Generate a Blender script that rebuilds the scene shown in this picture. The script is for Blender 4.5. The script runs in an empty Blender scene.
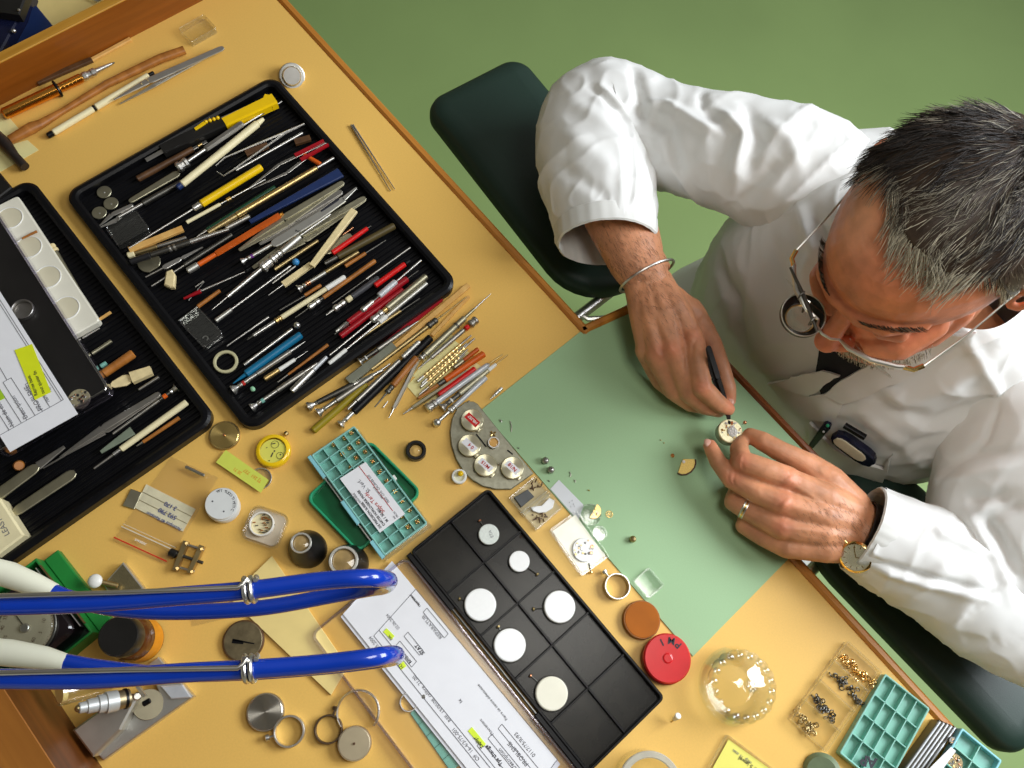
import bpy, math, random
import numpy as np
from mathutils import Vector, Matrix, noise
from mathutils.bvhtree import BVHTree
SC = bpy.context.scene
COL = SC.collection
random.seed(7)
ZD = 0.90                      # height of the bench top above the floor

# ------------------------------------------------------------------ camera, sky, lamps, exposure
FOC = 830.0                    # focal length in pixels at 1024 x 768
CH = 0.95                      # camera height above the bench top
_n = np.array([-0.10004572, 0.33916707, 0.93539112])
_u = np.array([0.64624227, 0.73697125, -0.19810174])
_w = np.array([0.75654595, -0.58467005, 0.29291492])
cam_d = bpy.data.cameras.new('camera'); cam = bpy.data.objects.new('camera', cam_d); COL.objects.link(cam)
cam_d.sensor_width = 36.0; cam_d.lens = 36.0 * FOC / 1024.0; cam_d.clip_start = 0.01
cam.matrix_world = Matrix(((_u[0], -_u[1], -_u[2], 0), (_w[0], -_w[1], -_w[2], 0), (-_n[0], _n[1], _n[2], ZD + CH), (0, 0, 0, 1)))
SC.camera = cam
SC.view_settings.view_transform = 'Standard'; SC.view_settings.look = 'None'
SC.view_settings.gamma = 1.0; SC.view_settings.use_curve_mapping = False
SC.view_settings.exposure = -0.06
world = bpy.data.worlds.new('room_light'); SC.world = world; world.use_nodes = True
_wn = world.node_tree.nodes; _wl = world.node_tree.links; _wn.clear()
_o = _wn.new('ShaderNodeOutputWorld'); _b = _wn.new('ShaderNodeBackground'); _tc = _wn.new('ShaderNodeTexCoord')
_sx = _wn.new('ShaderNodeSeparateXYZ'); _r = _wn.new('ShaderNodeValToRGB')
_wl.new(_tc.outputs['Generated'], _sx.inputs[0]); _md = _wn.new('ShaderNodeMath'); _md.operation = 'ADD'; _wl.new(_sx.outputs['Y'], _md.inputs[0]); _wl.new(_sx.outputs['Z'], _md.inputs[1]); _m2 = _wn.new('ShaderNodeMath'); _m2.operation = 'MULTIPLY'; _m2.inputs[1].default_value = 0.7; _wl.new(_md.outputs[0], _m2.inputs[0]); _wl.new(_m2.outputs[0], _r.inputs[0])
_r.color_ramp.elements[0].position = 0.45; _r.color_ramp.elements[0].color = (0.13, 0.11, 0.075, 1)
_r.color_ramp.elements[1].position = 0.95; _r.color_ramp.elements[1].color = (1.0, 0.98, 0.93, 1)
_wl.new(_r.outputs[0], _b.inputs[0]); _b.inputs[1].default_value = 0.34; _wl.new(_b.outputs[0], _o.inputs[0])

def area(name, loc, target, sx, sy, power, color):
    d = bpy.data.lights.new(name, 'AREA'); d.shape = 'RECTANGLE'; d.size = sx; d.size_y = sy; d.energy = power; d.color = color
    o = bpy.data.objects.new(name, d); COL.objects.link(o); o.location = loc
    o.rotation_euler = (Vector(target) - Vector(loc)).to_track_quat('-Z', 'Y').to_euler(); return o
area('ceiling_light', (0.10, 0.40, 2.25), (0.12, 0.40, 0.9), 0.45, 0.32, 5, (1.0, 0.97, 0.90))
area('window_daylight', (0.85, 1.75, 2.25), (0.30, 0.35, 0.9), 1.3, 1.0, 68, (0.90, 0.95, 1.0))

# ------------------------------------------------------------------ measuring: photograph pixel -> point at a height above the bench top
def G(px, py, h=0.0):
    r = np.array([(px - 512) / FOC, (py - 384) / FOC, 1.0]); t = (CH - h) / (r @ _n); P_ = r * t
    return float(P_ @ _u), float(P_ @ _w)
def W(px, py, h=0.0):
    x, y = G(px, py, h); return Vector((x, y, ZD + h))
def Zm(ox, oy, s):            # coordinates read off an enlarged crop
    return lambda x, y: (ox + x / s, oy + y / s)

# ------------------------------------------------------------------ materials
MATS = {}
def mat(name, col, rough=0.5, metal=0.0, var=0.10, scale=60.0, bump=0.0, coat=0.0, trans=0.0, alpha=1.0, sss=0.0, emit=None, stretch=(1, 1, 1), ior=1.45, spec=0.5, aniso=0.0, sheen=0.0, detail=3):
    if name in MATS: return MATS[name]
    m = bpy.data.materials.new(name); m.use_nodes = True; MATS[name] = m
    nt = m.node_tree; b = nt.nodes['Principled BSDF']; L = nt.links.new
    tc = nt.nodes.new('ShaderNodeTexCoord'); mp = nt.nodes.new('ShaderNodeMapping'); mp.inputs['Scale'].default_value = stretch
    L(tc.outputs['Object'], mp.inputs[0])
    nz = nt.nodes.new('ShaderNodeTexNoise'); nz.inputs['Scale'].default_value = scale; nz.inputs['Detail'].default_value = detail
    L(mp.outputs[0], nz.inputs[0])
    r = nt.nodes.new('ShaderNodeValToRGB')
    r.color_ramp.elements[0].position = 0.3; r.color_ramp.elements[1].position = 0.7
    r.color_ramp.elements[0].color = [max(0, c * (1 - var)) for c in col] + [1]
    r.color_ramp.elements[1].color = [min(1, c * (1 + var)) for c in col] + [1]
    L(nz.outputs['Fac'], r.inputs[0]); L(r.outputs[0], b.inputs['Base Color'])
    b.inputs['Roughness'].default_value = rough; b.inputs['Metallic'].default_value = metal
    b.inputs['Coat Weight'].default_value = coat; b.inputs['Transmission Weight'].default_value = trans
    b.inputs['Alpha'].default_value = alpha; b.inputs['IOR'].default_value = ior
    b.inputs['Specular IOR Level'].default_value = spec; b.inputs['Anisotropic'].default_value = aniso
    b.inputs['Sheen Weight'].default_value = sheen
    if sss:
        b.inputs['Subsurface Weight'].default_value = sss; b.inputs['Subsurface Radius'].default_value = (0.010, 0.004, 0.002); b.inputs['Subsurface Scale'].default_value = 0.6
    if bump:
        bp = nt.nodes.new('ShaderNodeBump'); bp.inputs['Strength'].default_value = bump; bp.inputs['Distance'].default_value = 0.001
        L(nz.outputs['Fac'], bp.inputs['Height']); L(bp.outputs[0], b.inputs['Normal'])
    return m
def clear(name, tint=(0.96, 0.97, 0.96), gl=0.10, rough=0.03):
    """thin clear plastic or glass: light goes straight through the thin wall, part of it reflects"""
    if name in MATS: return MATS[name]
    m = bpy.data.materials.new(name); m.use_nodes = True; MATS[name] = m
    nt = m.node_tree; nt.nodes.clear(); L = nt.links.new
    o = nt.nodes.new('ShaderNodeOutputMaterial'); mx = nt.nodes.new('ShaderNodeMixShader')
    t = nt.nodes.new('ShaderNodeBsdfTransparent'); g = nt.nodes.new('ShaderNodeBsdfGlossy')
    nz = nt.nodes.new('ShaderNodeTexNoise'); nz.inputs['Scale'].default_value = 40
    bp = nt.nodes.new('ShaderNodeBump'); bp.inputs['Strength'].default_value = 0.01; bp.inputs['Distance'].default_value = 0.001
    L(nz.outputs['Fac'], bp.inputs['Height']); L(bp.outputs[0], g.inputs['Normal'])
    fr = nt.nodes.new('ShaderNodeLayerWeight'); fr.inputs[0].default_value = 0.5; pw = nt.nodes.new('ShaderNodeMath'); pw.operation = 'POWER'; pw.inputs[1].default_value = 3.0
    ad = nt.nodes.new('ShaderNodeMath'); ad.operation = 'MULTIPLY_ADD'; ad.inputs[1].default_value = 0.6; ad.inputs[2].default_value = gl; ad.use_clamp = True; L(fr.outputs['Facing'], pw.inputs[0])
    t.inputs[0].default_value = (*tint, 1); g.inputs['Roughness'].default_value = rough; g.inputs[0].default_value = (1, 1, 1, 1)
    L(pw.outputs[0], ad.inputs[0]); L(ad.outputs[0], mx.inputs[0]); L(t.outputs[0], mx.inputs[1]); L(g.outputs[0], mx.inputs[2]); L(mx.outputs[0], o.inputs[0])
    return m
def wood(name, c1, c2, rough=0.4, axis=0, scale=9.0, coat=0.0):
    if name in MATS: return MATS[name]
    m = bpy.data.materials.new(name); m.use_nodes = True; MATS[name] = m
    nt = m.node_tree; b = nt.nodes['Principled BSDF']; L = nt.links.new
    tc = nt.nodes.new('ShaderNodeTexCoord'); mp = nt.nodes.new('ShaderNodeMapping')
    s = [14.0, 14.0, 14.0]; s[axis] = 0.8; mp.inputs['Scale'].default_value = s
    L(tc.outputs['Object'], mp.inputs[0])
    nz = nt.nodes.new('ShaderNodeTexNoise'); nz.inputs['Scale'].default_value = scale; nz.inputs['Detail'].default_value = 6; nz.inputs['Distortion'].default_value = 0.4
    L(mp.outputs[0], nz.inputs[0]); r = nt.nodes.new('ShaderNodeValToRGB'); L(nz.outputs['Fac'], r.inputs[0])
    r.color_ramp.elements[0].position = 0.32; r.color_ramp.elements[1].position = 0.68
    r.color_ramp.elements[0].color = (*c1, 1); r.color_ramp.elements[1].color = (*c2, 1)
    L(r.outputs[0], b.inputs['Base Color']); b.inputs['Roughness'].default_value = rough; b.inputs['Coat Weight'].default_value = coat
    return m
def S(r, g, b):                # 0-255 display colour -> linear
    return tuple(((c / 255) / 12.92 if c / 255 <= 0.04045 else ((c / 255 + 0.055) / 1.055) ** 2.4) for c in (r, g, b))

m_lam = mat('yellow_laminate', S(234, 188, 98), 0.42, var=0.03, scale=500, bump=0.02, spec=0.4)
m_cream = mat('cream_board', S(240, 215, 140), 0.5, var=0.03)
m_mat = mat('green_mat', S(156, 190, 144), 0.55, var=0.03, scale=700, bump=0.03)
m_floor = mat('green_linoleum', S(144, 170, 104), 0.55, var=0.05, scale=3.0, detail=6)
m_trim = wood('orange_wood_trim', S(176, 108, 34), S(205, 138, 56), 0.35, 0, 5)
m_trim_shaded = wood('shaded_wood_trim', S(110, 58, 24), S(140, 78, 34), 0.3, 0, 5)  # trim wood with the man's shade put into its colour
m_boardY = wood('red_brown_board', S(122, 64, 14), S(150, 84, 24), 0.35, 1, 5)
m_boardX = wood('brown_board', S(112, 60, 14), S(146, 84, 26), 0.35, 0, 5)
m_boardtop = wood('light_board_edge', S(180, 124, 36), S(205, 150, 56), 0.4, 1, 5)
m_blk = mat('black_plastic', (0.004, 0.004, 0.005), 0.34, var=0.2, spec=0.28)
m_blk2 = mat('black_matt_plastic', (0.012, 0.011, 0.010), 0.33, var=0.35, scale=25, spec=0.5)
m_vinyl = mat('black_green_vinyl', S(34, 54, 46), 0.42, var=0.1, scale=900, bump=0.10)
m_steel = mat('bright_steel', (0.74, 0.73, 0.70), 0.34, 1.0, var=0.08)
m_dull = mat('dull_steel', (0.46, 0.44, 0.40), 0.42, 1.0, var=0.12)
m_dark = mat('dark_steel', (0.15, 0.145, 0.13), 0.42, 1.0, var=0.15)
m_brass = mat('brass', (0.78, 0.56, 0.24), 0.34, 1.0, var=0.08)
m_dbrass = mat('dull_brass', (0.50, 0.38, 0.18), 0.42, 1.0, var=0.12)
m_gold = mat('polished_gold', (0.95, 0.66, 0.26), 0.16, 1.0, var=0.05)
m_copper = mat('copper', (0.75, 0.36, 0.20), 0.25, 1.0)
m_olive = mat('olive_steel', (0.48, 0.45, 0.32), 0.45, 1.0, var=0.12)
m_alu = mat('matt_aluminium', (0.66, 0.65, 0.60), 0.46, 1.0, var=0.06)
m_silver = mat('silver_paint', S(205, 208, 212), 0.3, 0.3)
m_white = mat('white_plastic', S(238, 238, 232), 0.35, var=0.02)
m_dial = mat('white_dial', S(246, 246, 244), 0.3, var=0.015, scale=200)
m_paper = mat('white_paper', S(240, 240, 244), 0.7, var=0.015)
m_ivory = mat('ivory_plastic', S(236, 224, 180), 0.4, var=0.06)
m_cardc = mat('cream_card', S(236, 226, 160), 0.7, var=0.03)
m_ink = mat('black_ink', (0.02, 0.02, 0.03), 0.6)
m_grey = mat('grey_ink', (0.18, 0.18, 0.2), 0.6)
m_blueink = mat('blue_ink', S(50, 70, 140), 0.6)
m_redink = mat('red_ink', S(190, 40, 30), 0.6)
m_note = mat('yellow_green_note', S(226, 236, 30), 0.6, var=0.03)
m_red = mat('red_plastic', S(214, 26, 24), 0.3, var=0.05)
m_crim = mat('crimson_plastic', S(160, 18, 30), 0.3, var=0.08)
m_orange = mat('orange_plastic', S(216, 96, 24), 0.35, var=0.08)
m_orange2 = mat('burnt_orange_plastic', S(190, 84, 20), 0.35, var=0.1)
m_yellow = mat('yellow_plastic', S(240, 196, 10), 0.3, var=0.05)
m_blue = mat('navy_enamel', S(30, 48, 92), 0.35, var=0.1)
m_teal = mat('teal_blue_paint', S(18, 110, 150), 0.35, var=0.08)
m_green = mat('dark_green_plastic', S(16, 66, 42), 0.35, var=0.1)
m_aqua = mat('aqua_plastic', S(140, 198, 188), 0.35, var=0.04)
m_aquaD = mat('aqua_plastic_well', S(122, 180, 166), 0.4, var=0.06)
m_aquaB = mat('pale_blue_plastic', S(140, 205, 215), 0.3, var=0.04)
m_grn = mat('green_plastic', S(44, 156, 110), 0.35, var=0.05)
m_grn2 = mat('leaf_green_card', S(34, 128, 54), 0.45, var=0.08)
m_hose = mat('blue_hose', S(12, 54, 164), 0.18, var=0.04, coat=0.6)
m_lwood = wood('pale_wood', S(214, 160, 84), S(232, 186, 110), 0.5, 0, 6)
m_mwood = wood('amber_wood', S(150, 92, 34), S(182, 116, 50), 0.4, 0, 6)
m_dwood = wood('dark_wood', S(70, 46, 26), S(96, 64, 36), 0.45, 0, 6)
m_bone = mat('bone', S(232, 212, 160), 0.5, var=0.12, scale=120)
m_amber = mat('amber_metal', (0.80, 0.36, 0.06), 0.2, 1.0, var=0.1)
m_clear = clear('clear_plastic', gl=0.05)
m_clearR = clear('clear_rim', (0.95, 0.96, 0.96), 0.12, 0.15)
m_glass = clear('clear_glass', (0.97, 0.98, 0.97), 0.12, 0.02)
m_lilac = clear('lilac_clear_rim', (0.82, 0.80, 0.92), 0.25, 0.08)
m_brwn = mat('amber_brown_plastic', S(158, 92, 28), 0.35, var=0.08, scale=20)

# ------------------------------------------------------------------ mesh building
def rotm(a): c, s = math.cos(a), math.sin(a); return np.array([[c, -s, 0], [s, c, 0], [0, 0, 1.0]])
def frame(d):
    d = Vector(d).normalized(); a = Vector((0, 0, 1)) if abs(d.z) < 0.9 else Vector((1, 0, 0))
    x = a.cross(d).normalized(); y = d.cross(x); return x, y, d
class M:
    def __init__(s): s.v = []; s.f = []; s.mi = []; s.sm = []; s.mats = []; s.O = Vector((0, 0, 0)); s.A = 0.0
    def m(s, mt):
        if mt not in s.mats: s.mats.append(mt)
        s.cur = s.mats.index(mt); return s
    def at(s, loc, ang=0.0): s.O = Vector(loc); s.A = ang; return s
    def _p(s, p):
        c, q = math.cos(s.A), math.sin(s.A); x, y, z = p
        return (s.O.x + c * x - q * y, s.O.y + q * x + c * y, s.O.z + z)
    def add(s, vs, fs, smooth=True):
        b = len(s.v); s.v += [s._p(p) for p in vs]
        for f in fs: s.f.append([b + i for i in f]); s.mi.append(s.cur); s.sm.append(smooth)
        return s
    def lathe(s, p0, p1, prof, n=12, smooth=True, flat=1.0, caps=True):
        """prof = [(distance along the axis 0..1, radius)]"""
        p0, p1 = Vector(p0), Vector(p1); ax = p1 - p0; x, y, d = frame(ax); vs = []; fs = []
        for t, r in prof:
            c = p0 + ax * t
            for k in range(n):
                a = 2 * math.pi * k / n; q = c + x * (r * math.cos(a)) + y * (r * math.sin(a) * flat); vs.append(tuple(q))
        for i in range(len(prof) - 1):
            for k in range(n):
                a, b = i * n + k, i * n + (k + 1) % n; fs.append([a, b, b + n, a + n])
        s.add(vs, fs, smooth)
        if caps: b0 = len(s.v) - len(vs); s.f += [[b0 + k for k in range(n)][::-1], [b0 + (len(prof) - 1) * n + k for k in range(n)]]; s.mi += [s.cur] * 2; s.sm += [False] * 2
        return s
    def cyl(s, p0, p1, r, n=12, r2=None, bev=None):
        r2 = r if r2 is None else r2; L_ = (Vector(p1) - Vector(p0)).length or 1e-6; b = min(bev if bev is not None else min(r, r2) * 0.25, L_ * 0.4) / L_
        return s.lathe(p0, p1, [(0, r * 0.75), (b, r), (1 - b, r2), (1, r2 * 0.75)], n)
    def disc(s, c, r, th, n=32, bev=None):
        c = Vector(c); b = min(th * 0.3, r * 0.2) if bev is None else bev
        return s.lathe(c, c + Vector((0, 0, th)), [(0, r), (1 - b / th, r), (1, r - b)], n, smooth=False)
    def ring(s, c, r, ri, th, n=40):
        c = Vector(c); b = min(th, r - ri) * 0.25; vs = []; fs = []
        pr = [(r, 0), (r, th - b), (r - b, th), (ri + b, th), (ri, th - b), (ri, 0)]
        for k in range(n):
            a = 2 * math.pi * k / n
            for rr, z in pr: vs.append((c.x + rr * math.cos(a), c.y + rr * math.sin(a), c.z + z))
        m_ = len(pr)
        for k in range(n):
            for i in range(m_):
                j = (i + 1) % m_; k2 = (k + 1) % n; fs.append([k * m_ + i, k2 * m_ + i, k2 * m_ + j, k * m_ + j])
        return s.add(vs, fs)
    def tube(s, pts, r, n=8, flat=1.0, caps=True):
        pts = [Vector(p) for p in pts]; N = len(pts); rs = r if hasattr(r, '__len__') else [r] * N; vs = []; fs = []
        t0 = (pts[1] - pts[0]).normalized(); x, y, _ = frame(t0)
        for i in range(N):
            t = (pts[min(i + 1, N - 1)] - pts[max(i - 1, 0)]).normalized()
            x = (x - t * x.dot(t)).normalized(); y = t.cross(x)
            for k in range(n):
                a = 2 * math.pi * k / n; vs.append(tuple(pts[i] + x * (rs[i] * math.cos(a)) + y * (rs[i] * flat * math.sin(a))))
        for i in range(N - 1):
            for k in range(n):
                a, b = i * n + k, i * n + (k + 1) % n; fs.append([a, b, b + n, a + n])
        if caps: fs.append(list(range(n))[::-1]); fs.append([(N - 1) * n + k for k in range(n)])
        return s.add(vs, fs)
    def ball(s, c, r, n=12, sc=(1, 1, 1)):
        vs = []; fs = []; R_ = n // 2
        for i in range(R_ + 1):
            th = math.pi * i / R_
            for k in range(n):
                a = 2 * math.pi * k / n; vs.append((c[0] + r * sc[0] * math.sin(th) * math.cos(a), c[1] + r * sc[1] * math.sin(th) * math.sin(a), c[2] + r * sc[2] * math.cos(th)))
        for i in range(R_):
            for k in range(n):
                a, b = i * n + k, i * n + (k + 1) % n; fs.append([a, a + n, b + n, b])
        return s.add(vs, fs)
    def prism(s, poly, z0, z1, bev=0.0, smooth=False, bot=True):
        """polygon (counter-clockwise list of x,y) from z0 to z1 with a chamfered top"""
        n = len(poly); ar = sum(poly[i][0] * poly[(i + 1) % n][1] - poly[(i + 1) % n][0] * poly[i][1] for i in range(n))
        if ar < 0: poly = poly[::-1]
        def inset(d):
            out = []
            for i in range(n):
                a, b, c = Vector(poly[i - 1]), Vector(poly[i]), Vector(poly[(i + 1) % n]); e1 = (b - a).normalized(); e2 = (c - b).normalized()
                n1 = Vector((-e1.y, e1.x)); n2 = Vector((-e2.y, e2.x)); k = (n1 + n2); k = k / max(0.3, k.dot(n1)); out.append((b.x + k.x * d, b.y + k.y * d))
            return out
        rings = [(poly, z0), (poly, z1 - bev)] + ([(inset(bev), z1)] if bev else [])
        vs = [(p[0], p[1], z) for q, z in rings for p in q]; fs = []
        for i in range(len(rings) - 1):
            for k in range(n):
                a, b = i * n + k, i * n + (k + 1) % n; fs.append([a, b, b + n, a + n])
        fs.append([(len(rings) - 1) * n + k for k in range(n)])
        if bot: fs.append(list(range(n))[::-1])
        return s.add(vs, fs, smooth)
    def box(s, x0, x1, y0, y1, z0, z1, bev=None):
        b = min(x1 - x0, y1 - y0, z1 - z0) * 0.12 if bev is None else bev
        return s.prism([(x0, y0), (x1, y0), (x1, y1), (x0, y1)], z0, z1, b)
    def wallring(s, outer, inner, z0, z1, bev=0.0):
        """upright rim between two outlines with the same number of points"""
        n = len(outer); vs = []; fs = []
        for p, z in [(outer, z0), (outer, z1 - bev), ([(o[0] + (i[0] - o[0]) * 0.3, o[1] + (i[1] - o[1]) * 0.3) for o, i in zip(outer, inner)], z1), ([(o[0] + (i[0] - o[0]) * 0.7, o[1] + (i[1] - o[1]) * 0.7) for o, i in zip(outer, inner)], z1), (inner, z1 - bev), (inner, z0)]:
            vs += [(q[0], q[1], z) for q in p]
        for i in range(6):
            j = (i + 1) % 6
            for k in range(n):
                k2 = (k + 1) % n; fs.append([i * n + k, i * n + k2, j * n + k2, j * n + k])
        return s.add(vs, fs, False)
    def quad(s, a, b, c, d, th=0.0003):
        """thin sheet on four corners"""
        a, b, c, d = map(Vector, (a, b, c, d)); n_ = (b - a).cross(d - a).normalized()
        if n_.z < 0: b, d = d, b; n_ = -n_
        t = n_ * th; vs = [tuple(p - t) for p in (a, b, c, d)] + [tuple(p) for p in (a, b, c, d)]
        return s.add(vs, [[3, 2, 1, 0], [4, 5, 6, 7], [0, 1, 5, 4], [1, 2, 6, 5], [2, 3, 7, 6], [3, 0, 4, 7]], False)
    def bar(s, p0, p1, w, th, w2=None, up=(0, 0, 1), rnd=False):
        """flat strip from p0 to p1, width w -> w2, thickness th"""
        p0, p1 = Vector(p0), Vector(p1); d = (p1 - p0).normalized(); x = d.cross(Vector(up)).normalized(); z = x.cross(d); w2 = w if w2 is None else w2
        L_ = (p1 - p0).length; prof = [(0, w), (1, w2)]
        if rnd: prof = [(0, w * 0.45), (min(0.3, w * 0.25 / L_), w * 0.85), (min(0.4, w * 0.6 / L_), w), (1 - min(0.4, w2 * 0.6 / L_), w2), (1 - min(0.3, w2 * 0.25 / L_), w2 * 0.85), (1, w2 * 0.45)]
        vs = []; fs = []
        for t, ww in prof:
            c = p0 + (p1 - p0) * t
            for sx, sz in ((-1, -1), (1, -1), (1, 0.6), (0.8, 1), (-0.8, 1), (-1, 0.6)): vs.append(tuple(c + x * (sx * ww / 2) + z * (sz * th / 2)))
        for i in range(len(prof) - 1):
            for k in range(6):
                a, b = i * 6 + k, i * 6 + (k + 1) % 6; fs.append([a, b, b + 6, a + 6])
        fs.append([5, 4, 3, 2, 1, 0]); fs.append([(len(prof) - 1) * 6 + k for k in range(6)])
        return s.add(vs, fs, False)
    def text(s, txt, pos, size, ang, th=0.0001, bold=0.0):
        """lettering lying flat, baseline start at pos, heading ang"""
        c = bpy.data.curves.new('t', 'FONT'); c.body = txt; c.size = size; c.extrude = th; c.offset = bold
        o = bpy.data.objects.new('t', c); COL.objects.link(o); dg = bpy.context.evaluated_depsgraph_get(); me = bpy.data.meshes.new_from_object(o.evaluated_get(dg))
        ca, sa = math.cos(ang), math.sin(ang); vs = [(pos[0] + ca * v.co.x - sa * v.co.y, pos[1] + sa * v.co.x + ca * v.co.y, pos[2] + v.co.z) for v in me.vertices]
        s.add(vs, [list(p.vertices) for p in me.polygons], False)
        bpy.data.objects.remove(o); bpy.data.curves.remove(c); bpy.data.meshes.remove(me); return s
    def build(s, name, parent=None, loc=None):
        me = bpy.data.meshes.new(name)
        if loc is None:
            if parent is not None: loc = WLOC[parent.name]
            else:
                a = np.array(s.v); loc = Vector((float((a[:, 0].min() + a[:, 0].max()) / 2), float((a[:, 1].min() + a[:, 1].max()) / 2), float(a[:, 2].min())))
        loc = Vector(loc); me.from_pydata([(x - loc.x, y - loc.y, z - loc.z) for x, y, z in s.v], [], s.f)
        for mt in s.mats: me.materials.append(mt)
        me.polygons.foreach_set('material_index', s.mi); me.polygons.foreach_set('use_smooth', s.sm); me.update()
        if name not in ('hair', 'beard_and_brows', 'arm_hair', 'coat'): me.set_sharp_from_angle(angle=math.radians(38))
        if len(s.f) < 3000 and not all(s.sm):
            ek = {e.key: e for e in me.edges}
            for p in me.polygons:
                if not s.sm[p.index]:
                    for k_ in p.edge_keys: ek[k_].use_edge_sharp = True
        o = bpy.data.objects.new(name, me); COL.objects.link(o)
        WLOC[o.name] = loc
        if parent is not None: o.parent = parent; o.location = loc - WLOC[parent.name]
        else: o.location = loc
        return o
WLOC = {}
def tag(o, label, cat, group=None, kind=None):
    o['label'] = label; o['category'] = cat
    if group: o['group'] = group
    if kind: o['kind'] = kind
    return o
def thing(name, label, cat, loc, group=None):
    o = bpy.data.objects.new(name, None); COL.objects.link(o); o.empty_display_size = 0.01; o.location = loc; WLOC[o.name] = Vector(loc); return tag(o, label, cat, group)
def rrect(x0, x1, y0, y1, r, n=5):
    out = []
    for cx, cy, a0 in ((x1 - r, y0 + r, -90), (x1 - r, y1 - r, 0), (x0 + r, y1 - r, 90), (x0 + r, y0 + r, 180)):
        for k in range(n + 1):
            a = math.radians(a0 + 90 * k / n); out.append((cx + r * math.cos(a), cy + r * math.sin(a)))
    return out
def circ(cx, cy, r, n=32, a0=0, a1=360): return [(cx + r * math.cos(math.radians(a0 + (a1 - a0) * k / n)), cy + r * math.sin(math.radians(a0 + (a1 - a0) * k / n))) for k in range(n if a1 - a0 == 360 else n + 1)]

# ------------------------------------------------------------------ the setting
fl = M().m(m_floor).prism([(-4.5, -2.5), (4.5, -2.5), (4.5, 5.5), (-4.5, 5.5)], -0.05, 0.0).build('floor'); fl['kind'] = 'structure'
m_wall = mat('pale_wall', S(226, 222, 205), 0.8, var=0.03, scale=4)
wl = M().m(m_wall).box(-4.5, 4.5, -2.6, -2.5, 0, 2.9, 0.0).build('wall_back'); wl['kind'] = 'structure'
wl = M().m(m_wall).box(-4.6, -4.5, -2.6, 5.5, 0, 2.9, 0.0).build('wall_left'); wl['kind'] = 'structure'

# ------------------------------------------------------------------ the workbench
bench = thing('workbench', 'watchmaker bench with yellow top, orange wood edging and a shelf projecting towards the man', 'workbench', (0, 0, 0))
YF = 0.412; TOPT = 0.028
top = M().m(m_lam)
top.prism([(-1.9, -0.75), (1.3, -0.75), (1.3, YF), (0.168, YF), (0.136, 0.524), (-0.170, 0.524), (-0.196, YF), (-1.9, YF)], ZD - TOPT, ZD, 0.0015).build('bench_top', bench)
def trimbar(pts, mt, name='edge_trim', w=0.011, z1=0.003):
    b = M().m(mt)
    for (x0, y0), (x1, y1) in zip(pts[:-1], pts[1:]):
        d = Vector((x1 - x0, y1 - y0)).normalized(); nn = Vector((-d.y, d.x)) * w
        b.prism([(x0, y0), (x1, y1), (x1 + nn.x, y1 + nn.y), (x0 + nn.x, y0 + nn.y)], ZD - TOPT - 0.002, ZD + z1, 0.003)
    return b.build(name, bench)
trimbar([(-1.9, YF), (-0.192, YF)], m_trim)
trimbar([(-0.196, YF - 0.001), (-0.170, 0.526)], m_trim)
trimbar([(-0.174, 0.524), (0.140, 0.524)], m_trim_shaded, w=0.010, z1=0.004)
trimbar([(0.136, 0.528), (0.168, YF)], m_trim)
trimbar([(0.164, YF), (1.3, YF)], m_trim)
b = M().m(m_boardtop).box(-0.921, -0.907, -0.75, 0.43, ZD + 0.0585, ZD + 0.0605, 0.0005); b.m(m_boardY).box(-0.9205, -0.9075, -0.75, 0.43, ZD, ZD + 0.0587, 0.0); b.build('back_board', bench)
# raised ledge in front of the camera
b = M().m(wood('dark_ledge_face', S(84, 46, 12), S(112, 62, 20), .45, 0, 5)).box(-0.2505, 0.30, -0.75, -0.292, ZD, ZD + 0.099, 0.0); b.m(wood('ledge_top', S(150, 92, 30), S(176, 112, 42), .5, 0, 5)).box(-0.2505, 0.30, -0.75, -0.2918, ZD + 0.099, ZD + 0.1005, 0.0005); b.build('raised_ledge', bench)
for x, y in ((-1.75, -0.65), (1.15, -0.65), (-1.75, 0.33), (1.15, 0.33)): M().m(m_boardX).box(x - 0.03, x + 0.03, y - 0.03, y + 0.03, 0, ZD - TOPT, 0.003).build('bench_leg', bench)
matp = M().m(m_mat).prism([(-0.199, 0.246), (0.171, 0.246), (0.168, YF - 0.001), (0.166, YF), (0.1355, 0.5235), (-0.1695, 0.5235), (-0.1955, YF), (-0.2005, YF - 0.001)], ZD + 0.0002, ZD + 0.0016, 0.0004).build('work_mat')
tag(matp, 'pale green work mat laid on the bench in front of the man', 'mat')

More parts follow.
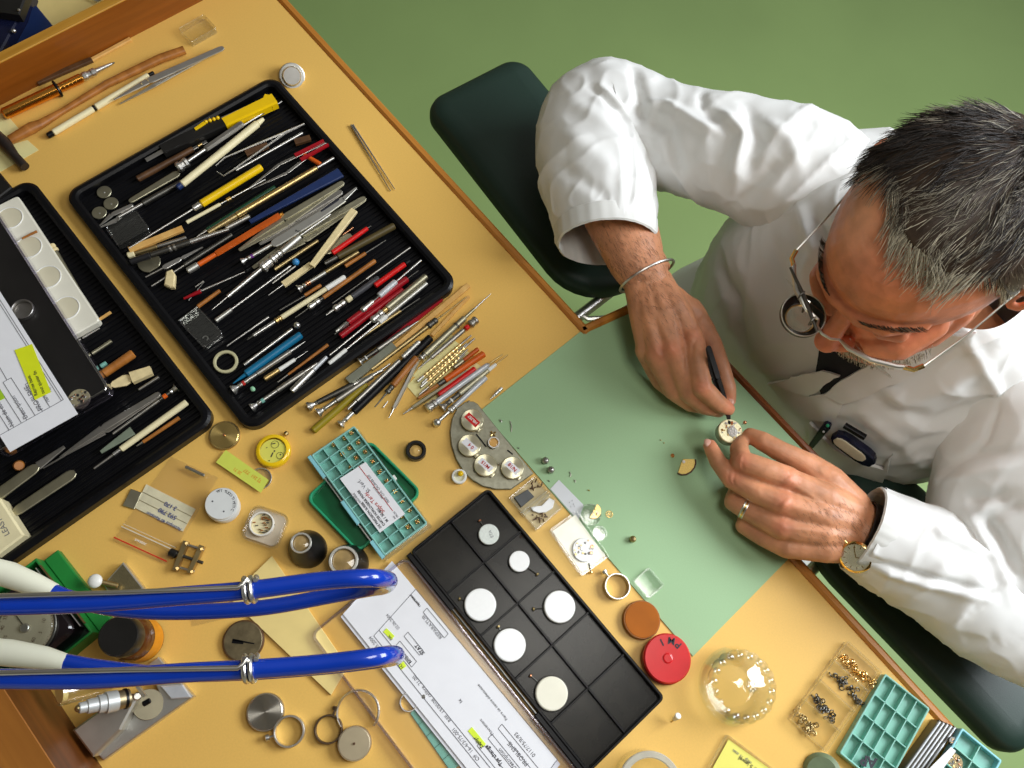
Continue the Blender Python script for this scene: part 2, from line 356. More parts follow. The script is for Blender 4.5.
def armrest(x0, x1, y0, y1, rot, lab, ra=.036, rb=.036):
    t = thing('armrest', lab, 'armrest', ((x0 + x1) / 2, (y0 + y1) / 2, 0), 'padded armrests below the bench edge')
    zt = ZD - 0.06; P_ = None; b = M().m(m_vinyl); n = 36; vs = []; fs = []
    def ins(d):
        out = []
        for cx, cy, a0, r in ((x1, y0, -90, rb), (x1, y1, 0, rb), (x0, y1, 90, ra), (x0, y0, 180, ra)):
            ccx = cx - r if cx == x1 else cx + r; ccy = cy - r if cy == y1 else cy + r; rr = max(.003, r - d)
            for k in range(9): a = math.radians(a0 + 90 * k / 8); out.append((ccx + rr * math.cos(a), ccy + rr * math.sin(a)))
        return out
    lev = [(0.006, -0.032), (0, -0.026), (0, -0.014), (0.003, -0.006), (0.009, -0.001), (0.02, 0.002), (0.045, 0.004)]
    mx_, my_ = (x0 + x1) / 2, (y0 + y1) / 2; cr, sr = math.cos(rot), math.sin(rot)
    for d, z in lev: vs += [(mx_ + cr * (p[0] - mx_) - sr * (p[1] - my_), my_ + sr * (p[0] - mx_) + cr * (p[1] - my_), zt + z) for p in ins(d)]
    for i in range(len(lev) - 1):
        for k in range(n): a, c = i * n + k, i * n + (k + 1) % n; fs.append([a, c, c + n, a + n])
    fs.append([(len(lev) - 1) * n + k for k in range(n)]); fs.append(list(range(n))[::-1]); b.add(vs, fs); b.build('pad', t)
    cx = (x0 + x1) / 2; b = M().m(m_steel)
    b.box(x0 + 0.05, x1 - 0.05, y0 + 0.03, y1 - 0.03, zt - 0.040, zt - 0.031)
    for xx in ((-0.240,) if x0 < 0 else (0.215,)): b.cyl((xx, 0.40, zt - 0.036), (xx, y0 + 0.06, zt - 0.036), 0.008)
    b.build('bracket', t)
    return t
armrest(-0.626, -0.222, 0.480, 0.660, -0.085, 'dark green-black padded armrest beneath the braceleted arm', .034, .085)
armrest(0.152, 0.524, 0.470, 0.655, 0.03, 'black padded armrest beneath the sleeve with the gold wristwatch', .085, .036)
b = M().m(m_steel); b.tube([W(583, 316, -0.07), W(588, 319, -0.07), W(640, 316, -0.07)], 0.004).build('bracket_rod', bench)
# ================================================================== THE WATCHMAKER
def remesh(m_, voxel, smooth=6, name='body', fac=0.5):
    me = bpy.data.meshes.new('tmp'); me.from_pydata(m_.v, [], m_.f); o = bpy.data.objects.new('tmp', me); COL.objects.link(o)
    r = o.modifiers.new('r', 'REMESH'); r.mode = 'VOXEL'; r.voxel_size = voxel; r.use_smooth_shade = True
    s = o.modifiers.new('s', 'SMOOTH'); s.iterations = smooth; s.factor = fac
    out = bpy.data.meshes.new_from_object(o.evaluated_get(bpy.context.evaluated_depsgraph_get())); bpy.data.objects.remove(o)
    out.name = name; return out
def chain(b, pts, n=14, flat=1.0):
    """tapered limb through (point, radius) joints with round ends"""
    P_ = [Vector(p) for p, r in pts]; R_ = [r for p, r in pts]; PP = []; RR = []
    for i in range(len(P_) - 1):
        for k in range(4): t = k / 4; PP.append(P_[i].lerp(P_[i + 1], t)); RR.append(R_[i] * (1 - t) + R_[i + 1] * t)
    PP.append(P_[-1]); RR.append(R_[-1]); b.tube(PP, RR, n, flat)
    for p, r in zip(P_, R_): b.ball(p, r * 0.995 * (1 if flat == 1 else flat), n)
def pj(lst): return [(W(x, y, h), r) for x, y, h, r in lst]
HO = Vector((0.006, 0.589, ZD + 0.309)); HX = Vector((0.97422342, -0.10299015, 0.20070316)); HF = Vector((-0.02408272, -0.93209816, -0.36140428)); HU = Vector((-0.22429612, -0.34725503, 0.91055213))
HS = 1.04
def hp(x, f, u): return HO + HX * (x * HS) + HF * (f * HS) + HU * (u * HS)
person = thing('person', 'man in a white coat with grey hair bending over a watch movement', 'person', (0.02, 0.80, 0))

# ---- skin: one continuous surface
B = M().m(m_white)
def ell(c, r, n=28):
    vs = []; fs = []; R_ = n // 2
    for i in range(R_ + 1):
        th = math.pi * i / R_
        for k in range(n):
            a = 2 * math.pi * k / n; vs.append(tuple(hp(c[0] + r[0] * math.sin(th) * math.cos(a), c[1] + r[1] * math.sin(th) * math.sin(a), c[2] + r[2] * math.cos(th))))
    for i in range(R_):
        for k in range(n): a, c_ = i * n + k, i * n + (k + 1) % n; fs.append([a, a + n, c_ + n, c_])
    B.add(vs, fs)
def hch(pts, n=14): chain(B, [(hp(*p[:3]), p[3]) for p in pts], n)
ell((0, -0.006, 0.047), (0.077, 0.098, 0.084)); ell((0, 0.034, 0.055), (0.063, 0.060, 0.058)); ell((0, 0.036, -0.018), (0.060, 0.058, 0.072))
for s in (-1, 1):
    hch([(s * 0.048, 0.008, -0.036, 0.018), (s * 0.045, 0.030, -0.062, 0.016), (s * 0.020, 0.070, -0.084, 0.019), (0, 0.078, -0.086, 0.019)])
    hch([(s * 0.052, 0.044, -0.002, 0.014), (s * 0.042, 0.072, -0.010, 0.019), (s * 0.028, 0.082, -0.024, 0.015)])
    hch([(s * 0.052, 0.060, 0.032, 0.007), (s * 0.034, 0.083, 0.036, 0.0105), (s * 0.014, 0.091, 0.033, 0.010), (0, 0.091, 0.032, 0.009)])
    hch([(s * 0.042, 0.074, 0.014, 0.009), (s * 0.031, 0.079, 0.015, 0.0115), (s * 0.020, 0.077, 0.013, 0.009)])
    hch([(s * 0.026, 0.086, -0.050, 0.006), (s * 0.012, 0.095, -0.046, 0.0075), (0, 0.098, -0.046, 0.008)])
    hch([(s * 0.024, 0.085, -0.058, 0.006), (0, 0.095, -0.060, 0.0085)])
    hch([(s * 0.013, 0.102, -0.021, 0.0085), (0, 0.112, -0.018, 0.010)])
    # ears
    e = [(0.000, -0.026), (-0.006, -0.030), (-0.016, -0.016), (-0.026, 0.006), (-0.030, 0.024), (-0.022, 0.038), (-0.008, 0.040), (0.004, 0.032), (0.006, 0.020)]
    hch([(s * (0.076 + 0.006 * (1 if i not in (0, 8) else 0) + (0.009 if 2 <= i <= 6 else 0.003)), f_ * 0.85 - 0.016, u_ * 0.85 + 0.008, 0.0040) for i, (f_, u_) in enumerate(e)], 10)
    hch([(s * 0.074, -0.018, -0.010, 0.006), (s * 0.077, -0.026, 0.006, 0.006), (s * 0.079, -0.028, 0.024, 0.006), (s * 0.075, -0.018, 0.028, 0.005)], 10)
hch([(0, 0.088, 0.030, 0.0085), (0, 0.097, 0.012, 0.009), (0, 0.108, -0.006, 0.0105), (0, 0.113, -0.016, 0.0125)])
hch([(0, -0.035, -0.02, 0.060), (0, -0.045, -0.06, 0.058)], 24)
chain(B, [(hp(0, -0.035, -0.05), 0.060), (Vector((0.035, 0.685, ZD + 0.16)), 0.062), (Vector((0.02, 0.72, ZD + 0.08)), 0.075)], 24)
# trunk and arms under the coat
chain(B, [(Vector((0.02, 0.715, ZD + 0.05)), 0.095), (Vector((0.0, 0.76, ZD - 0.12)), 0.11), (Vector((0.0, 0.83, ZD - 0.34)), 0.12)], 28)
RSH = Vector((-0.175, 0.725, ZD + 0.080)); REL = Vector((-0.405, 0.625, ZD + 0.035)); LSH = Vector((0.205, 0.735, ZD + 0.075)); LEL = Vector((0.395, 0.600, ZD + 0.015))
chain(B, [(Vector((0.02, 0.73, ZD + 0.07)), 0.070), (RSH, 0.048), (RSH.lerp(REL, 0.5), 0.044), (REL, 0.042)], 20)
chain(B, [(Vector((0.02, 0.73, ZD + 0.07)), 0.070), (LSH, 0.048), (LSH.lerp(LEL, 0.5), 0.044), (LEL, 0.042)], 20)
chain(B, [(REL, 0.044), (W(612, 205, .055), 0.044), (W(628, 238, .055), 0.0415), (W(637, 262, .054), 0.036), (W(649, 279, .054), 0.0325)], 24, 0.8)
chain(B, [(LEL, 0.044), (W(935, 560, .045), 0.043), (W(895, 548, .045), 0.038), (W(862, 532, .043), 0.0325)], 24, 0.8)
# right hand: closed round a pair of tweezers
rw = (648, 282, .054)
for x, y, h, r, r0, ox in ((693, 338, .062, .0145, .021, 8), (674, 350, .062, .0145, .021, 3), (658, 354, .054, .014, .020, -4), (647, 349, .044, .013, .018, -10)):
    chain(B, pj([(rw[0] + ox, rw[1], rw[2], r0), ((rw[0] + ox + x) / 2, (rw[1] + y) / 2, (rw[2] + h) / 2 + .004, (r + r0) / 2 + .001), (x, y, h, r)]))
chain(B, pj([(660, 296, .046, 0.0242), (690, 318, .044, 0.0220), (703, 333, .040, 0.0171)]))
chain(B, pj([(692, 338, .063, 0.0154), (697, 360, .066, 0.0130), (702, 387, .060, 0.0123), (717, 402, .044, 0.0108), (728, 409, .034, 0.0086)]))
chain(B, pj([(672, 350, .062, 0.0156), (682, 374, .052, 0.0130), (689, 393, .042, 0.0121), (705, 407, .030, 0.0101), (719, 411, .023, 0.0081)]))
chain(B, pj([(657, 355, .053, 0.0152), (666, 376, .040, 0.0123), (673, 391, .030, 0.0114), (690, 404, .019, 0.0097), (703, 408, .015, 0.0079)]))
chain(B, pj([(646, 350, .042, 0.0138), (653, 368, .028, 0.0110), (660, 382, .019, 0.0101), (674, 394, .012, 0.0086), (685, 398, .011, 0.0073)]))
chain(B, pj([(688, 312, .042, 0.0198), (710, 343, .046, 0.0143), (720, 366, .043, 0.0119), (727, 388, .036, 0.0112), (729, 400, .030, 0.0088)]))
# left hand: holding the movement in its holder
lw = (862, 533, .043)
for x, y, h, r, r0, oy in ((788, 480, .062, .0145, .021, -14), (783, 503, .060, .0145, .021, -4), (783, 527, .050, .014, .020, 6), (788, 547, .037, .013, .018, 15)):
    chain(B, pj([(lw[0], lw[1] + oy, lw[2], r0), ((lw[0] + x) / 2, (lw[1] + oy + y) / 2, (lw[2] + h) / 2 + .006, (r + r0) / 2 + .002), (x, y, h, r)]))
chain(B, pj([(852, 508, .040, 0.0231), (828, 482, .044, 0.0209), (808, 466, .044, 0.0165)]))
chain(B, pj([(788, 480, .062, 0.0160), (765, 470, .064, 0.0138), (742, 462, .058, 0.0130), (739, 449, .044, 0.0108), (742, 441, .033, 0.0086)]))
chain(B, pj([(783, 503, .059, 0.0160), (757, 492, .054, 0.0132), (732, 479, .044, 0.0119), (718, 462, .040, 0.0101), (710, 446, .034, 0.0084)]))
chain(B, pj([(783, 527, .049, 0.0154), (757, 515, .038, 0.0127), (734, 502, .028, 0.0119), (738, 488, .018, 0.0101), (750, 480, .013, 0.0083)]))
chain(B, pj([(788, 547, .036, 0.0138), (765, 538, .026, 0.0112), (744, 526, .017, 0.0103), (748, 512, .011, 0.0086), (760, 506, .0095, 0.0073)]))
chain(B, pj([(828, 484, .042, 0.0198), (803, 463, .046, 0.0149), (780, 451, .047, 0.0123), (762, 441, .044, 0.0117), (750, 435, .038, 0.0090)]))
me = remesh(B, 0.0016, 7, 'body')
def mesh_arrays(me):
    v = np.empty(len(me.vertices) * 3); me.vertices.foreach_get('co', v); nn = np.empty(len(me.vertices) * 3); me.vertices.foreach_get('normal', nn); return v.reshape(-1, 3), nn.reshape(-1, 3)
def bvh_of(v, faces): return BVHTree.FromPolygons([tuple(p) for p in v], faces)
def hit(bvh, px, py):
    """point of a surface seen at a place in the photograph"""
    a = W(px, py, 0); o = Vector((0, 0, ZD + CH)); d = (a - o).normalized(); r = bvh.ray_cast(o, d); return r[0]
def stroke(v, nn, disp, pts, width, amp):
    pts = [np.array(p) for p in pts if p is not None]
    if len(pts) < 2: return
    lo = np.min(pts, 0) - width * 3; hi = np.max(pts, 0) + width * 3
    idx = np.where(np.all((v > lo) & (v < hi), 1))[0]
    if len(idx) == 0: return
    p = v[idx]; best = np.full(len(idx), 1e9); tt = np.zeros(len(idx)); n_ = len(pts) - 1
    for i in range(n_):
        a, b_ = pts[i], pts[i + 1]; ab = b_ - a; t = np.clip(((p - a) @ ab) / max(ab @ ab, 1e-12), 0, 1); d = np.linalg.norm(p - (a + t[:, None] * ab), axis=1)
        m_ = d < best; best[m_] = d[m_]; tt[m_] = (i + t[m_]) / n_
    fade = np.clip(np.minimum(tt, 1 - tt) * 4 + 0.25, 0, 1)
    disp[idx] += amp * fade * np.exp(-(best / width) ** 2)
v, nn = mesh_arrays(me); bv = bvh_of(v, [list(p.vertices) for p in me.polygons]); disp = np.zeros(len(v))
# tendons, knuckle creases and wrinkles
for pts, w_, a in (
    ([(655, 295), (675, 320), (692, 336)], .004, .0012), ([(648, 298), (660, 325), (672, 348)], .004, .0012), ([(640, 298), (650, 330), (657, 352)], .004, .0010),
    ([(665, 300), (684, 330)], .003, -.0006), ([(690, 338)], .004, .001), ([(688, 340), (694, 334)], .006, .0016), ([(668, 352), (673, 348)], .006, .0016), ([(655, 352), (658, 350)], .006, .0012),
    ([(696, 382), (702, 384), (708, 383)], .0014, -.0008), ([(695, 387), (702, 389), (709, 387)], .0014, -.0008), ([(700, 330), (693, 345), (692, 362)], .002, -.0010),
    ([(840, 520), (810, 495), (790, 482)], .004, .0012), ([(842, 528), (812, 512), (786, 505)], .004, .0012), ([(842, 538), (815, 530), (788, 528)], .004, .0010),
    ([(786, 478), (790, 484)], .006, .0016), ([(782, 503), (786, 507)], .006, .0016), ([(739, 456), (737, 464), (740, 471)], .0014, -.0008), ([(744, 456), (742, 464), (744, 471)], .0014, -.0008),
    ([(730, 470), (728, 478), (731, 485)], .0014, -.0008), ([(735, 473), (733, 481), (736, 488)], .0014, -.0008)):
    stroke(v, nn, disp, [hit(bv, *p) for p in pts], w_, a)
for u_ in (0.062, 0.072, 0.084): stroke(v, nn, disp, [tuple(hp(x, 0.089 - 6 * x * x - (u_ - .06) * 0.45, u_)) for x in (-.036, -.018, 0, .018, .036)], .0022, -.0009)
for s in (-1, 1):
    stroke(v, nn, disp, [tuple(hp(s * .016, .103, -.014)), tuple(hp(s * .028, .090, -.034)), tuple(hp(s * .036, .080, -.052))], .003, -.0016)
    stroke(v, nn, disp, [tuple(hp(s * .006, .099, .038)), tuple(hp(s * .007, .096, .050))], .0018, -.0012)
    stroke(v, nn, disp, [tuple(hp(s * .042, .080, .020)), tuple(hp(s * .031, .087, .022)), tuple(hp(s * .019, .086, .019))], .0018, -.0016)
    stroke(v, nn, disp, [tuple(hp(s * .040, .079, .006)), tuple(hp(s * .031, .084, .004)), tuple(hp(s * .019, .085, .004))], .0022, -.0014)
nz = np.array([noise.noise(Vector(p) * 160) * 0.00022 + noise.noise(Vector(p) * 420) * 0.00010 for p in v]); disp += nz
v2 = v + nn * disp[:, None]
for i in range(1): pass
WLOC[person.name] = Vector(person.location)
skin = mat('ruddy_skin', (0.60, 0.272, 0.142), 0.42, var=0.20, scale=42, bump=0.0, sss=0.12, spec=0.4, detail=4)
def skin_nodes():
    nt = skin.node_tree; b = nt.nodes['Principled BSDF']; L = nt.links.new; tc = nt.nodes.new('ShaderNodeTexCoord')
    vo = nt.nodes.new('ShaderNodeTexNoise'); vo.inputs['Scale'].default_value = 900; vo.inputs['Detail'].default_value = 2; L(tc.outputs['Object'], vo.inputs[0])
    bp = nt.nodes.new('ShaderNodeBump'); bp.inputs['Strength'].default_value = 0.35; bp.inputs['Distance'].default_value = 0.0006; L(vo.outputs['Fac'], bp.inputs['Height']); L(bp.outputs[0], b.inputs['Normal'])
    # the face is redder than the hands: colour attribute carries the complexion of each region
    at = nt.nodes.new('ShaderNodeAttribute'); at.attribute_name = 'complexion'; mx = nt.nodes.new('ShaderNodeMix'); mx.data_type = 'RGBA'; mx.blend_type = 'MULTIPLY'; mx.inputs[0].default_value = 1.0
    src = b.inputs['Base Color'].links[0].from_socket; L(src, mx.inputs[6]); L(at.outputs['Color'], mx.inputs[7]); L(mx.outputs[2], b.inputs['Base Color'])
skin_nodes()
loc = Vector(person.location)
me.vertices.foreach_set('co', (v2 - np.array(loc)).ravel()); me.materials.clear(); me.materials.append(skin)
ca = me.color_attributes.new('complexion', 'FLOAT_COLOR', 'POINT')
hc = np.array(hp(0, 0, 0.02)); dh = np.linalg.norm(v - hc, axis=1); face = np.clip((0.19 - dh) / 0.05, 0, 1)
loc_h = (v - np.array(HO)) / HS; lf = loc_h @ np.array(HF); lu = loc_h @ np.array(HU); lx = loc_h @ np.array(HX)
colr = np.ones((len(v), 4)); colr[:, 0] = 1.0; colr[:, 0] = 1 + 0.08 * face; colr[:, 1] = 1 - 0.18 * face; colr[:, 2] = 1 - 0.22 * face
bald = face * np.exp(-((lx + 0.035) / 0.03) ** 2 - ((lu - 0.105) / 0.022) ** 2) * 1.0; colr[:, 1] += 0.55 * bald; colr[:, 2] += 0.75 * bald; colr[:, 0] += 0.25 * bald
nose_ = np.exp(-((lx) / 0.016) ** 2 - ((lu + 0.014) / 0.018) ** 2 - ((lf - 0.112) / 0.02) ** 2); colr[:, 1] -= 0.18 * nose_; colr[:, 2] -= 0.12 * nose_
for kx, ky, kh in ((693, 338, .07), (673, 350, .07), (658, 353, .06), (702, 387, .066), (788, 480, .07), (783, 503, .068), (783, 527, .06), (742, 462, .066), (732, 479, .05), (729, 405, .04), (709, 445, .035)):
    q = np.array(W(kx, ky, kh)); g = np.exp(-(np.linalg.norm(v - q, axis=1) / 0.011) ** 2); colr[:, 0] += 0.12 * g; colr[:, 1] -= 0.10 * g; colr[:, 2] -= 0.04 * g
ca.data.foreach_set('color', colr.ravel())
body = bpy.data.objects.new('body', me); COL.objects.link(body); body.parent = person; WLOC['body'] = loc
for p in me.polygons: p.use_smooth = True

# fingernails
m_nail = mat('fingernail', (0.66, 0.36, 0.27), 0.25, var=0.05)
for (px, py), d, r in (((708.5, 443), (-0.5, 0.5, -0.3), .0058), ((731, 401), (0.5, -0.2, 0), .0050)):
    q = hit(bv, px, py)
    if q: M().m(m_nail).ball(q + Vector((0, 0, -0.0008)), r, 12, (1, 0.85, 0.35)).build('fingernail', person)

# ---- hair
def hairline(az):
    T = [(-180, -32), (-110, -28), (-94, -8), (-82, 2), (-76, 24), (-70, 42), (-62, 54), (-50, 58), (-30, 61), (-16, 57), (7, 49), (26, 44), (47, 33), (60, 33), (73, 24), (79, 4), (86, -16), (96, -30), (110, -32), (180, -32)]
    for (a, b_), (c, d) in zip(T[:-1], T[1:]):
        if a <= az <= c: return b_ + (d - b_) * (az - a) / (c - a)
    return -32
def scalp(az, el, lift=0.0):
    a, e = math.radians(az), math.radians(el); d = Vector((math.sin(a) * math.cos(e), math.cos(a) * math.cos(e), math.sin(e)))
    c = Vector((0, -0.006, 0.047)); r = Vector((0.0785, 0.0995, 0.0855)); k = 1 / math.sqrt(sum((d[i] / r[i]) ** 2 for i in range(3))); p = c + d * k
    if d[1] > 0:       # the forehead bulges a little in front
        c2 = Vector((0, 0.034, 0.055)); r2 = Vector((0.0635, 0.061, 0.0585)); q = Vector([(p[i] - c2[i]) / r2[i] for i in range(3)])
        if q.length < 1: p = c2 + Vector([q[i] / q.length * r2[i] for i in range(3)])
    return p + d * lift, d
m_h = [mat('hair_%s' % n_, c, 0.45, var=0.2, scale=200) for n_, c in (('black', (0.018, 0.014, 0.012)), ('brown', (0.045, 0.027, 0.017)), ('grey', (0.28, 0.25, 0.19)), ('silver', (0.62, 0.57, 0.44)))]
rng = random.Random(3); hb = M(); vs = []; fs = []
NA, NE = 120, 40; hb.m(m_h[1])
for i in range(NA):
    az = -180 + 360 * i / NA; h0 = hairline(az) + 2
    for j in range(NE):
        el = h0 + (90 - h0) * (j / (NE - 1)); p, d = scalp(az, min(el, 89.9), 0.0035 * min(1, j / 3) + 0.0004 - (0.002 if j == 0 else 0)); vs.append(tuple(hp(*p)))
for i in range(NA):
    for j in range(NE - 1):
        a, b_ = i * NE + j, ((i + 1) % NA) * NE + j; fs.append([a, b_, b_ + 1, a + 1])
hb.add(vs, fs)
mats4 = [[], [], [], []]; cnt = 0
while cnt < 14000:
    az = rng.uniform(-180, 180); el = math.degrees(math.asin(rng.uniform(-0.55, 1)))
    if el < hairline(az) + rng.uniform(-2.5, 3): continue
    cnt += 1; p, d = scalp(az, el, 0.002)
    # combed forward and to the side from the crown
    cr = Vector((0.02, -0.105, 0.085)); fl_ = (p - cr); fl_ = fl_ - d * fl_.dot(d); fl_.normalize()
    front = max(0, min(1, (p[1] - 0.0) / 0.05)) * max(0, min(1, (el - 15) / 20))
    swirl = Vector((0.9, 0.15, 0)) * front * 0.75 + Vector((noise.noise(p * 60), noise.noise(p * 60 + Vector((9, 3, 1))), noise.noise(p * 60 + Vector((2, 7, 5))))) * 0.9
    dr = (fl_ + swirl); dr = (dr - d * dr.dot(d)).normalized()
    side = 1 if abs(az) > 60 and el < 35 else 0
    if side: dr = (dr + Vector((0, -0.9, -0.9))).normalized(); dr = (dr - d * dr.dot(d)).normalized()
    Ln = (0.026 if not side else 0.013) * rng.uniform(0.6, 1.25); pts = []; q = p.copy(); up = rng.uniform(0.04, 0.22) * (0.6 if side else 1)
    curl = Vector((rng.uniform(-1, 1), rng.uniform(-1, 1), rng.uniform(-1, 1))) * 0.35
    for k in range(6):
        pts.append(hp(*q)); st = Ln / 5; dirn = (dr + d * (up * (1 - k / 3.2)) + curl * (k / 5)).normalized(); q = q + dirn * st
    greyness = 0.10 + 1.10 * max(0, min(1, (p[1] + 0.0) / 0.065)) + 0.15 * max(0, min(1, (p[0] + .02) / .05)) + 0.55 * max(0, (45 - el) / 60) + 0.35 * noise.noise(p * 35)
    x = rng.random() * 0.9 + greyness - 0.5
    c = 0 if x < 0.18 else 1 if x < 0.42 else 2 if x < 0.78 else 3
    r0 = rng.uniform(0.00022, 0.00038); mats4[c].append((pts, [r0, r0, r0, r0 * 0.9, r0 * 0.7, r0 * 0.25]))
for c in range(4):
    hb.m(m_h[c])
    for pts, r in mats4[c]: hb.tube(pts, r, 3, caps=False)
hb.build('hair', person)
# eyebrows, moustache, beard
fb = M()
def bristles(c0, n, col_w, Ln, place, dirf, r=0.00022):
    for _ in range(n):
        p, d = place(); dr = dirf(p, d); fb.m(m_h[rng.choices(range(4), col_w)[0]])
        q = Vector(p); pts = []
        for k in range(4): pts.append(hp(*q)); q = q + (dr + d * (0.35 - 0.25 * k)).normalized() * (Ln * rng.uniform(0.7, 1.2) / 3)
        fb.tube(pts, [r, r, r * 0.8, r * 0.3], 3, caps=False)
for s in (-1, 1):
    def pl(s=s):
        t = rng.random(); x = 0.013 + 0.042 * t; return Vector((s * x, 0.0975 - 0.006 * t - 0.026 * t * t, 0.036 + 0.007 * math.sin(t * 2.6) + rng.uniform(-0.0028, 0.0028))), Vector((s * 0.3 * t, 0.95, 0.3))
    bristles(0, 190, (6, 4, 1, 0), 0.0075, pl, lambda p, d, s=s: Vector((s * 0.95, -0.25, rng.uniform(-0.1, 0.35))))
def pm():
    x = rng.uniform(-0.036, 0.036); return Vector((x, 0.1035 - 11 * x * x + rng.uniform(-0.002, 0.0), -0.036 - 6 * x * x + rng.uniform(-0.005, 0.004))), Vector((0, 1, 0))
bristles(0, 520, (0, 1, 5, 5), 0.009, pm, lambda p, d: Vector((p[0] * 12 + rng.uniform(-.2, .2), 0.1, -1.0)), 0.00028)
def pb():
    a = rng.uniform(-1.45, 1.45); x = 0.060 * math.sin(a); return Vector((x, 0.030 + 0.066 * math.cos(a) ** 0.8, -0.078 + rng.uniform(-0.012, 0.018) + 0.020 * abs(math.sin(a)))), Vector((math.sin(a), math.cos(a), -0.2))
bristles(0, 700, (1, 1, 5, 5), 0.008, pb, lambda p, d: Vector((rng.uniform(-.3, .3), 0, -1)), 0.00026)
fb.build('beard_and_brows', person)
# fine dark hair on forearms and hands
ah = M().m(m_h[1]); cnt = 0
def armhair(p0, p1, spread, n):
    for _ in range(n):
        t = rng.random(); px = p0[0] + (p1[0] - p0[0]) * t + rng.uniform(-spread, spread); py = p0[1] + (p1[1] - p0[1]) * t + rng.uniform(-spread, spread); q = hit(bv, px, py)
        if q is None: continue
        r = bv.find_nearest(q); nrm = r[1]; d = (W(px + 4, py + rng.uniform(2, 9), q.z - ZD) - q); d = (d - nrm * d.dot(nrm)).normalized() * rng.uniform(0.005, 0.009)
        ah.tube([q, q + d * 0.5 + nrm * 0.0010, q + d + nrm * 0.0004], [0.00010, 0.00009, 0.00004], 3, caps=False)
armhair((618, 235), (648, 285), 28, 420); armhair((650, 290), (668, 325), 22, 130)
rr0 = rng.random()
for _ in range(2): armhair((855, 530), (815, 520), 24, 110)
o = ah.build('arm_hair', person); o['kind'] = 'stuff'

# ---- clothes
m_coat = mat('white_cotton', S(236, 236, 234), 0.55, var=0.012, scale=12, sheen=0.15, spec=0.35)
m_seam = mat('white_cotton_seam', S(226, 226, 222), 0.6, var=0.02)
m_shirt = mat('black_shirt', (0.010, 0.011, 0.016), 0.7, var=0.2)
m_trous = mat('grey_trousers', S(70, 72, 80), 0.8, var=0.1)
def spline(pts, n):
    P_ = [np.array(p, float) for p in pts]; P_ = [2 * P_[0] - P_[1]] + P_ + [2 * P_[-1] - P_[-2]]; out = []; m_ = len(P_) - 3
    for i in range(n + 1):
        s = i / n * m_; k = min(int(s), m_ - 1); t = s - k; a, b_, c, d = P_[k:k + 4]
        out.append(0.5 * ((2 * b_) + (c - a) * t + (2 * a - 5 * b_ + 4 * c - d) * t * t + (3 * b_ - a - 3 * c + d) * t ** 3))
    return out
def loft(rows, nr, na, fn=None, close=True):
    """rows: (x, y, z, rx, ry) along a limb; rx horizontal radius, ry vertical radius. returns verts, faces, params"""
    R_ = spline(rows, nr); C_ = [Vector(r[:3]) for r in R_]; V_ = []; F_ = []
    for i, r in enumerate(R_):
        t = (C_[min(i + 1, nr)] - C_[max(i - 1, 0)]).normalized(); x = Vector((0, 0, 1)).cross(t).normalized(); y = t.cross(x)
        for k in range(na):
            a = 2 * math.pi * k / na; p = C_[i] + x * (r[3] * math.cos(a)) + y * (r[4] * math.sin(a)); V_.append(p)
    for i in range(nr):
        for k in range(na): a, b_ = i * na + k, i * na + (k + 1) % na; F_.append([a, b_, b_ + na, a + na])
    return V_, F_
def wrinkle(V_, F_, strokes, nz_amp=0.004, nz_s=9.0, seed=0.0, stretch=None, name='x'):
    v = np.array([tuple(p) for p in V_]); tmp = bpy.data.meshes.new('t'); tmp.from_pydata([tuple(p) for p in V_], [], F_); tmp.update(); _, nn = mesh_arrays(tmp); bpy.data.meshes.remove(tmp)
    bv_ = bvh_of(v, F_); c = v.mean(0); disp = np.zeros(len(v))
    for pts, w_, a in strokes: stroke(v, nn, disp, [hit(bv_, *p) for p in pts], w_, a)
    off = Vector((seed, seed * 2, seed * 3))
    def nf(p):
        p = Vector(p); q = p * nz_s; w = noise.noise(q * .7 + off) * .9; d = Vector((q.x * 1.5 + q.y * .5 + w, q.y * .55 - q.x * .35 + w, q.z * 1.2)); r1 = (1 - min(1, abs(noise.noise(d * 1.1 + off)) * 2.2)) ** 3; r2 = (1 - min(1, abs(noise.noise(d * 2.1 - off)) * 2.4)) ** 3
        return nz_amp * (noise.noise(q + off) + 0.35 * abs(noise.noise(q * 2.3 + off)) + 0.12 * noise.noise(q * 6 + off)) + nz_amp * (.62 * r1 + .28 * r2)
    disp += np.array([nf(p) for p in v])
    return v + nn * disp[:, None], bv_
coat = M().m(m_coat)
# trunk of the coat
rows = [(0.00, .870, -.47, .205, .155), (0.00, .845, -.38, .205, .160), (0.00, .800, -.25, .208, .172), (0.018, .750, -.12, .222, .178), (0.024, .735, -.02, .228, .165), (0.022, .738, .06, .222, .147), (0.018, .748, .115, .204, .138), (0.022, .746, .152, .178, .124), (0.028, .726, .182, .134, .098), (0.034, .712, .203, .098, .084), (0.036, .700, .212, .080, .074)]
R_ = spline(rows, 170); V_ = []; F_ = []; NA = 300
for r in R_:
    for k in range(NA):
        a = 2 * math.pi * k / NA; c, s = math.cos(a), math.sin(a); e = 0.86; V_.append(Vector((r[0] + r[3] * math.copysign(abs(c) ** e, c), r[1] + r[4] * math.copysign(abs(s) ** e, s), ZD + r[2])))
for i in range(170):
    for k in range(NA): a, b_ = i * NA + k, i * NA + (k + 1) % NA; F_.append([a, b_, b_ + NA, a + NA])
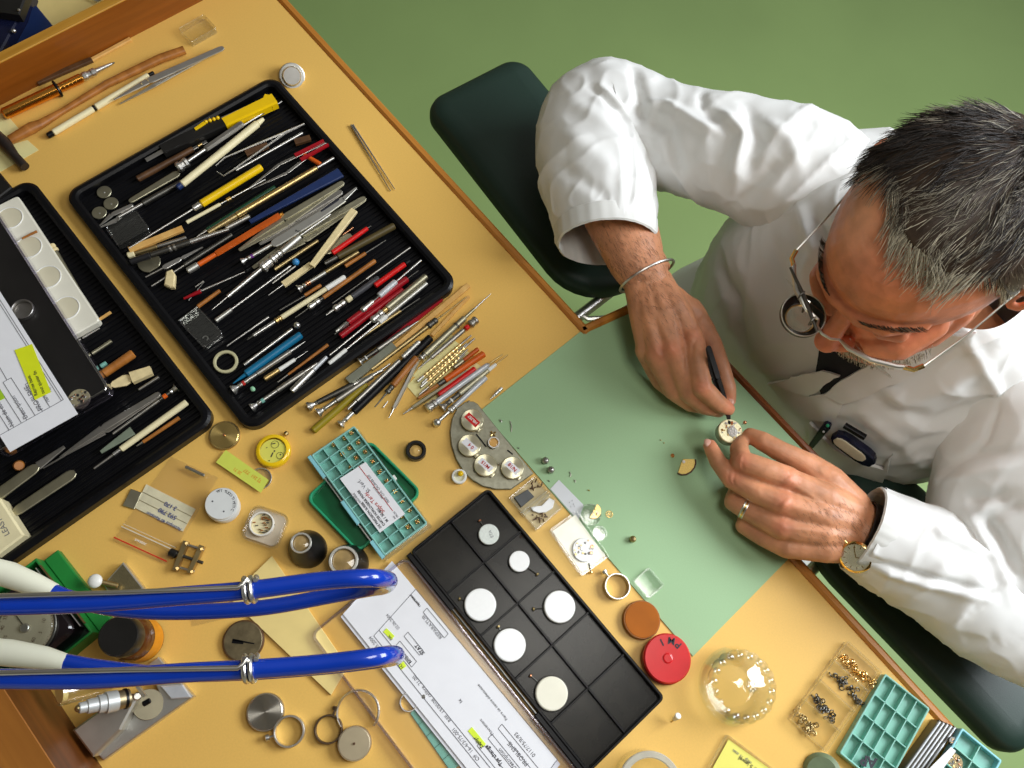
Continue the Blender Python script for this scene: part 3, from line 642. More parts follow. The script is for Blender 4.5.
ST = [([(722, 262), (738, 300), (745, 350)], .010, -.008), ([(735, 240), (760, 300), (770, 350)], .014, .006), ([(770, 230), (790, 290), (790, 350)], .012, -.007),
      ([(800, 205), (818, 250), (800, 300), (788, 350)], .010, .010), ([(815, 215), (832, 245), (815, 275)], .008, -.008), ([(740, 235), (790, 205), (830, 165)], .006, -.005), ([(745, 228), (795, 197), (832, 158)], .006, .004),
      ([(880, 380), (905, 400), (950, 385), (1000, 350)], .012, .008), ([(885, 400), (930, 420), (990, 400)], .012, -.008), ([(860, 410), (900, 440), (930, 470)], .010, .005), ([(870, 360), (920, 350), (980, 320)], .008, .006),
      ([(880, 460), (915, 440), (960, 425)], .006, -.004), ([(885, 466), (920, 455), (960, 450)], .005, .003), ([(820, 400), (845, 412), (870, 405)], .008, .004), ([(960, 330), (985, 370), (1000, 400)], .007, .005)]
v3, bvc = wrinkle(V_, F_, ST, 0.006, 7.0, 1.3)
coat.add([tuple(p) for p in v3], F_); bvT = bvh_of(v3, F_)
def wl(x, y, h): p = W(x, y, h); return (p.x, p.y, p.z)
# right sleeve, bent at the elbow
rs = [(-.115, .735, ZD + .115, .070, .070), (-.185, .716, ZD + .106, .076, .074), (-.262, .684, ZD + .088, .070, .068), (-.340, .655, ZD + .060, .066, .066), (-.398, .628, ZD + .050, .073, .070), (-.385, .590, ZD + .050, .076, .066), (-.335, .550, ZD + .052, .073, .062), (-.292, .520, ZD + .054, .068, .058), (-.262, .497, ZD + .055, .062, .054)]
V_, F_ = loft(rs, 190, 200)
ST = [([(632, 68), (640, 100), (640, 122)], .008, -.012), ([(600, 88), (618, 108), (636, 128)], .006, .006), ([(590, 86), (612, 105), (630, 125)], .005, -.007), ([(640, 104), (665, 104), (700, 125), (722, 135)], .006, .007), ([(646, 118), (668, 130), (680, 170)], .010, -.010),
      ([(700, 92), (702, 110), (718, 122)], .007, -.006), ([(650, 150), (652, 185)], .006, -.008), ([(632, 120), (634, 170), (632, 215)], .003, .003), ([(560, 130), (590, 150), (620, 180)], .012, .004), ([(556, 165), (590, 185), (610, 200)], .010, -.004), ([(570, 100), (600, 120), (628, 150)], .010, .004),
      ([(720, 112), (745, 135), (735, 175)], .007, .009), ([(745, 105), (760, 140), (745, 180)], .009, -.008), ([(760, 120), (790, 140), (800, 170)], .009, .005), ([(700, 190), (690, 205)], .008, -.01), ([(780, 160), (755, 185), (735, 205)], .01, -.007), ([(640, 215), (655, 190), (645, 160)], .006, -.004)]
v3, _ = wrinkle(V_, F_, ST, 0.0055, 8.5, 4.1)
coat.add([tuple(p) for p in v3], F_)
# left sleeve
ls = [(.130, .740, ZD + .105, .062, .060), (.215, .720, ZD + .100, .092, .085), (.282, .668, ZD + .072, .104, .088), (.340, .608, ZD + .048, .104, .080), (.385, .580, ZD + .040, .088, .066), (.345, .545, ZD + .044, .076, .060), (.280, .520, ZD + .047, .066, .056), (.235, .500, ZD + .047, .058, .051), (.198, .485, ZD + .046, .051, .046)]
V_, F_ = loft(ls, 190, 200)
ST = [([(880, 520), (940, 535), (1000, 560)], .006, .004), ([(872, 560), (920, 575), (990, 592)], .004, -.005), ([(872, 568), (920, 583), (990, 600)], .005, .005), ([(985, 520), (1000, 540), (1020, 580)], .007, -.009), ([(970, 515), (988, 545), (1010, 600)], .007, .006),
      ([(930, 495), (965, 500), (1010, 495)], .008, -.010), ([(935, 482), (970, 475), (1015, 465)], .006, .005), ([(940, 470), (975, 455), (1015, 450)], .006, -.006), ([(975, 525), (1005, 510), (1023, 505)], .006, -.005), ([(900, 600), (930, 580), (950, 560)], .008, .004), ([(940, 630), (965, 600), (985, 570)], .009, .004), ([(960, 640), (1000, 640)], .01, -.004), ([(1000, 400), (985, 440), (940, 485)], .004, -.004)]
v3, _ = wrinkle(V_, F_, ST, 0.005, 9.0, 8.7)
coat.add([tuple(p) for p in v3], F_)
coat_o = coat.build('coat', person)
# stitched hems at both cuffs
def cuff(rows, seed):
    e = rows[-1]; p = rows[-2]; a = np.array(e); d = np.array(e[:3]) - np.array(p[:3]); d = d / np.linalg.norm(d); b = M().m(m_seam)
    prof = [(-0.020, 1.0, .0004), (-0.019, 1.0, .0016), (-0.002, 1.0, .0022), (0.0045, 1.0, .0016), (0.006, 1.0, -.0005), (0.002, 1.0, -.0022), (-0.05, 0.98, -.003)]
    t = Vector(d); x = Vector((0, 0, 1)).cross(t).normalized(); y = t.cross(x); vs = []; fs = []; n = 200
    for (s, k_, o_) in prof:
        c = Vector(e[:3]) + t * s
        for k in range(n):
            an = 2 * math.pi * k / n; pr = c + x * (e[3] * math.cos(an)) + y * (e[4] * math.sin(an))
            nd = (x * math.cos(an) / e[3] + y * math.sin(an) / e[4]).normalized()
            off = Vector((seed, seed * 2, seed * 3)); w_ = 0.005 * (noise.noise(pr * 9 + off) + 0.5 * abs(noise.noise(pr * 20.7 + off)) + 0.2 * noise.noise(pr * 54 + off)) * 1.0
            vs.append(tuple(pr + nd * (o_ + w_ + 0.00018 * math.sin(k * 0.9))))
    for i in range(len(prof) - 1):
        for k in range(n): a_, b_ = i * n + k, i * n + (k + 1) % n; fs.append([a_, b_, b_ + n, a_ + n])
    b.add(vs, fs).build('cuff', person)
cuff(rs, 4.1); cuff(ls, 8.7)
def drape(bvx, outline, mt, off, th, name, parent, step=4.0, sub=True, build=True):
    """a cut of cloth lying on the coat: outline read from the photograph, laid on the coat's own surface"""
    xs = [p[0] for p in outline]; ys = [p[1] for p in outline]; import mathutils.geometry as mg
    pts = []; n = len(outline)
    for i in range(n):
        a, b_ = outline[i], outline[(i + 1) % n]; k = max(1, int(math.hypot(b_[0] - a[0], b_[1] - a[1]) / step))
        for j in range(k): pts.append((a[0] + (b_[0] - a[0]) * j / k, a[1] + (b_[1] - a[1]) * j / k))
    nb = len(pts); inner = []
    y = min(ys) + step / 2
    def inside(x, y):
        c = False; j = n - 1
        for i in range(n):
            if (ys[i] > y) != (ys[j] > y) and x < (xs[j] - xs[i]) * (y - ys[i]) / (ys[j] - ys[i]) + xs[i]: c = not c
            j = i
        return c
    while y < max(ys):
        x = min(xs) + step / 2
        while x < max(xs):
            if inside(x, y) and min(math.hypot(x - p[0], y - p[1]) for p in pts[:nb]) > step * 0.5: inner.append((x, y))
            x += step
        y += step
    allp = pts + inner; r = mg.delaunay_2d_cdt([Vector(p) for p in allp], [], [list(range(nb))], 1, 1e-4)
    V2, F2 = r[0], r[2]; top = []; 
    for p in V2:
        q = hit(bvx, p.x, p.y)
        if q is None: q = top[-1][0] if top else Vector((0, .6, ZD))
        nr = bvx.find_nearest(q)[1]
        if nr.z < 0 and nr.dot(Vector((0, 0, ZD + CH)) - q) < 0: nr = -nr
        top.append((q, nr))
    tv = [tuple(q + nr * off) for q, nr in top]; bv2 = [tuple(q + nr * (off - th)) for q, nr in top]; N = len(tv); F2 = [list(f) for f in F2]
    ed = {}
    for f in F2:
        for i in range(len(f)): e = (f[i], f[(i + 1) % len(f)]); ed[e] = 1
    side = [[a, b_, b_ + N, a + N][::-1] for (a, b_) in ed if (b_, a) not in ed]
    b = M().m(mt).add(tv + bv2, F2 + [[i + N for i in f[::-1]] for f in F2] + side, True)
    return b.build(name, parent)
drape(bvT, [(822, 338), (850, 330), (905, 335), (906, 346), (866, 368), (838, 384), (822, 394), (817, 370)], m_shirt, .0035, .003, 'shirt', person)
drape(bvT, [(771, 379), (800, 374), (826, 368), (842, 372), (830, 380), (812, 392), (795, 388)], m_coat, .010, .004, 'collar_point', person)
drape(bvT, [(826, 392), (842, 378), (868, 364), (908, 342), (955, 314), (990, 296), (1000, 306), (960, 340), (905, 378), (872, 392), (845, 402)], m_coat, .008, .004, 'lapel', person)
drape(bvT, [(770, 382), (795, 390), (812, 395), (826, 392), (845, 402), (835, 420), (812, 418), (788, 404)], m_coat, .005, .003, 'front_facing', person)
drape(bvT, [(812, 420), (835, 446), (862, 460), (885, 466), (893, 452), (888, 470), (878, 486), (845, 480), (820, 466), (812, 445)], m_coat, .006, .0045, 'chest_pocket', person)
# trousers and shoes below the bench
tr = M().m(m_trous)
for s in (-1, 1):
    tr.tube([(s * .09, .86, ZD - .40), (s * .12, .74, ZD - .40), (s * .15, .58, ZD - .40), (s * .16, .46, ZD - .41), (s * .16, .43, ZD - .46), (s * .16, .46, ZD - .62), (s * .16, .49, ZD - .82)], [.115, .105, .088, .075, .07, .06, .055], 20)
tr.build('trousers', person)
sk = M().m(m_coat); sk.tube([(-.10, .88, ZD - .385), (-.135, .76, ZD - .375), (-.16, .62, ZD - .375), (-.165, .50, ZD - .39)], [.14, .125, .108, .092], 28); sk.tube([(.10, .88, ZD - .385), (.135, .76, ZD - .375), (.16, .62, ZD - .375), (.165, .50, ZD - .39)], [.14, .125, .108, .092], 28); sk.build('coat_skirt', person)
for s in (-1, 1): M().m(m_blk).tube([(s * .16, .53, .04), (s * .16, .48, .045), (s * .165, .38, .035), (s * .168, .30, .028)], [.036, .040, .040, .026], 14, 0.8).build('shoe', person)
st = thing('stool', 'round black work stool under the man in the white coat', 'stool', (0, .89, 0))
M().m(m_vinyl).lathe((0, .89, ZD - .60), (0, .89, ZD - .53), [(0, .17), (.1, .185), (.8, .19), (1, .165)], 40).build('seat', st)
M().m(m_steel).cyl((0, .89, .06), (0, .89, ZD - .60), .025).build('post', st)
for k in range(5):
    a = 2 * math.pi * k / 5; M().m(m_dark).tube([(0, .89, .07), (.26 * math.cos(a), .89 + .26 * math.sin(a), .035)], [.018, .012], 8).ball((.26 * math.cos(a), .89 + .26 * math.sin(a), .02), .02).build('leg', st)

# ---- spectacles with a swing-down loupe
gl = thing('glasses', 'thin-framed glasses with a round loupe clipped over one lens, worn low on the face', 'glasses', tuple(hp(0, .10, .02)))
WLOC[gl.name] = hp(0, .10, .02)
def gp(x, f, u): return hp(x, f, u)
g = M().m(m_steel); g.tube([gp(-.013, .112, .012), gp(-.008, .118, .016), gp(0, .120, .017), gp(.008, .118, .016), gp(.013, .112, .012)], .0013)
for s in (-1, 1): g.tube([gp(s * .013, .112, .012), gp(s * .025, .114, .018), gp(s * .045, .108, .018), gp(s * .062, .096, .013), gp(s * .068, .090, .012)], [.0013, .0022, .0026, .0024, .0020], 8)
g.build('frame', gl)
for s in (-1, 1):
    t_ = M().m(m_gold if s > 0 else m_gold).tube([gp(s * .066, .092, .012), gp(s * .073, .088, .012), gp(s * .076, .080, .013)], .0024, 8); t_.m(m_steel).tube([gp(s * .076, .080, .013), gp(s * .0795, .04, .018), gp(s * .081, .005, .034), gp(s * .0815, -.008, .036), gp(s * .083, -.018, .028)], .0010, 6); t_.build('temple', gl)
for s in (-1, 1):
    vs = [tuple(gp(s * .040 + .025 * math.cos(a), .108 - 0.10 * abs(.025 * math.cos(a)) - .004 * (1 - math.sin(a)), .0 + .019 * math.sin(a))) for a in [2 * math.pi * k / 28 for k in range(28)]]
    vb = [tuple(Vector(q) + HF * .0012) for q in vs]; n = 28
    M().m(m_glass).add(vs + vb, [list(range(n)), [i + n for i in range(n)][::-1]] + [[i, i + n, (i + 1) % n + n, (i + 1) % n] for i in range(n)], True).build('lens', gl)
lc = W(802, 316, .262); ax = (Vector((0, 0, ZD + CH)) - lc).normalized() * 0.55 + Vector((0.05, .1, .85)); ax.normalize()
lp = M().m(m_blk2); lp.lathe(lc - ax * .007, lc + ax * .004, [(0, .0145), (.1, .0178), (.6, .0215), (1, .0215), (1, .0203), (.7, .0196), (.3, .0145), (0.0, .0136)], 40, caps=False)
lp.m(m_steel).tube([lc + ax * .0042 + (frame(ax)[0] * math.cos(a) + frame(ax)[1] * math.sin(a)) * .0210 for a in [2 * math.pi * k / 40 for k in range(41)]], .0007, 6)
lp.build('loupe_ring', gl)
lq = lc - ax * .004 + Vector((.001, -.002, 0)); l2 = M().m(m_brass); l2.tube([lq + (frame(ax)[0] * math.cos(a) + frame(ax)[1] * math.sin(a)) * .0138 for a in [2 * math.pi * k / 32 for k in range(33)]], .0009, 6); l2.m(m_glass).lathe(lq - ax * .001, lq + ax * .002, [(0, .0136), (.5, .0136), (1, .010)], 32); l2.build('loupe_lens', gl)
c2 = M().m(m_dark); A0 = gp(-.066, .096, .016); A1 = gp(-.004, .122, .020)
c2.tube([A0, A0.lerp(A1, .5) + Vector((0, 0, .002)), A1], [.0012, .0022, .0014]); c2.tube([A0.lerp(A1, .55), lc.lerp(A0.lerp(A1, .6), .5) + Vector((0, 0, -.003)), lc + (A0.lerp(A1, .6) - lc).normalized() * .018], .0013)
for t in (.45, .85): q = A0.lerp(A1, t); c2.tube([q + HF * .002 - HU * .004, q + HF * .005, q + HU * .006 + HF * .002, q + HU * .005 - HF * .003], .0009)
c2.build('clip', gl)

# ---- things worn and held
q0 = W(648, 279, .054)
ax = (W(655, 292, .054) - W(638, 262, .054)).normalized(); xx, yy, _ = frame(ax)
b_ = M().m(m_steel); ctr = W(647, 276, .052); b_.tube([ctr + xx * (.0385 * math.cos(a)) + yy * (.0295 * math.sin(a)) - ax * .002 * math.cos(a) for a in [math.radians(t) for t in range(-20, 341, 8)]], .0017, 8)
tag(b_.build('bracelet'), 'plain thin silver bangle round the bare wrist of the tweezer hand', 'bracelet')
ax = (W(740, 506, .033) - W(757, 515, .038)).normalized(); xx, yy, _ = frame(ax); ctr = W(745, 508, .0325); b_ = M()
for d_, mt, r in ((-.0018, m_steel, .0124), (0, m_gold, .0127), (.0018, m_steel, .0124)): b_.m(mt).tube([ctr + ax * d_ + xx * (r * math.cos(a)) + yy * (r * math.sin(a)) for a in [2 * math.pi * k / 30 for k in range(31)]], .0011, 6)
tag(b_.build('finger_ring'), 'two-tone gold and steel wedding band on the left hand', 'ring')
# wristwatch
wt = thing('wristwatch', 'gold wristwatch with cream dial and black strap at the left coat cuff', 'watch', tuple(W(856, 556, .05)))
wc = W(856, 557, .064); wax = Vector((-.10, -.62, .72)).normalized(); xx, yy, _ = frame(wax)
M().m(m_gold).lathe(wc - wax * .004, wc + wax * .0035, [(0, .0150), (.2, .0175), (.7, .0178), (.9, .0165), (1, .0150), (.9, .0148)], 40, caps=False).lathe(wc - wax * .0045, wc - wax * .003, [(0, .015), (1, .015)], 30).build('case', wt)
M().m(mat('cream_dial', S(238, 230, 205), 0.35, var=0.02)).lathe(wc + wax * .0012, wc + wax * .0020, [(0, .0150), (1, .0150)], 40).build('dial', wt)
hd = M().m(m_gold)
for k in range(12): a = math.pi * k / 6; p = wc + wax * .0021; e1 = (xx * math.cos(a) + yy * math.sin(a)); hd.bar(p + e1 * .0105, p + e1 * .0135, .0009, .0004, up=tuple(wax))
for a, l_ in ((0.9, .009), (2.7, .012)): e1 = (xx * math.cos(a) + yy * math.sin(a)); hd.bar(wc + wax * .0024, wc + wax * .0024 + e1 * l_, .0009, .0003, up=tuple(wax))
hd.build('hands', wt); M().m(m_gold).cyl(wc - xx * .0170 , wc - xx * .0215, .0022, 10).build('crown', wt)
M().m(m_glass).lathe(wc + wax * .003, wc + wax * .0042, [(0, .0150), (.6, .0146), (1, .010)], 36).build('crystal', wt)
ax = (W(895, 548, .045) - W(862, 532, .043)).normalized(); xs, ys, _ = frame(ax); ctr = W(868, 534, .043); b_ = M().m(mat('black_leather', (0.014, 0.012, 0.011), 0.55, var=0.3)); ring_ = []
for k in range(41):
    a = 2 * math.pi * k / 40; ring_.append(ctr + xs * (.0355 * math.cos(a)) + ys * (.0300 * math.sin(a)))
vs = []; fs = []
for k in range(40):
    o_ = (ring_[k] - ctr).normalized()
    for dd, ee in ((-.009, 0), (-.009, .002), (.009, .002), (.009, 0)): vs.append(tuple(ring_[k] + ax * dd + o_ * ee))
for k in range(40):
    for i in range(4): j = (i + 1) % 4; k2 = (k + 1) % 40; fs.append([k * 4 + i, k2 * 4 + i, k2 * 4 + j, k * 4 + j])
b_.add(vs, fs); b_.build('strap', wt)
# tweezers in the right hand
tw = M().m(mat('blackened_steel', (0.035, 0.033, 0.032), 0.4, 0.6, var=0.2))
a0 = W(708, 346, .090); a1 = W(716, 378, .066); a2 = W(727.5, 410, .032); a3 = W(729.5, 424, .039)
for o_ in (-.0016, .0016):
    ov = Vector((o_, o_ * .8, 0)); tw.bar(a0, a1 + ov * 1.4, .0070, .0012, .0070, rnd=True); tw.bar(a1 + ov * 1.4, a2 + ov, .0066, .0012, .0036); tw.bar(a2 + ov, a3 + ov * .2, .0040, .0012, .0012)
tag(tw.build('tweezers'), 'black tweezers held in the right hand above the watch movement', 'tweezers')
# movement in a holder
mv = thing('movement_holder', 'round brass-jewelled watch movement in a ring holder pinched in the left hand', 'watch movement', tuple(W(730, 433, .022)))
mc = W(730, 431.5, .036)
M().m(m_dull).lathe(mc - Vector((0, 0, .014)), mc, [(0, .0125), (.3, .0148), (.9, .0150), (1, .0142)], 40).build('holder', mv)
M().m(mat('pale_gold', (0.92, 0.82, 0.52), 0.45, 0.5, var=0.15, scale=500)).lathe(mc, mc + Vector((0, 0, .002)), [(0, .0148), (.6, .0148), (1, .0140)], 40).build('main_plate', mv)
gm = M(); rg = random.Random(5)
for k in range(46):
    a = rg.uniform(0, 6.28); r = rg.uniform(.002, .0128); s_ = rg.uniform(.0006, .0016); gm.m(rg.choice([m_brass, m_steel, m_dull, m_copper, m_gold])); gm.cyl(mc + Vector((r * math.cos(a), r * math.sin(a), .0018)), mc + Vector((r * math.cos(a), r * math.sin(a), .0026 + s_ * .3)), s_, 10)
gm.m(m_dull).lathe(mc + Vector((.002, .001, .002)), mc + Vector((.002, .001, .0032)), [(0, .0062), (.7, .0062), (1, .0055)], 26); gm.m(m_steel)
for k in range(5): a = k * 1.256; gm.cyl(mc + Vector((.002 + .0034 * math.cos(a), .001 + .0034 * math.sin(a), .003)), mc + Vector((.002 + .0034 * math.cos(a), .001 + .0034 * math.sin(a), .0040)), .0012, 8)
gm.build('wheels_and_bridges', mv)
cw = W(745, 422.5, .036); M().m(m_dark).cyl(mc + (cw - mc) * .8 + Vector((0, 0, -.001)), cw, .0005, 6).build('stem', mv); M().m(m_copper).ball(cw, .0024, 12).build('crown', mv)
# electronic key fob and clip in the chest pocket
kf = thing('pocket_gadget', 'dark blue and cream key fob poking out of the chest pocket', 'key fob', tuple(W(845, 440, -.02)))
def tk(px, py, off): q = hit(bvT, px, py); nr = bvT.find_nearest(q)[1]; return q + (nr if nr.dot(Vector((0, 0, ZD + CH)) - q) > 0 else -nr) * off
a0, a1 = tk(838, 426, .016), tk(876, 454, .014)
m_navy = mat('navy_gloss_plastic', (0.006, 0.008, 0.03), 0.25, var=0.2)
upn = (bvT.find_nearest(a0)[1]); upn = upn if upn.z > 0 else -upn
M().m(m_navy).bar(a0, a1, .026, .010, .026, up=tuple(upn), rnd=True).build('casing', kf)
M().m(mat('cream_plastic', S(226, 216, 188), 0.4)).bar(a0.lerp(a1, .05) + upn * .0055, a0.lerp(a1, .80) + upn * .0055, .015, .002, .015, up=tuple(upn), rnd=True).build('cream_panel', kf)
M().m(m_blk).bar(tk(846, 417, .012) , tk(870, 430, .012), .006, .006, up=tuple(upn)).build('side_button', kf)
kc = thing('pocket_clip', 'slim black clip with a green dot beside the key fob in the pocket', 'clip', tuple(W(824, 430, -.02)))
M().m(m_navy).bar(tk(833, 415, .014), tk(817, 440, .014), .010, .006, .007, up=tuple(upn), rnd=True).build('clip_body', kc)
M().m(m_grn).ball(tk(833, 415, .0175), .0022).build('green_dot', kc)
M().m(m_silver).ball(tk(829, 423, .0172), .0016, 8).build('rivet', kc)
# ================================================================== TRAYS
def tray(lab, x0, x1, y0, y1, hh=0.015, rib=0.0062, floor=0.003, name='tool_tray', cat='tray'):
    t = thing(name, lab, cat, ((x0 + x1) / 2, (y0 + y1) / 2, ZD)); O_ = rrect(x0, x1, y0, y1, 0.018, 8); I_ = rrect(x0 + 0.011, x1 - 0.011, y0 + 0.011, y1 - 0.011, 0.009, 8)
    M().m(m_blk).wallring(O_, I_, ZD + 0.0005, ZD + hh, 0.002).build('rim', t)
    b = M().m(m_blk); xa, xb, ya, yb = x0 + 0.0105, x1 - 0.0105, y0 + 0.0105, y1 - 0.0105; n = int((xb - xa) / rib); vs = []; fs = []
    pts = []
    for k in range(n):
        x = xa + (xb - xa) * k / n; w = (xb - xa) / n; pts += [(x, floor), (x + w * .30, floor), (x + w * .45, floor + .0018), (x + w * .62, floor + .0018), (x + w * .77, floor)]
    pts.append((xb, floor))
    for x, z in pts: vs += [(x, ya, ZD + z), (x, yb, ZD + z)]
    for k in range(len(pts) - 1): fs.append([2 * k, 2 * k + 2, 2 * k + 3, 2 * k + 1])
    b.add(vs, fs, False); b.box(xa, xb, ya, yb, ZD + .0004, ZD + floor - .0008, 0); b.build('ribbed_floor', t); return t
tray('large black ribbed tool tray in the middle of the bench, crowded with watchmaking tools', -.736, -.341, .018, .328)
tray('second black ribbed tool tray at the left edge, under the clear box and form', -.779, -.377, -.318, .000)

# ================================================================== HELPERS FOR HAND TOOLS
def T(name, lab, cat, p0, p1, segs, h=None, h2=None, lev=0, base=0.0052, group=None):
    r = max(max(s[4], s[5]) for s in segs); h = base + r + lev * .005 if h is None else h; h2 = h if h2 is None else h2
    A, B_ = W(p0[0], p0[1], h), W(p1[0], p1[1], h2); parts = {}
    for s in segs:
        pn, mt, t0, t1, r0, r1 = s[:6]; st = s[6] if len(s) > 6 else 'c'; b = parts.setdefault(pn, M()); b.m(mt); a, c = A.lerp(B_, t0), A.lerp(B_, t1); L_ = (c - a).length
        if st == 'c': b.cyl(a, c, r0, 12, r1)
        elif st == 'n': b.lathe(a, c, [(0, r0), (1, r1)], 10)
        elif st == 'x': b.lathe(a, c, [(0, r0 * .9), (.04, r0), (.96, r1), (1, r1 * .9)], 6, smooth=False)
        elif st == 'f': b.lathe(a, c, [(0, r0), (.18, r0), (.30, r0 * .8), (.75, r1 * .6), (1, r1)], 14)          # flared swivel foot
        elif st == 'k': b.lathe(a, c, [(0, r0 * .7), (.12, r0), (.3, r0), (.4, r0 * .8), (.6, r0 * .8), (.7, r1), (.9, r1), (1, r1 * .7)], 14, smooth=False)
        elif st == 'g': b.lathe(a, c, [(i / 12, r0 * (1 if i % 2 else .78)) for i in range(13)], 10)                # ribbed grip
        elif st == 't': b.lathe(a, c, [(i / 40, r0 * (1 if (i // 2) % 2 else .70)) for i in range(41)], 8)          # twisted
        elif st == 'b': b.bar(a, c, r0 * 2, min(.0016, r0), r1 * 2)
        elif st == 'B': b.bar(a, c, r0 * 2, min(.0022, r0), r1 * 2, rnd=True)
        elif st == 'q': b.bar(a, c, r0 * 2, r0 * 1.2, r1 * 2)
        elif st == 'o': b.ball(tuple(a.lerp(c, .5)), r0, 12)
    if len(parts) == 1:
        return tag(list(parts.values())[0].build(name), lab, cat, group)
    root = thing(name, lab, cat, tuple(A.lerp(B_, .5) - Vector((0, 0, r))), group)
    for pn, b in parts.items(): b.build(pn, root)
    return root
def TW(name, lab, p0, p1, w, mt, h=.008, spread=.12, tip=None, rear=None, lev=0, group=None, cat='tweezers'):
    """flat tweezers: two leaves joined at p1 (rear), points at p0"""
    h = h + lev * .005; A, B_ = W(*p0, h - .001), W(*p1, h); d = (B_ - A); sd = Vector((-d.y, d.x, 0)).normalized() * d.length * spread / 2
    root = thing(name, lab, cat, tuple(A.lerp(B_, .5) - Vector((0, 0, h - .004))), group)
    for s in (-1, 1):
        b = M().m(mt); tp = A + sd * s * .25; m1 = A.lerp(B_, .42) + sd * s + Vector((0, 0, .0008 * s)); b.bar(tp, m1, w * .22, .0012, w); b.bar(m1, B_ + Vector((0, 0, .0007 * s)), w, .0012, w * .8, rnd=True); b.build('leaf', root)
    return root
def R4(pts, h):
    q = [W(x, y, h) for x, y in pts]; c = sum(q, Vector()) / 4; e = ((q[1] - q[0]) + (q[2] - q[3])) / 2; f = ((q[3] - q[0]) + (q[2] - q[1])) / 2
    return c, math.atan2(e.y, e.x), e.length, f.length
def cbox(name, lab, cat, pts, z0, hh, floor=True, wallt=.0016, mt=None, rm=None, lidtop=False, r=.003, group=None):
    """clear plastic box standing on four corners read off the photograph"""
    c, a, L_, F_ = R4(pts, z0); root = thing(name, lab, cat, tuple(Vector((c.x, c.y, ZD + z0))), group); mt = mt or m_clear; rm = rm or m_clearR
    o = rrect(-L_ / 2, L_ / 2, -F_ / 2, F_ / 2, r, 4); i_ = rrect(-L_ / 2 + wallt, L_ / 2 - wallt, -F_ / 2 + wallt, F_ / 2 - wallt, max(.0005, r - wallt), 4)
    b = M().at((c.x, c.y, ZD + z0), a).m(rm); b.wallring(o, i_, 0, hh, .0004); b.build('wall', root)
    if floor: M().at((c.x, c.y, ZD + z0), a).m(mt).prism(i_, 0.0001, .0010).build('floor_panel', root)
    if lidtop: M().at((c.x, c.y, ZD + z0), a).m(mt).prism(i_, hh - .0012, hh - .0002).build('top_panel', root)
    return root, c, a, L_, F_
mm = .001
a_ = Zm(0, 0, 4); b_ = Zm(60, 70, 5.12); c_ = Zm(160, 70, 5.12); d_ = Zm(120, 180, 5.12); e_ = Zm(260, 180, 5.12); f_ = Zm(180, 290, 5.12); g_ = Zm(340, 270, 5.12); h_ = Zm(0, 180, 5.12)
K = 1024 / 220.0
i_ = Zm(0, 320, K); j_ = Zm(90, 400, K); k_ = Zm(0, 520, K); l_ = Zm(0, 603, K); m_ = Zm(200, 520, K); n_ = Zm(200, 603, K); o_ = Zm(290, 400, K); p_ = Zm(340, 580, 4.096); q_ = Zm(430, 390, K); r_ = Zm(400, 480, 3.657); zs_ = Zm(540, 540, 5.12); zt_ = Zm(580, 603, K); zu_ = Zm(760, 590, 4.267); v_ = Zm(340, 290, 5.485)

# ================================================================== TOOLS IN THE LARGE TRAY
TT = thing('box_cutter', 'snap-off box cutter with yellow and black grip lying along the top of the tool tray', 'knife', tuple(W(212, 125, .008)))
A0, A1, A2 = W(*b_(440, 462), .012), W(*b_(525, 415), .013), W(*c_(325, 268), .015); A3 = W(*c_(585, 150), .016); up_ = Vector((0, 0, 1))
b = M().m(m_steel); b.bar(A0, A1, .006, .0008, .006); b.build('blade', TT)
b = M().m(m_blk2); b.bar(A1, A2, .014, .012, .019, rnd=False); b.build('front_grip', TT)
sd = (A3 - A2).normalized().cross(up_) * .0035; b = M().m(m_yellow); b.bar(A2 + sd, A3 + sd * .6, .0135, .013, .017); b.bar(A2.lerp(A3, .82), A3, .022, .012, .016, rnd=True); b.build('rear_grip', TT)
b = M().m(m_dull); b.bar(A1.lerp(A3, .3) - sd * 1.2 + Vector((0, 0, .004)), A3 - sd * 1.5 + Vector((0, 0, .001)), .003, .003, .003); b.build('slide_rail', TT)
b = M().m(m_yellow); p0 = W(*c_(235, 265), .022); p1 = W(*c_(295, 245), .022)
for k in range(4): b.ball(p0.lerp(p1, k / 3), .0026, 10)
b.bar(W(*c_(180, 305), .020), p0, .004, .003, .004); b.build('slider', TT)
T('knife', 'dark brown wooden-handled knife beneath the box cutter', 'knife', b_(395, 560), b_(790, 345), [('handle', m_dwood, 0, .72, .0042, .0040), ('blade', m_dull, .72, .9, .0022, .002, 'b'), ('blade', m_brass, .78, .84, .0026, .0026)])
T('pin_vise', 'steel pin vise with a knurled chrome disc on its nose, near the box cutter', 'pin vise', b_(600, 505), b_(935, 275), [('knurled_disc', m_steel, 0, .16, .0072, .0066, 'k'), ('nose', m_steel, .16, .42, .0026, .0026), ('barrel', m_dull, .42, 1, .0042, .0046, 'x')], lev=.8)
T('pin_vise_rod', 'thin polished rod reaching towards the upper corner of the tool tray', 'rod', c_(425, 285), c_(625, 160), [('rod', m_steel, 0, .6, .0016, .0016), ('rod', m_dull, .6, 1, .0010, .0010)], lev=1)
T('burnisher', 'flat brass-coloured burnisher beside the knurled chrome disc', 'file', b_(355, 675), b_(610, 525), [('blade', m_olive, 0, 1, .0036, .0050, 'B')])
T('felt_pen', 'cream pen with a dark blue end lying across the top of the tool tray', 'pen', b_(600, 605), c_(530, 250), [('end_cap', m_blue, 0, .05, .0040, .0042), ('barrel', m_ivory, .05, .93, .0046, .0050), ('nose_cone', m_ivory, .93, 1, .0038, .0024)], lev=1.4)
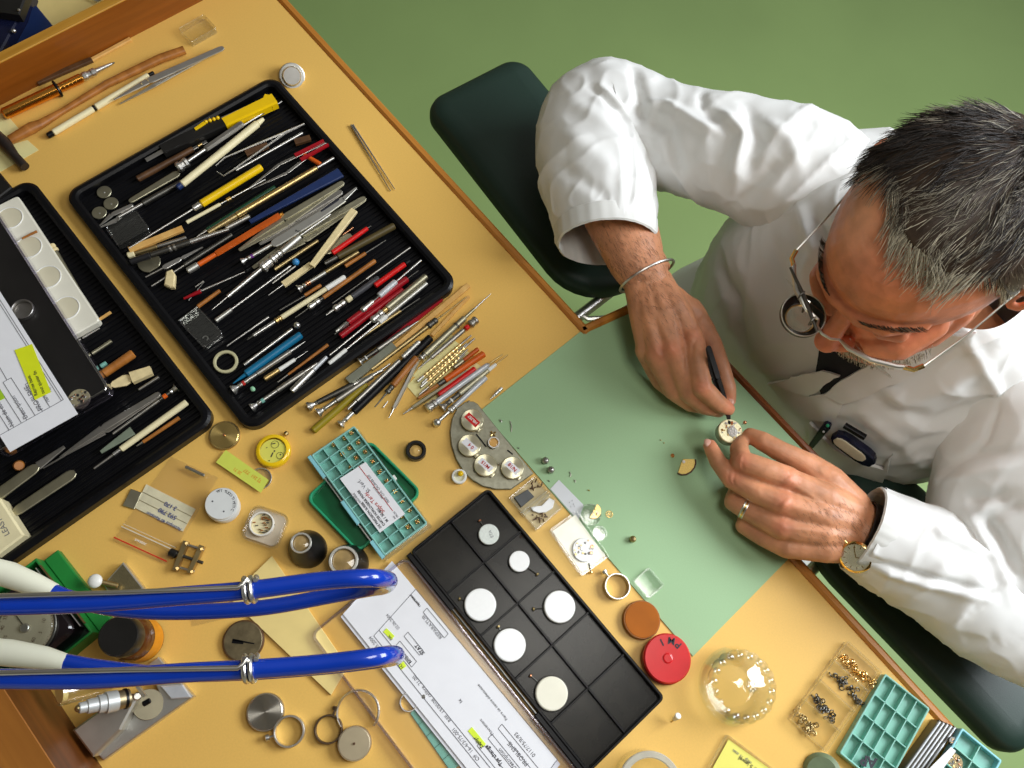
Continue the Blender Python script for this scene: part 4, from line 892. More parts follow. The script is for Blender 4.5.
T('scraper', 'dark grey round scraper with a silver blade by the three flat discs', 'scraper', h_(605, 192), h_(930, 10), [('blade', m_steel, 0, .38, .0022, .0024), ('handle', m_dark, .38, 1, .0040, .0036)])
for k, ((x, y), w) in enumerate(((b_(227, 627), 'topmost of the three flat grey discs in the tray corner'), (b_(262, 685), 'right-hand one of the three flat grey discs in the tray corner'), (b_(202, 733), 'lowest of the three flat grey discs in the tray corner'))):
    if k == 0:
        dsc = thing('disc', w, 'disc', tuple(W(x, y, .005)), 'three flat grey discs in the tray'); M().m(m_olive).disc(W(x, y, .005), .0088, .0016, 36).build('plate', dsc); M().m(m_steel).disc(W(x, y, .0066), .0011, .0004, 12).build('centre_pin', dsc)
    else:
        q = dsc.copy(); COL.objects.link(q); q.location = W(x, y, .005); q['label'] = w
        for ch in dsc.children: r = ch.copy(); COL.objects.link(r); r.parent = q
TW('tweezers', 'small shiny tweezers at the left corner of the tool tray', (99.6, 227), (133, 205), .006, m_steel, spread=.18)
cbox('clear_box', 'small dark-looking clear lidded box at the left side of the tool tray', 'box', [(107.4, 232), (138.7, 214), (152.3, 233), (121, 249.5)], .0052, .010, lidtop=True)
# bent wire tweezers
b = M().m(m_steel)
b.tube([W(*c_(285, 490), .012), W(*c_(330, 450), .013), W(*c_(740, 276), .014)], [.0008, .0012, .0016]); b.tube([W(*c_(290, 520), .011), W(*c_(325, 543), .011), W(*c_(370, 515), .012), W(*c_(640, 325), .013), W(*c_(740, 276), .014)], [.0008, .001, .0012, .0014, .0014])
tag(b.build('wire_tweezers'), 'bent steel wire tweezers open below the cream pen', 'tweezers')
T('polished_rod', 'polished steel rod with violet sheen beside the bent wire tweezers', 'rod', c_(390, 515), c_(730, 322), [('rod', m_steel, 0, 1, .0014, .0020)], lev=1)
T('paper_tag', 'brown wooden sliver under the bent wire tweezers', 'stick', c_(440, 430), c_(552, 385), [('stick', m_dwood, 0, 1, .0045, .0040, 'q')])
T('wood_chip', 'dark brown wood chip near the right rim of the tool tray', 'stick', c_(690, 370), c_(770, 348), [('chip', m_dwood, 0, 1, .0045, .0040, 'q')])
T('yellow_awl', 'yellow-handled awl with a steel ferrule across the middle of the tool tray', 'awl', d_(45, 350), c_(520, 497), [('shaft', m_steel, 0, .47, .0012, .0014), ('ferrule', m_steel, .47, .53, .0042, .0044), ('handle', m_yellow, .53, 1, .0050, .0050)], lev=.8)
T('oiler', 'thin cream and steel oiler with a brass collar beside the yellow awl', 'oiler', d_(340, 218), c_(540, 560), [('handle', m_ivory, 0, .42, .0024, .0022), ('collar', m_brass, .50, .56, .0028, .0028), ('shaft', m_steel, .42, 1, .0013, .0010)], lev=.5)
T('screwdriver', 'dark green screwdriver with a silver nose under the brass rod', 'screwdriver', d_(395, 290), c_(590, 600), [('blade', m_steel, 0, .12, .0010, .0022, 'n'), ('handle', m_green, .12, 1, .0032, .0032)], lev=.3)
T('brass_holder', 'long brass holder with a bright steel tip running beside the blue file', 'holder', d_(450, 270), c_(890, 450), [('rear_grip', m_dbrass, 0, .22, .0030, .0036), ('barrel', m_brass, .22, .86, .0040, .0036), ('tip', m_steel, .86, 1, .0018, .0022)], lev=1)
TW('tweezers', 'fine steel tweezers with dark red grips, pointing left, by the brass holder', c_(465, 605), c_(850, 372), .004, m_dull, spread=.13, lev=1)
for (p, q) in ((c_(690, 435), c_(838, 360)), (c_(735, 450), c_(862, 380))): pass
b = M().m(m_crim); b.bar(W(*c_(690, 438), .0155), W(*c_(838, 362), .0165), .0045, .004, .003); b.bar(W(*c_(720, 460), .0155), W(*c_(862, 382), .0165), .0045, .004, .003); tag(b.build('red_sleeves'), 'pair of dark red tweezer sleeves near the right rim of the tray', 'sleeve')
T('plug', 'orange plastic plug touching the dark red tweezers', 'plug', c_(715, 420), c_(822, 484), [('plug', m_orange, 0, .3, .0022, .0028), ('plug', m_orange, .3, 1, .0028, .0032)], lev=.6)
T('file', 'navy blue flat tapering file handle in the upper right of the tray', 'file', d_(665, 215), c_(925, 525), [('handle', m_blue, 0, 1, .0025, .0072, 'q')], lev=.1)
T('orange_screwdriver', 'burnt orange hexagonal screwdriver with a grey end cap', 'screwdriver', d_(345, 468), d_(835, 170), [('end_cap', m_alu, 0, .11, .0042, .0042), ('collar', m_orange, .11, .29, .0032, .0030), ('handle', m_orange2, .29, .96, .0042, .0044, 'x'), ('tip', m_amber, .96, 1, .0022, .0018)], lev=1)
TW('tweezers', 'long olive-grey tweezers lying next to the navy blue file', d_(610, 360), e_(428, 12), .009, m_olive, spread=.05, lev=1)
TW('tweezers', 'dark grey tweezers half under the wide engraved tweezers', d_(715, 330), e_(420, 58), .009, m_dull, spread=.05, lev=.6)
wt_ = thing('fork_tweezers', 'wide pale steel tweezers with a forked slotted end', 'tweezers', tuple(W(*e_(220, 220), .010)))
b = M().m(m_alu); b.bar(W(*e_(62, 332), .016), W(*e_(330, 165), .017), .0125, .0016, .0115, rnd=True); b.bar(W(*e_(320, 172), .017), W(*e_(430, 98), .017), .0105, .0016, .0085); b.bar(W(*e_(425, 100), .017), W(*e_(495, 40), .017), .006, .0016, .0030, rnd=True); b.build('leaf', wt_)
b = M().m(m_ink); b.bar(W(*e_(312, 160), .0181), W(*e_(405, 98), .0181), .0024, .0004, .0024, rnd=True); b.text('INOX', tuple(W(*e_(178, 262), .0178)), .004, .62); b.build('slot_and_stamp', wt_)
T('steel_pin', 'short bright steel pin lying along the forked tweezers', 'pin', e_(205, 285), e_(362, 175), [('pin', m_steel, 0, 1, .0014, .0018)], lev=2.2)
T('large_pin_vise', 'large chrome pin vise with a collar nut in the middle of the tool tray', 'pin vise', d_(470, 665), d_(922, 290), [('needle', m_steel, 0, .17, .0005, .0010, 'n'), ('shaft', m_steel, .17, .55, .0026, .0030), ('collar_nut', m_steel, .55, .66, .0074, .0060, 'k'), ('chuck', m_steel, .66, .78, .0056, .0050, 'k'), ('barrel', m_alu, .78, 1, .0044, .0046)], lev=1)
T('screwdriver', 'steel screwdriver with a violet ring and flared foot beside the chrome pin vise', 'screwdriver', d_(622, 420), d_(780, 330), [('swivel_foot', m_steel, 0, .22, .0046, .0030, 'f'), ('ring', mat('violet_enamel', S(110, 50, 130), .35), .28, .38, .0026, .0026), ('handle', m_alu, .22, 1, .0024, .0026)], lev=.5)
TW('tweezers', 'broad olive tweezers with a rounded end behind the bone stick', d_(680, 450), e_(540, 92), .010, m_olive, spread=.05, lev=.3)
T('bone_stick', 'pale bone stick lying across the other tools, right of the middle', 'stick', e_(265, 440), e_(482, 155), [('stick', m_bone, 0, 1, .0036, .0050, 'q')], h=.020)
T('blue_bead_rod', 'long steel rod ending in a light blue bead', 'rod', d_(490, 722), d_(925, 402), [('grip', m_alu, 0, .18, .0030, .0028), ('rod', m_steel, .18, .88, .0014, .0014), ('bead', mat('sky_blue', S(60, 140, 200), .3), .88, 1, .0046, .0046, 'o')], lev=.5)
T('pegwood', 'flat ivory scraper ending in a thin steel needle, below the light blue bead', 'scraper', d_(760, 590), e_(262, 432), [('needle', m_steel, 0, .34, .0005, .0012, 'n'), ('handle', m_bone, .34, 1, .0040, .0036, 'q')], lev=1)
T('red_pin', 'bright red plastic pin with a thin steel tip, upper of two by the right rim', 'marker pin', e_(370, 375), e_(570, 233), [('handle', m_red, 0, .9, .0036, .0028), ('tip', m_dark, .88, 1, .0008, .0006)], lev=1.2)
T('graver', 'thick olive-brown graver handle with a dark ferrule beside the bright red pin', 'graver', e_(330, 430), e_(688, 234), [('ferrule', m_dark, 0, .18, .0032, .0036), ('handle', mat('olive_brown', S(84, 72, 40), .4), .18, 1, .0044, .0046)], lev=.6)
T('screwdriver', 'screwdriver with copper collar and wide flared foot in the middle of the tray', 'screwdriver', e_(195, 560), e_(505, 368), [('swivel_foot', m_steel, 0, .10, .0056, .0032, 'f'), ('collar', m_copper, .12, .20, .0030, .0030), ('handle', m_alu, .10, .45, .0024, .0026), ('handle', m_dbrass, .45, 1, .0026, .0026)], lev=.6)
T('brown_graver', 'thin brown wooden handle with a dark pointed rod, beneath the olive-brown graver', 'graver', e_(435, 442), e_(645, 308), [('handle', m_mwood, 0, .5, .0026, .0024), ('rod', m_dark, .5, 1, .0014, .0008)], lev=.2)
T('wood_peg', 'short amber wood peg left of the long ivory tool', 'stick', e_(228, 592), e_(312, 538), [('peg', m_mwood, 0, 1, .0022, .0024)], lev=.2)
T('ivory_holder', 'long ivory-grey tool holder with a stepped nose and brass ring', 'holder', f_(343, 255), e_(435, 495), [('nose', m_dark, 0, .06, .0010, .0018, 'n'), ('nose', m_steel, .06, .28, .0024, .0026), ('ring', m_brass, .28, .34, .0040, .0040, 'k'), ('barrel', m_ivory, .34, .80, .0032, .0030), ('rear_cap', m_white, .80, 1, .0034, .0032)], lev=.6)
T('needle_file', 'needle file with amber wooden handle and steel chuck', 'file', e_(180, 705), e_(590, 413), [('needle', m_dark, 0, .16, .0006, .0010, 'n'), ('chuck', m_steel, .16, .30, .0040, .0036, 'k'), ('handle', m_mwood, .34, 1, .0026, .0030), ('handle', m_dark, .30, .34, .0024, .0024)], lev=.4)
T('dark_needle', 'long thin dark needle reaching to the right rim of the tray', 'needle', e_(370, 632), e_(770, 345), [('shaft', m_dark, 0, .42, .0010, .0012), ('grip', m_dull, .42, 1, .0016, .0014)], lev=.2)
T('pin_vise', 'short grey pin vise with an ivory collar and steel chuck', 'pin vise', e_(338, 692), e_(607, 502), [('jaw', m_steel, 0, .14, .0010, .0020, 'n'), ('chuck', m_steel, .14, .36, .0046, .0040, 'k'), ('collar', m_ivory, .38, .48, .0038, .0038), ('handle', mat('slate_grey', S(70, 70, 74), .4), .48, 1, .0038, .0040)], lev=.4)
T('red_pin', 'bright red marker pin with a black cap, lower of two by the right rim', 'marker pin', e_(588, 542), e_(768, 412), [('handle', m_red, 0, .86, .0036, .0034), ('cap', m_blk, .86, 1, .0036, .0034)], lev=1)
T('hand_chuck', 'bright silver pin holder with a white pear-shaped nose near the red pin', 'pin vise', f_(790, 228), e_(826, 410), [('needle', m_dark, 0, .30, .0007, .0010), ('nose', m_steel, .30, .44, .0040, .0032, 'k'), ('barrel', m_silver, .50, .70, .0044, .0044), ('rod', m_dark, .44, .50, .0020, .0020), ('rod', m_steel, .70, 1, .0014, .0016)], lev=1)
T('crimson_holder', 'crimson tool handle with a steel ferrule, upper of the crimson pair', 'screwdriver', f_(798, 214), e_(812, 463), [('ferrule', m_steel, 0, .14, .0022, .0032), ('handle', m_crim, .14, .86, .0042, .0042), ('tip', m_dark, .86, 1, .0008, .0006)], lev=.5)
T('crimson_stick', 'plain crimson stick, lower of the crimson pair in the tray', 'stick', f_(820, 238), e_(732, 560), [('stick', m_crim, 0, 1, .0040, .0034)], lev=.3)
T('pin_vise', 'pin vise with olive-brown handle and chrome chuck at the lower right of the tray', 'pin vise', f_(765, 335), e_(852, 492), [('rod', m_steel, 0, .42, .0011, .0013), ('chuck', m_steel, .42, .54, .0046, .0044, 'k'), ('collar', m_brass, .54, .58, .0036, .0036), ('handle', m_olive, .58, 1, .0042, .0042)], lev=1)
T('scriber', 'pale grey scriber with a white nose, next to the olive-brown pin vise', 'scriber', f_(762, 378), e_(855, 528), [('nose', m_white, 0, .17, .0026, .0026), ('shaft', m_steel, .17, .50, .0014, .0016), ('collar', m_white, .50, .58, .0032, .0030), ('handle', m_alu, .58, 1, .0030, .0030)], lev=.7)
T('brass_stick', 'thin brass-coloured stick along the lower right rim of the tray', 'stick', f_(900, 262), e_(820, 605), [('stick', m_dbrass, 0, .7, .0024, .0022), ('point', m_dark, .7, 1, .0010, .0008)], lev=.2)
T('steel_needle', 'plain steel needle at the lower left of the tray above the shiny ball-ended tool', 'needle', f_(240, 287), f_(455, 138), [('needle', m_steel, 0, 1, .0008, .0018)], lev=.2)
T('ball_tool', 'shiny silver tool with a round ball end, above the teal tool', 'holder', f_(328, 384), f_(622, 165), [('barrel', m_steel, 0, .84, .0024, .0026, 'g'), ('barrel', m_steel, 0, .84, .0020, .0022), ('ball', m_steel, .84, 1, .0044, .0044, 'o')], lev=.6)
T('teal_tool', 'teal blue cone-tipped plastic tool in the lower left of the tray', 'holder', f_(272, 478), f_(620, 228), [('tip', m_teal, 0, .18, .0006, .0026, 'n'), ('handle', m_teal, .18, 1, .0048, .0048)], lev=.3)
T('screwdriver', 'grey screwdriver with a red ring and flared foot just below the teal tool', 'screwdriver', f_(268, 515), f_(640, 265), [('swivel_foot', m_steel, 0, .10, .0062, .0036, 'f'), ('ring', m_redink, .13, .17, .0030, .0030), ('ferrule', m_steel, .10, .33, .0026, .0028), ('handle', m_dull, .33, .80, .0032, .0032), ('blade', m_steel, .80, 1, .0020, .0006, 'n')], lev=.5)
T('oiler', 'short oiler, half brass half white, with a fine needle', 'oiler', f_(432, 458), f_(655, 312), [('cap', m_brass, 0, .33, .0036, .0036), ('body', m_white, .33, .70, .0028, .0022), ('needle', m_steel, .70, 1, .0008, .0004)], lev=.2)
T('pegwood_stick', 'thin pointed pegwood stick below the half brass oiler', 'stick', f_(500, 473), f_(758, 280), [('stick', m_dull, 0, .2, .0006, .0010), ('stick', m_mwood, .2, 1, .0014, .0022)], lev=.1)
T('screwdriver', 'grey screwdriver with flared foot and green ring at the bottom corner of the tray', 'screwdriver', f_(365, 605), f_(705, 375), [('swivel_foot', m_steel, 0, .11, .0056, .0034, 'f'), ('ring', m_aquaD, .14, .19, .0028, .0028), ('ferrule', m_steel, .11, .38, .0024, .0026), ('handle', m_dull, .38, .80, .0032, .0032), ('ferrule', m_steel, .80, 1, .0022, .0018)], lev=.4)
T('polished_tube', 'polished steel tube across the bottom corner screwdriver', 'tube', f_(572, 520), f_(752, 342), [('tube', m_steel, 0, .62, .0040, .0042), ('neck', m_silver, .62, 1, .0026, .0022)], lev=1)
b = M().m(mat('pale_green_bead', S(150, 205, 165), .35)).ball(W(*f_(372, 507), .0082), .0030, 14, (1.15, 1, .8)); tag(b.build('bead'), 'tiny pale green oval bead on the tray floor', 'bead')
b = M().m(mat('bone_ring', S(196, 190, 150), .45, var=.06)).ring(W(*f_(235, 370), .0052), .0145, .0108, .003); tag(b.build('ring_washer'), 'flat pale ring washer at the lower left of the tool tray', 'ring')
cb = cbox('clear_box', 'clear flat box holding tiny screws beside the pale ring washer', 'box', [f_(2, 172), f_(100, 97), f_(228, 238), f_(130, 312)], .0052, .009, lidtop=True)
b = M().m(m_steel); P0 = W(*f_(130, 248), .008); b.tube([P0 + Vector((.003 * math.cos(t), .003 * math.sin(t), 0)) for t in [k * .5 for k in range(9)]], .0007, 6)
tag(b.build('split_ring'), 'tiny bright split ring inside the clear box of screws', 'ring')
T('fine_awl', 'short fine awl with an amber wood handle above the clear box of screws', 'awl', d_(300, 720), d_(512, 566), [('needle', m_steel, 0, .45, .0006, .0012, 'n'), ('handle', m_mwood, .45, 1, .0026, .0024)], lev=.3)
T('crimson_oiler', 'small oiler with a crimson end and long silver needle', 'oiler', d_(325, 608), d_(640, 470), [('handle', m_crim, 0, .28, .0014, .0028), ('needle', m_steel, .28, 1, .0016, .0008)], lev=.4)
T('dark_pin', 'thin dark pin next to the crimson-ended oiler', 'pin', d_(350, 618), d_(432, 520), [('pin', m_dark, 0, 1, .0010, .0006)], lev=0)
b = M().m(m_bone); q = [W(*d_(*p), .0055) for p in ((232, 548), (243, 480), (272, 468), (290, 495), (285, 560), (262, 562))]; b.prism([(p.x, p.y) for p in q], ZD + .0055, ZD + .0125, .0015); tag(b.build('bone_chip'), 'chunky cream bone chip on the left side of the tool tray', 'chip')
T('wood_block', 'tan wooden strip at the left side of the tool tray', 'stick', d_(48, 360), d_(322, 248), [('strip', m_lwood, 0, 1, .0040, .0040, 'q')], lev=.6)
T('brass_tube', 'ivory-tipped brass tube under the tan wooden strip', 'tube', d_(38, 388), d_(340, 295), [('tip', m_ivory, 0, .12, .0040, .0040), ('tube', m_dbrass, .12, .5, .0032, .0032), ('tube', m_dull, .5, 1, .0026, .0026)], lev=.1)
T('clip_pen', 'long dark steel pen with a pocket clip on the left side of the tray', 'pen', d_(52, 420), d_(558, 252), [('barrel', mat('gunmetal', (.06, .06, .065), .35, .8), 0, .20, .0040, .0044), ('barrel', m_dark, .20, .60, .0038, .0040), ('barrel', m_steel, .60, 1, .0036, .0022), ('clip', m_dull, .38, .46, .0044, .0044, 'k')], lev=1.2)
b = M().m(m_olive); c0 = W(*d_(150, 425), .0052); b.prism([(c0.x + x, c0.y + y) for x, y in circ(0, 0, .0135, 24, 30, 330)], ZD + .0052, ZD + .0072, .0004); tag(b.build('cut_disc'), 'olive flat disc with one side cut away, under the clip pen', 'disc')
T('bright_scraper', 'bright steel leaf-shaped scraper below the clip pen', 'scraper', d_(130, 498), d_(425, 345), [('shaft', m_dull, 0, .3, .0010, .0014), ('leaf', m_steel, .3, .62, .0036, .0030, 'B'), ('leaf', m_steel, .62, 1, .0024, .0008, 'B')], lev=.6)
T('long_rod', 'dark thin rod lying over the left side of the tray below the bright scraper', 'rod', d_(160, 545), d_(575, 280), [('rod', m_dull, 0, .4, .0012, .0014), ('rod', m_dark, .4, 1, .0030, .0030)], lev=.2)
T('olive_awl', 'olive metal awl between the clip pen and the orange screwdriver', 'awl', d_(540, 250), d_(665, 185), [('awl', m_dull, 0, 1, .0036, .0034)], lev=.2)
T('brass_pick', 'brass-brown pick lying under the tail of the chrome pin vise', 'pick', d_(790, 460), d_(1015, 310), [('pick', m_dbrass, 0, 1, .0026, .0026)], lev=.1)
T('silver_pick', 'thin silver pick beside the light blue bead', 'pick', d_(780, 530), d_(900, 440), [('pick', m_dull, 0, 1, .0012, .0016)], lev=.1)
T('steel_stub', 'short steel stub on the ribbed floor near the middle of the tray', 'pin', d_(385, 548), d_(428, 518), [('stub', m_dull, 0, 1, .0008, .0012)], lev=0)
T('dark_rod', 'dark rod parallel to the brown graver, in the shadowed middle of the tray', 'rod', e_(100, 668), e_(235, 590), [('rod', m_dark, 0, 1, .0012, .0016)], lev=.1)
T('olive_plate', 'olive flat tool under the bone stick by the bright red pin', 'file', e_(330, 372), e_(470, 285), [('plate', m_olive, 0, 1, .0058, .0070, 'B')], lev=.1)
T('copper_pin', 'small copper-tipped pin sticking out above the olive flat tool', 'pin', e_(420, 285), e_(478, 243), [('pin', m_copper, 0, 1, .0014, .0016)], lev=.3)
# ================================================================== LOOSE TOOLS BETWEEN THE TRAY AND THE GREEN MAT
bs = .0006
T('red_stick', 'long thin red stick lying along the lower rim of the tool tray', 'stick', g_(165, 432), g_(520, 148), [('stick', m_crim, 0, 1, .0030, .0030, 'q')], base=bs)
T('wood_lath', 'long pale wooden lath beside the long red stick', 'stick', g_(262, 412), g_(658, 78), [('lath', m_lwood, 0, 1, .0030, .0036, 'q')], base=bs, lev=.2)
T('flat_file', 'flat grey-green file slanting across the loose tools next to the tray', 'file', g_(42, 572), g_(278, 388), [('blade', mat('grey_green_metal', (.30, .31, .24), .45, .7), 0, 1, .0056, .0050, 'q')], base=bs, lev=.2)
T('screwdriver', 'screwdriver with flared foot beside the rim of the tool tray, nearest the wooden lath', 'screwdriver', g_(100, 472), g_(400, 262), [('swivel_foot', m_steel, 0, .07, .0056, .0034, 'f'), ('band', m_white, .09, .12, .0030, .0030), ('shank', m_dark, .07, .30, .0028, .0028), ('handle', m_dull, .30, .85, .0032, .0032), ('blade', m_steel, .85, 1, .0016, .0010)], base=bs, lev=.6)
T('brass_pick', 'long slim brass pick with a dark chuck and a forked point', 'pick', g_(160, 510), g_(648, 138), [('rod', m_dbrass, 0, .58, .0026, .0030), ('chuck', m_dark, .58, .68, .0044, .0040, 'k'), ('prong', m_dbrass, .68, 1, .0010, .0006)], base=bs, lev=.4)
T('wood_splint', 'plain thin wooden splint crossing under the brass pick', 'stick', g_(470, 335), g_(660, 135), [('splint', m_lwood, 0, 1, .0022, .0020, 'q')], base=bs)
T('screwdriver', 'black screwdriver, topmost of three flared feet by the tray corner', 'screwdriver', f_(655, 600), g_(220, 512), [('swivel_foot', m_steel, 0, .12, .0060, .0036, 'f'), ('handle', m_dark, .12, .6, .0032, .0042), ('blade', m_steel, .6, 1, .0028, .0022)], base=bs, lev=.1)
T('screwdriver', 'grey-handled screwdriver, middle of three flared feet by the tray corner', 'screwdriver', f_(705, 632), g_(258, 480), [('swivel_foot', m_steel, 0, .10, .0058, .0036, 'f'), ('ferrule', m_steel, .10, .25, .0024, .0026), ('handle', m_dull, .25, .75, .0036, .0036), ('blade', m_steel, .75, 1, .0018, .0010)], base=bs, lev=.3)
T('olive_rod', 'plain olive-yellow rod between the screwdrivers by the tray corner', 'rod', f_(680, 722), f_(955, 484), [('rod', mat('olive_yellow', S(150, 132, 24), .4), 0, 1, .0046, .0044)], base=bs)
T('screwdriver', 'long black-handled screwdriver, lowest of three flared feet by the tray corner', 'screwdriver', f_(820, 692), g_(465, 345), [('swivel_foot', m_steel, 0, .06, .0060, .0038, 'f'), ('shank', m_steel, .06, .14, .0030, .0030), ('handle', m_blk, .14, 1, .0050, .0052)], base=bs, lev=.1)
T('grey_screwdriver', 'thin steel-shanked screwdriver with a grey knurled end over the black-handled one', 'screwdriver', f_(858, 612), g_(405, 368), [('blade', m_steel, 0, .12, .0014, .0022), ('handle', m_dull, .12, .72, .0030, .0028), ('grip', m_alu, .76, 1, .0036, .0038, 'g')], base=bs, lev=1.2)
T('needle_holder', 'needle holder with amber wooden handle and dark chuck', 'holder', g_(178, 702), g_(392, 448), [('needle', m_dark, 0, .28, .0007, .0012, 'n'), ('chuck', m_dark, .28, .42, .0038, .0034, 'k'), ('handle', m_mwood, .42, 1, .0042, .0044)], base=bs, lev=1)
T('steel_pencil', 'slim pointed steel pencil standing out alone, pointing down from the pile', 'scriber', g_(250, 758), g_(405, 452), [('point', m_steel, 0, .16, .0006, .0014, 'n'), ('barrel', m_alu, .16, 1, .0028, .0028, 'x')], base=bs, lev=.2)
T('wire_bit', 'tiny curled wire bit beside the pointed steel pencil', 'wire', g_(220, 705), g_(245, 672), [('wire', m_steel, 0, 1, .0008, .0006)], base=bs)
# cream cards under the pile
for pts, lab, z in (([(340, 592), (590, 362), (668, 430), (400, 660)], 'plain cream card under the twisted drills', .0009), ([(430, 690), (690, 468), (730, 500), (470, 720)], 'narrow cream card under the red and orange rods', .0007), ([(372, 545), (545, 312), (590, 345), (430, 560)], 'tall cream card beneath the clip screwdriver', .0004)):
    q = [W(*g_(*p), z) for p in pts]; tag(M().m(m_cardc).quad(*q, th=.0003).build('card'), lab, 'card')
T('clip_screwdriver', 'olive steel screwdriver with a pocket clip, its thin blade pointing to the upper right', 'screwdriver', g_(415, 452), g_(772, 122), [('swivel_foot', m_steel, 0, .05, .0052, .0046, 'f'), ('handle', m_olive, .05, .62, .0046, .0040), ('clip', m_dark, .48, .56, .0046, .0036, 'k'), ('neck', m_olive, .62, .76, .0022, .0018), ('blade', m_steel, .76, 1, .0014, .0005)], base=bs, lev=.5)
T('red_ring_screwdriver', 'slim screwdriver with a red ring and a knurled steel head', 'screwdriver', g_(398, 508), g_(700, 252), [('blade', m_dull, 0, .22, .0008, .0016), ('handle', m_dull, .22, .78, .0030, .0030), ('red_ring', m_red, .80, .86, .0034, .0034), ('head', m_dull, .88, 1, .0056, .0054, 'k')], base=bs, lev=.5)
P0 = [((395, 572), (672, 335)), ((412, 600), (690, 350)), ((405, 640), (640, 430)), ((418, 582), (650, 375)), ((425, 625), (655, 405))]
dr = None
for k, (p, q) in enumerate(P0):
    lab = ['uppermost', 'second from the top', 'lowest', 'third', 'fourth'][k] + ' of the five twisted drill bits on the cream card'
    A, B2 = W(*g_(*p), .0026 + .001), W(*g_(*q), .0026 + .001)
    if dr is None:
        dr = T('twist_drill', lab, 'drill bit', g_(*p), g_(*q), [('flute', m_brass, .12, .80, .0022, .0022, 't'), ('tip', m_alu, 0, .12, .0020, .0020), ('shank', m_dull, .80, 1, .0012, .0012)], base=.0012, group='twisted drill bits on the cream card'); d0 = (B2 - A); mid0 = dr.location.copy()
    else:
        d1 = B2 - A; o = dr.copy(); COL.objects.link(o); o['label'] = lab; mid = A.lerp(B2, .5); o.location = Vector((mid.x, mid.y, mid0.z)); o.rotation_euler = (0, 0, math.atan2(d1.y, d1.x) - math.atan2(d0.y, d0.x)); sc_ = d1.length / d0.length; o.scale = (sc_, sc_, 1)
        for ch in dr.children: r = ch.copy(); COL.objects.link(r); r.parent = o
T('brown_pin', 'short orange-brown pin with an olive end above the orange rod', 'pin', g_(582, 502), g_(708, 404), [('end', m_olive, 0, .4, .0028, .0026), ('pin', m_orange2, .4, 1, .0026, .0030)], base=bs, lev=.3)
T('orange_rod', 'orange rod with a dark ferrule and amber nose, on the narrow cream card', 'screwdriver', g_(398, 658), g_(738, 428), [('nose', m_mwood, 0, .30, .0016, .0024), ('ferrule', m_dark, .30, .40, .0028, .0030), ('handle', m_orange, .40, 1, .0038, .0044)], base=bs, lev=.4)
T('red_rod', 'plain bright red rod below the orange rod', 'rod', g_(505, 642), g_(693, 506), [('rod', m_red, 0, 1, .0036, .0040)], base=bs, lev=.6)
T('brass_pencil', 'pointed brass-coloured pencil next to the red rod', 'scriber', g_(323, 738), g_(650, 520), [('point', m_steel, 0, .14, .0006, .0020, 'n'), ('barrel', m_olive, .14, 1, .0030, .0030, 'x')], base=bs, lev=.2)
T('silver_screwdriver', 'silver screwdriver with a round polished foot, upper of the two nearest the mat', 'screwdriver', g_(445, 712), g_(832, 432), [('swivel_foot', m_steel, 0, .12, .0062, .0056, 'k'), ('handle', m_silver, .12, .80, .0036, .0034), ('blade', m_brass, .82, 1, .0014, .0010), ('blade', m_steel, .80, .82, .0026, .0020)], base=bs, lev=.6)
T('dark_screwdriver', 'darker screwdriver with a flared foot, lower of the two nearest the mat', 'screwdriver', g_(520, 708), g_(858, 434), [('swivel_foot', m_dull, 0, .09, .0056, .0034, 'f'), ('band', m_white, .13, .16, .0030, .0030), ('ferrule', m_dark, .09, .26, .0028, .0028), ('handle', m_olive, .26, .70, .0036, .0034), ('collar', m_white, .70, .82, .0026, .0022), ('blade', m_brass, .82, 1, .0012, .0008)], base=bs, lev=.2)
T('ball_foot_screwdriver', 'silver-blue screwdriver ending in a round ball foot beside the half-round plate', 'screwdriver', (434.5, 425), g_(748, 550), [('ball_foot', m_steel, 0, .09, .0052, .0052, 'o'), ('neck', m_steel, .07, .28, .0024, .0022), ('collar', m_steel, .28, .42, .0042, .0036, 'k'), ('handle', m_silver, .40, 1, .0030, .0034)], base=bs, lev=.1)
T('loose_pin', 'small loose steel pin lying at the corner of the green mat', 'pin', g_(768, 662), g_(830, 603), [('point', m_steel, 0, .4, .0005, .0018, 'n'), ('pin', m_steel, .4, 1, .0022, .0022)], base=.002)
T('steel_pins', 'short steel pin at the tip of the half-round plate', 'pin', g_(612, 712), g_(665, 672), [('pin', m_dull, 0, 1, .0018, .0018)], base=bs)
# ================================================================== TOP LEFT CORNER
tp = thing('thin_tweezers', 'pair of thin steel prongs lying alone right of the tool tray', 'tweezers', tuple(W(374, 157, 0)))
M().m(m_steel).tube([W(395, 189.5, .002), W(353, 125, .003)], [.0006, .0014]).build('prong', tp); M().m(m_dull).tube([W(390.5, 191, .002), W(351, 125, .003)], [.0006, .0013]).build('prong', tp)
tn = thing('round_tin', 'small round steel tin with faint red marks at the upper end of the tool tray', 'tin', tuple(W(292, 76, 0)))
b = M().m(m_alu); b.lathe(W(292, 76, 0), W(292, 76, .010), [(0, .0165), (.55, .0170), (.6, .0158), (1, .0158)], 40); b.build('body', tn); M().m(m_steel).lathe(W(292, 76, .009), W(292, 76, .016), [(0, .0125), (.7, .0125), (1, .0112)], 40).build('lid', tn)
b = M().m(m_redink); q = W(292, 72, .0162)
for k, (x, y) in enumerate(((-.006, .003), (-.003, .0), (.0005, -.002), (.003, .004))): b.bar(q + Vector((x, y, 0)), q + Vector((x + .003, y + .0015, 0)), .0010, .0002)
b.build('red_marks', tn)
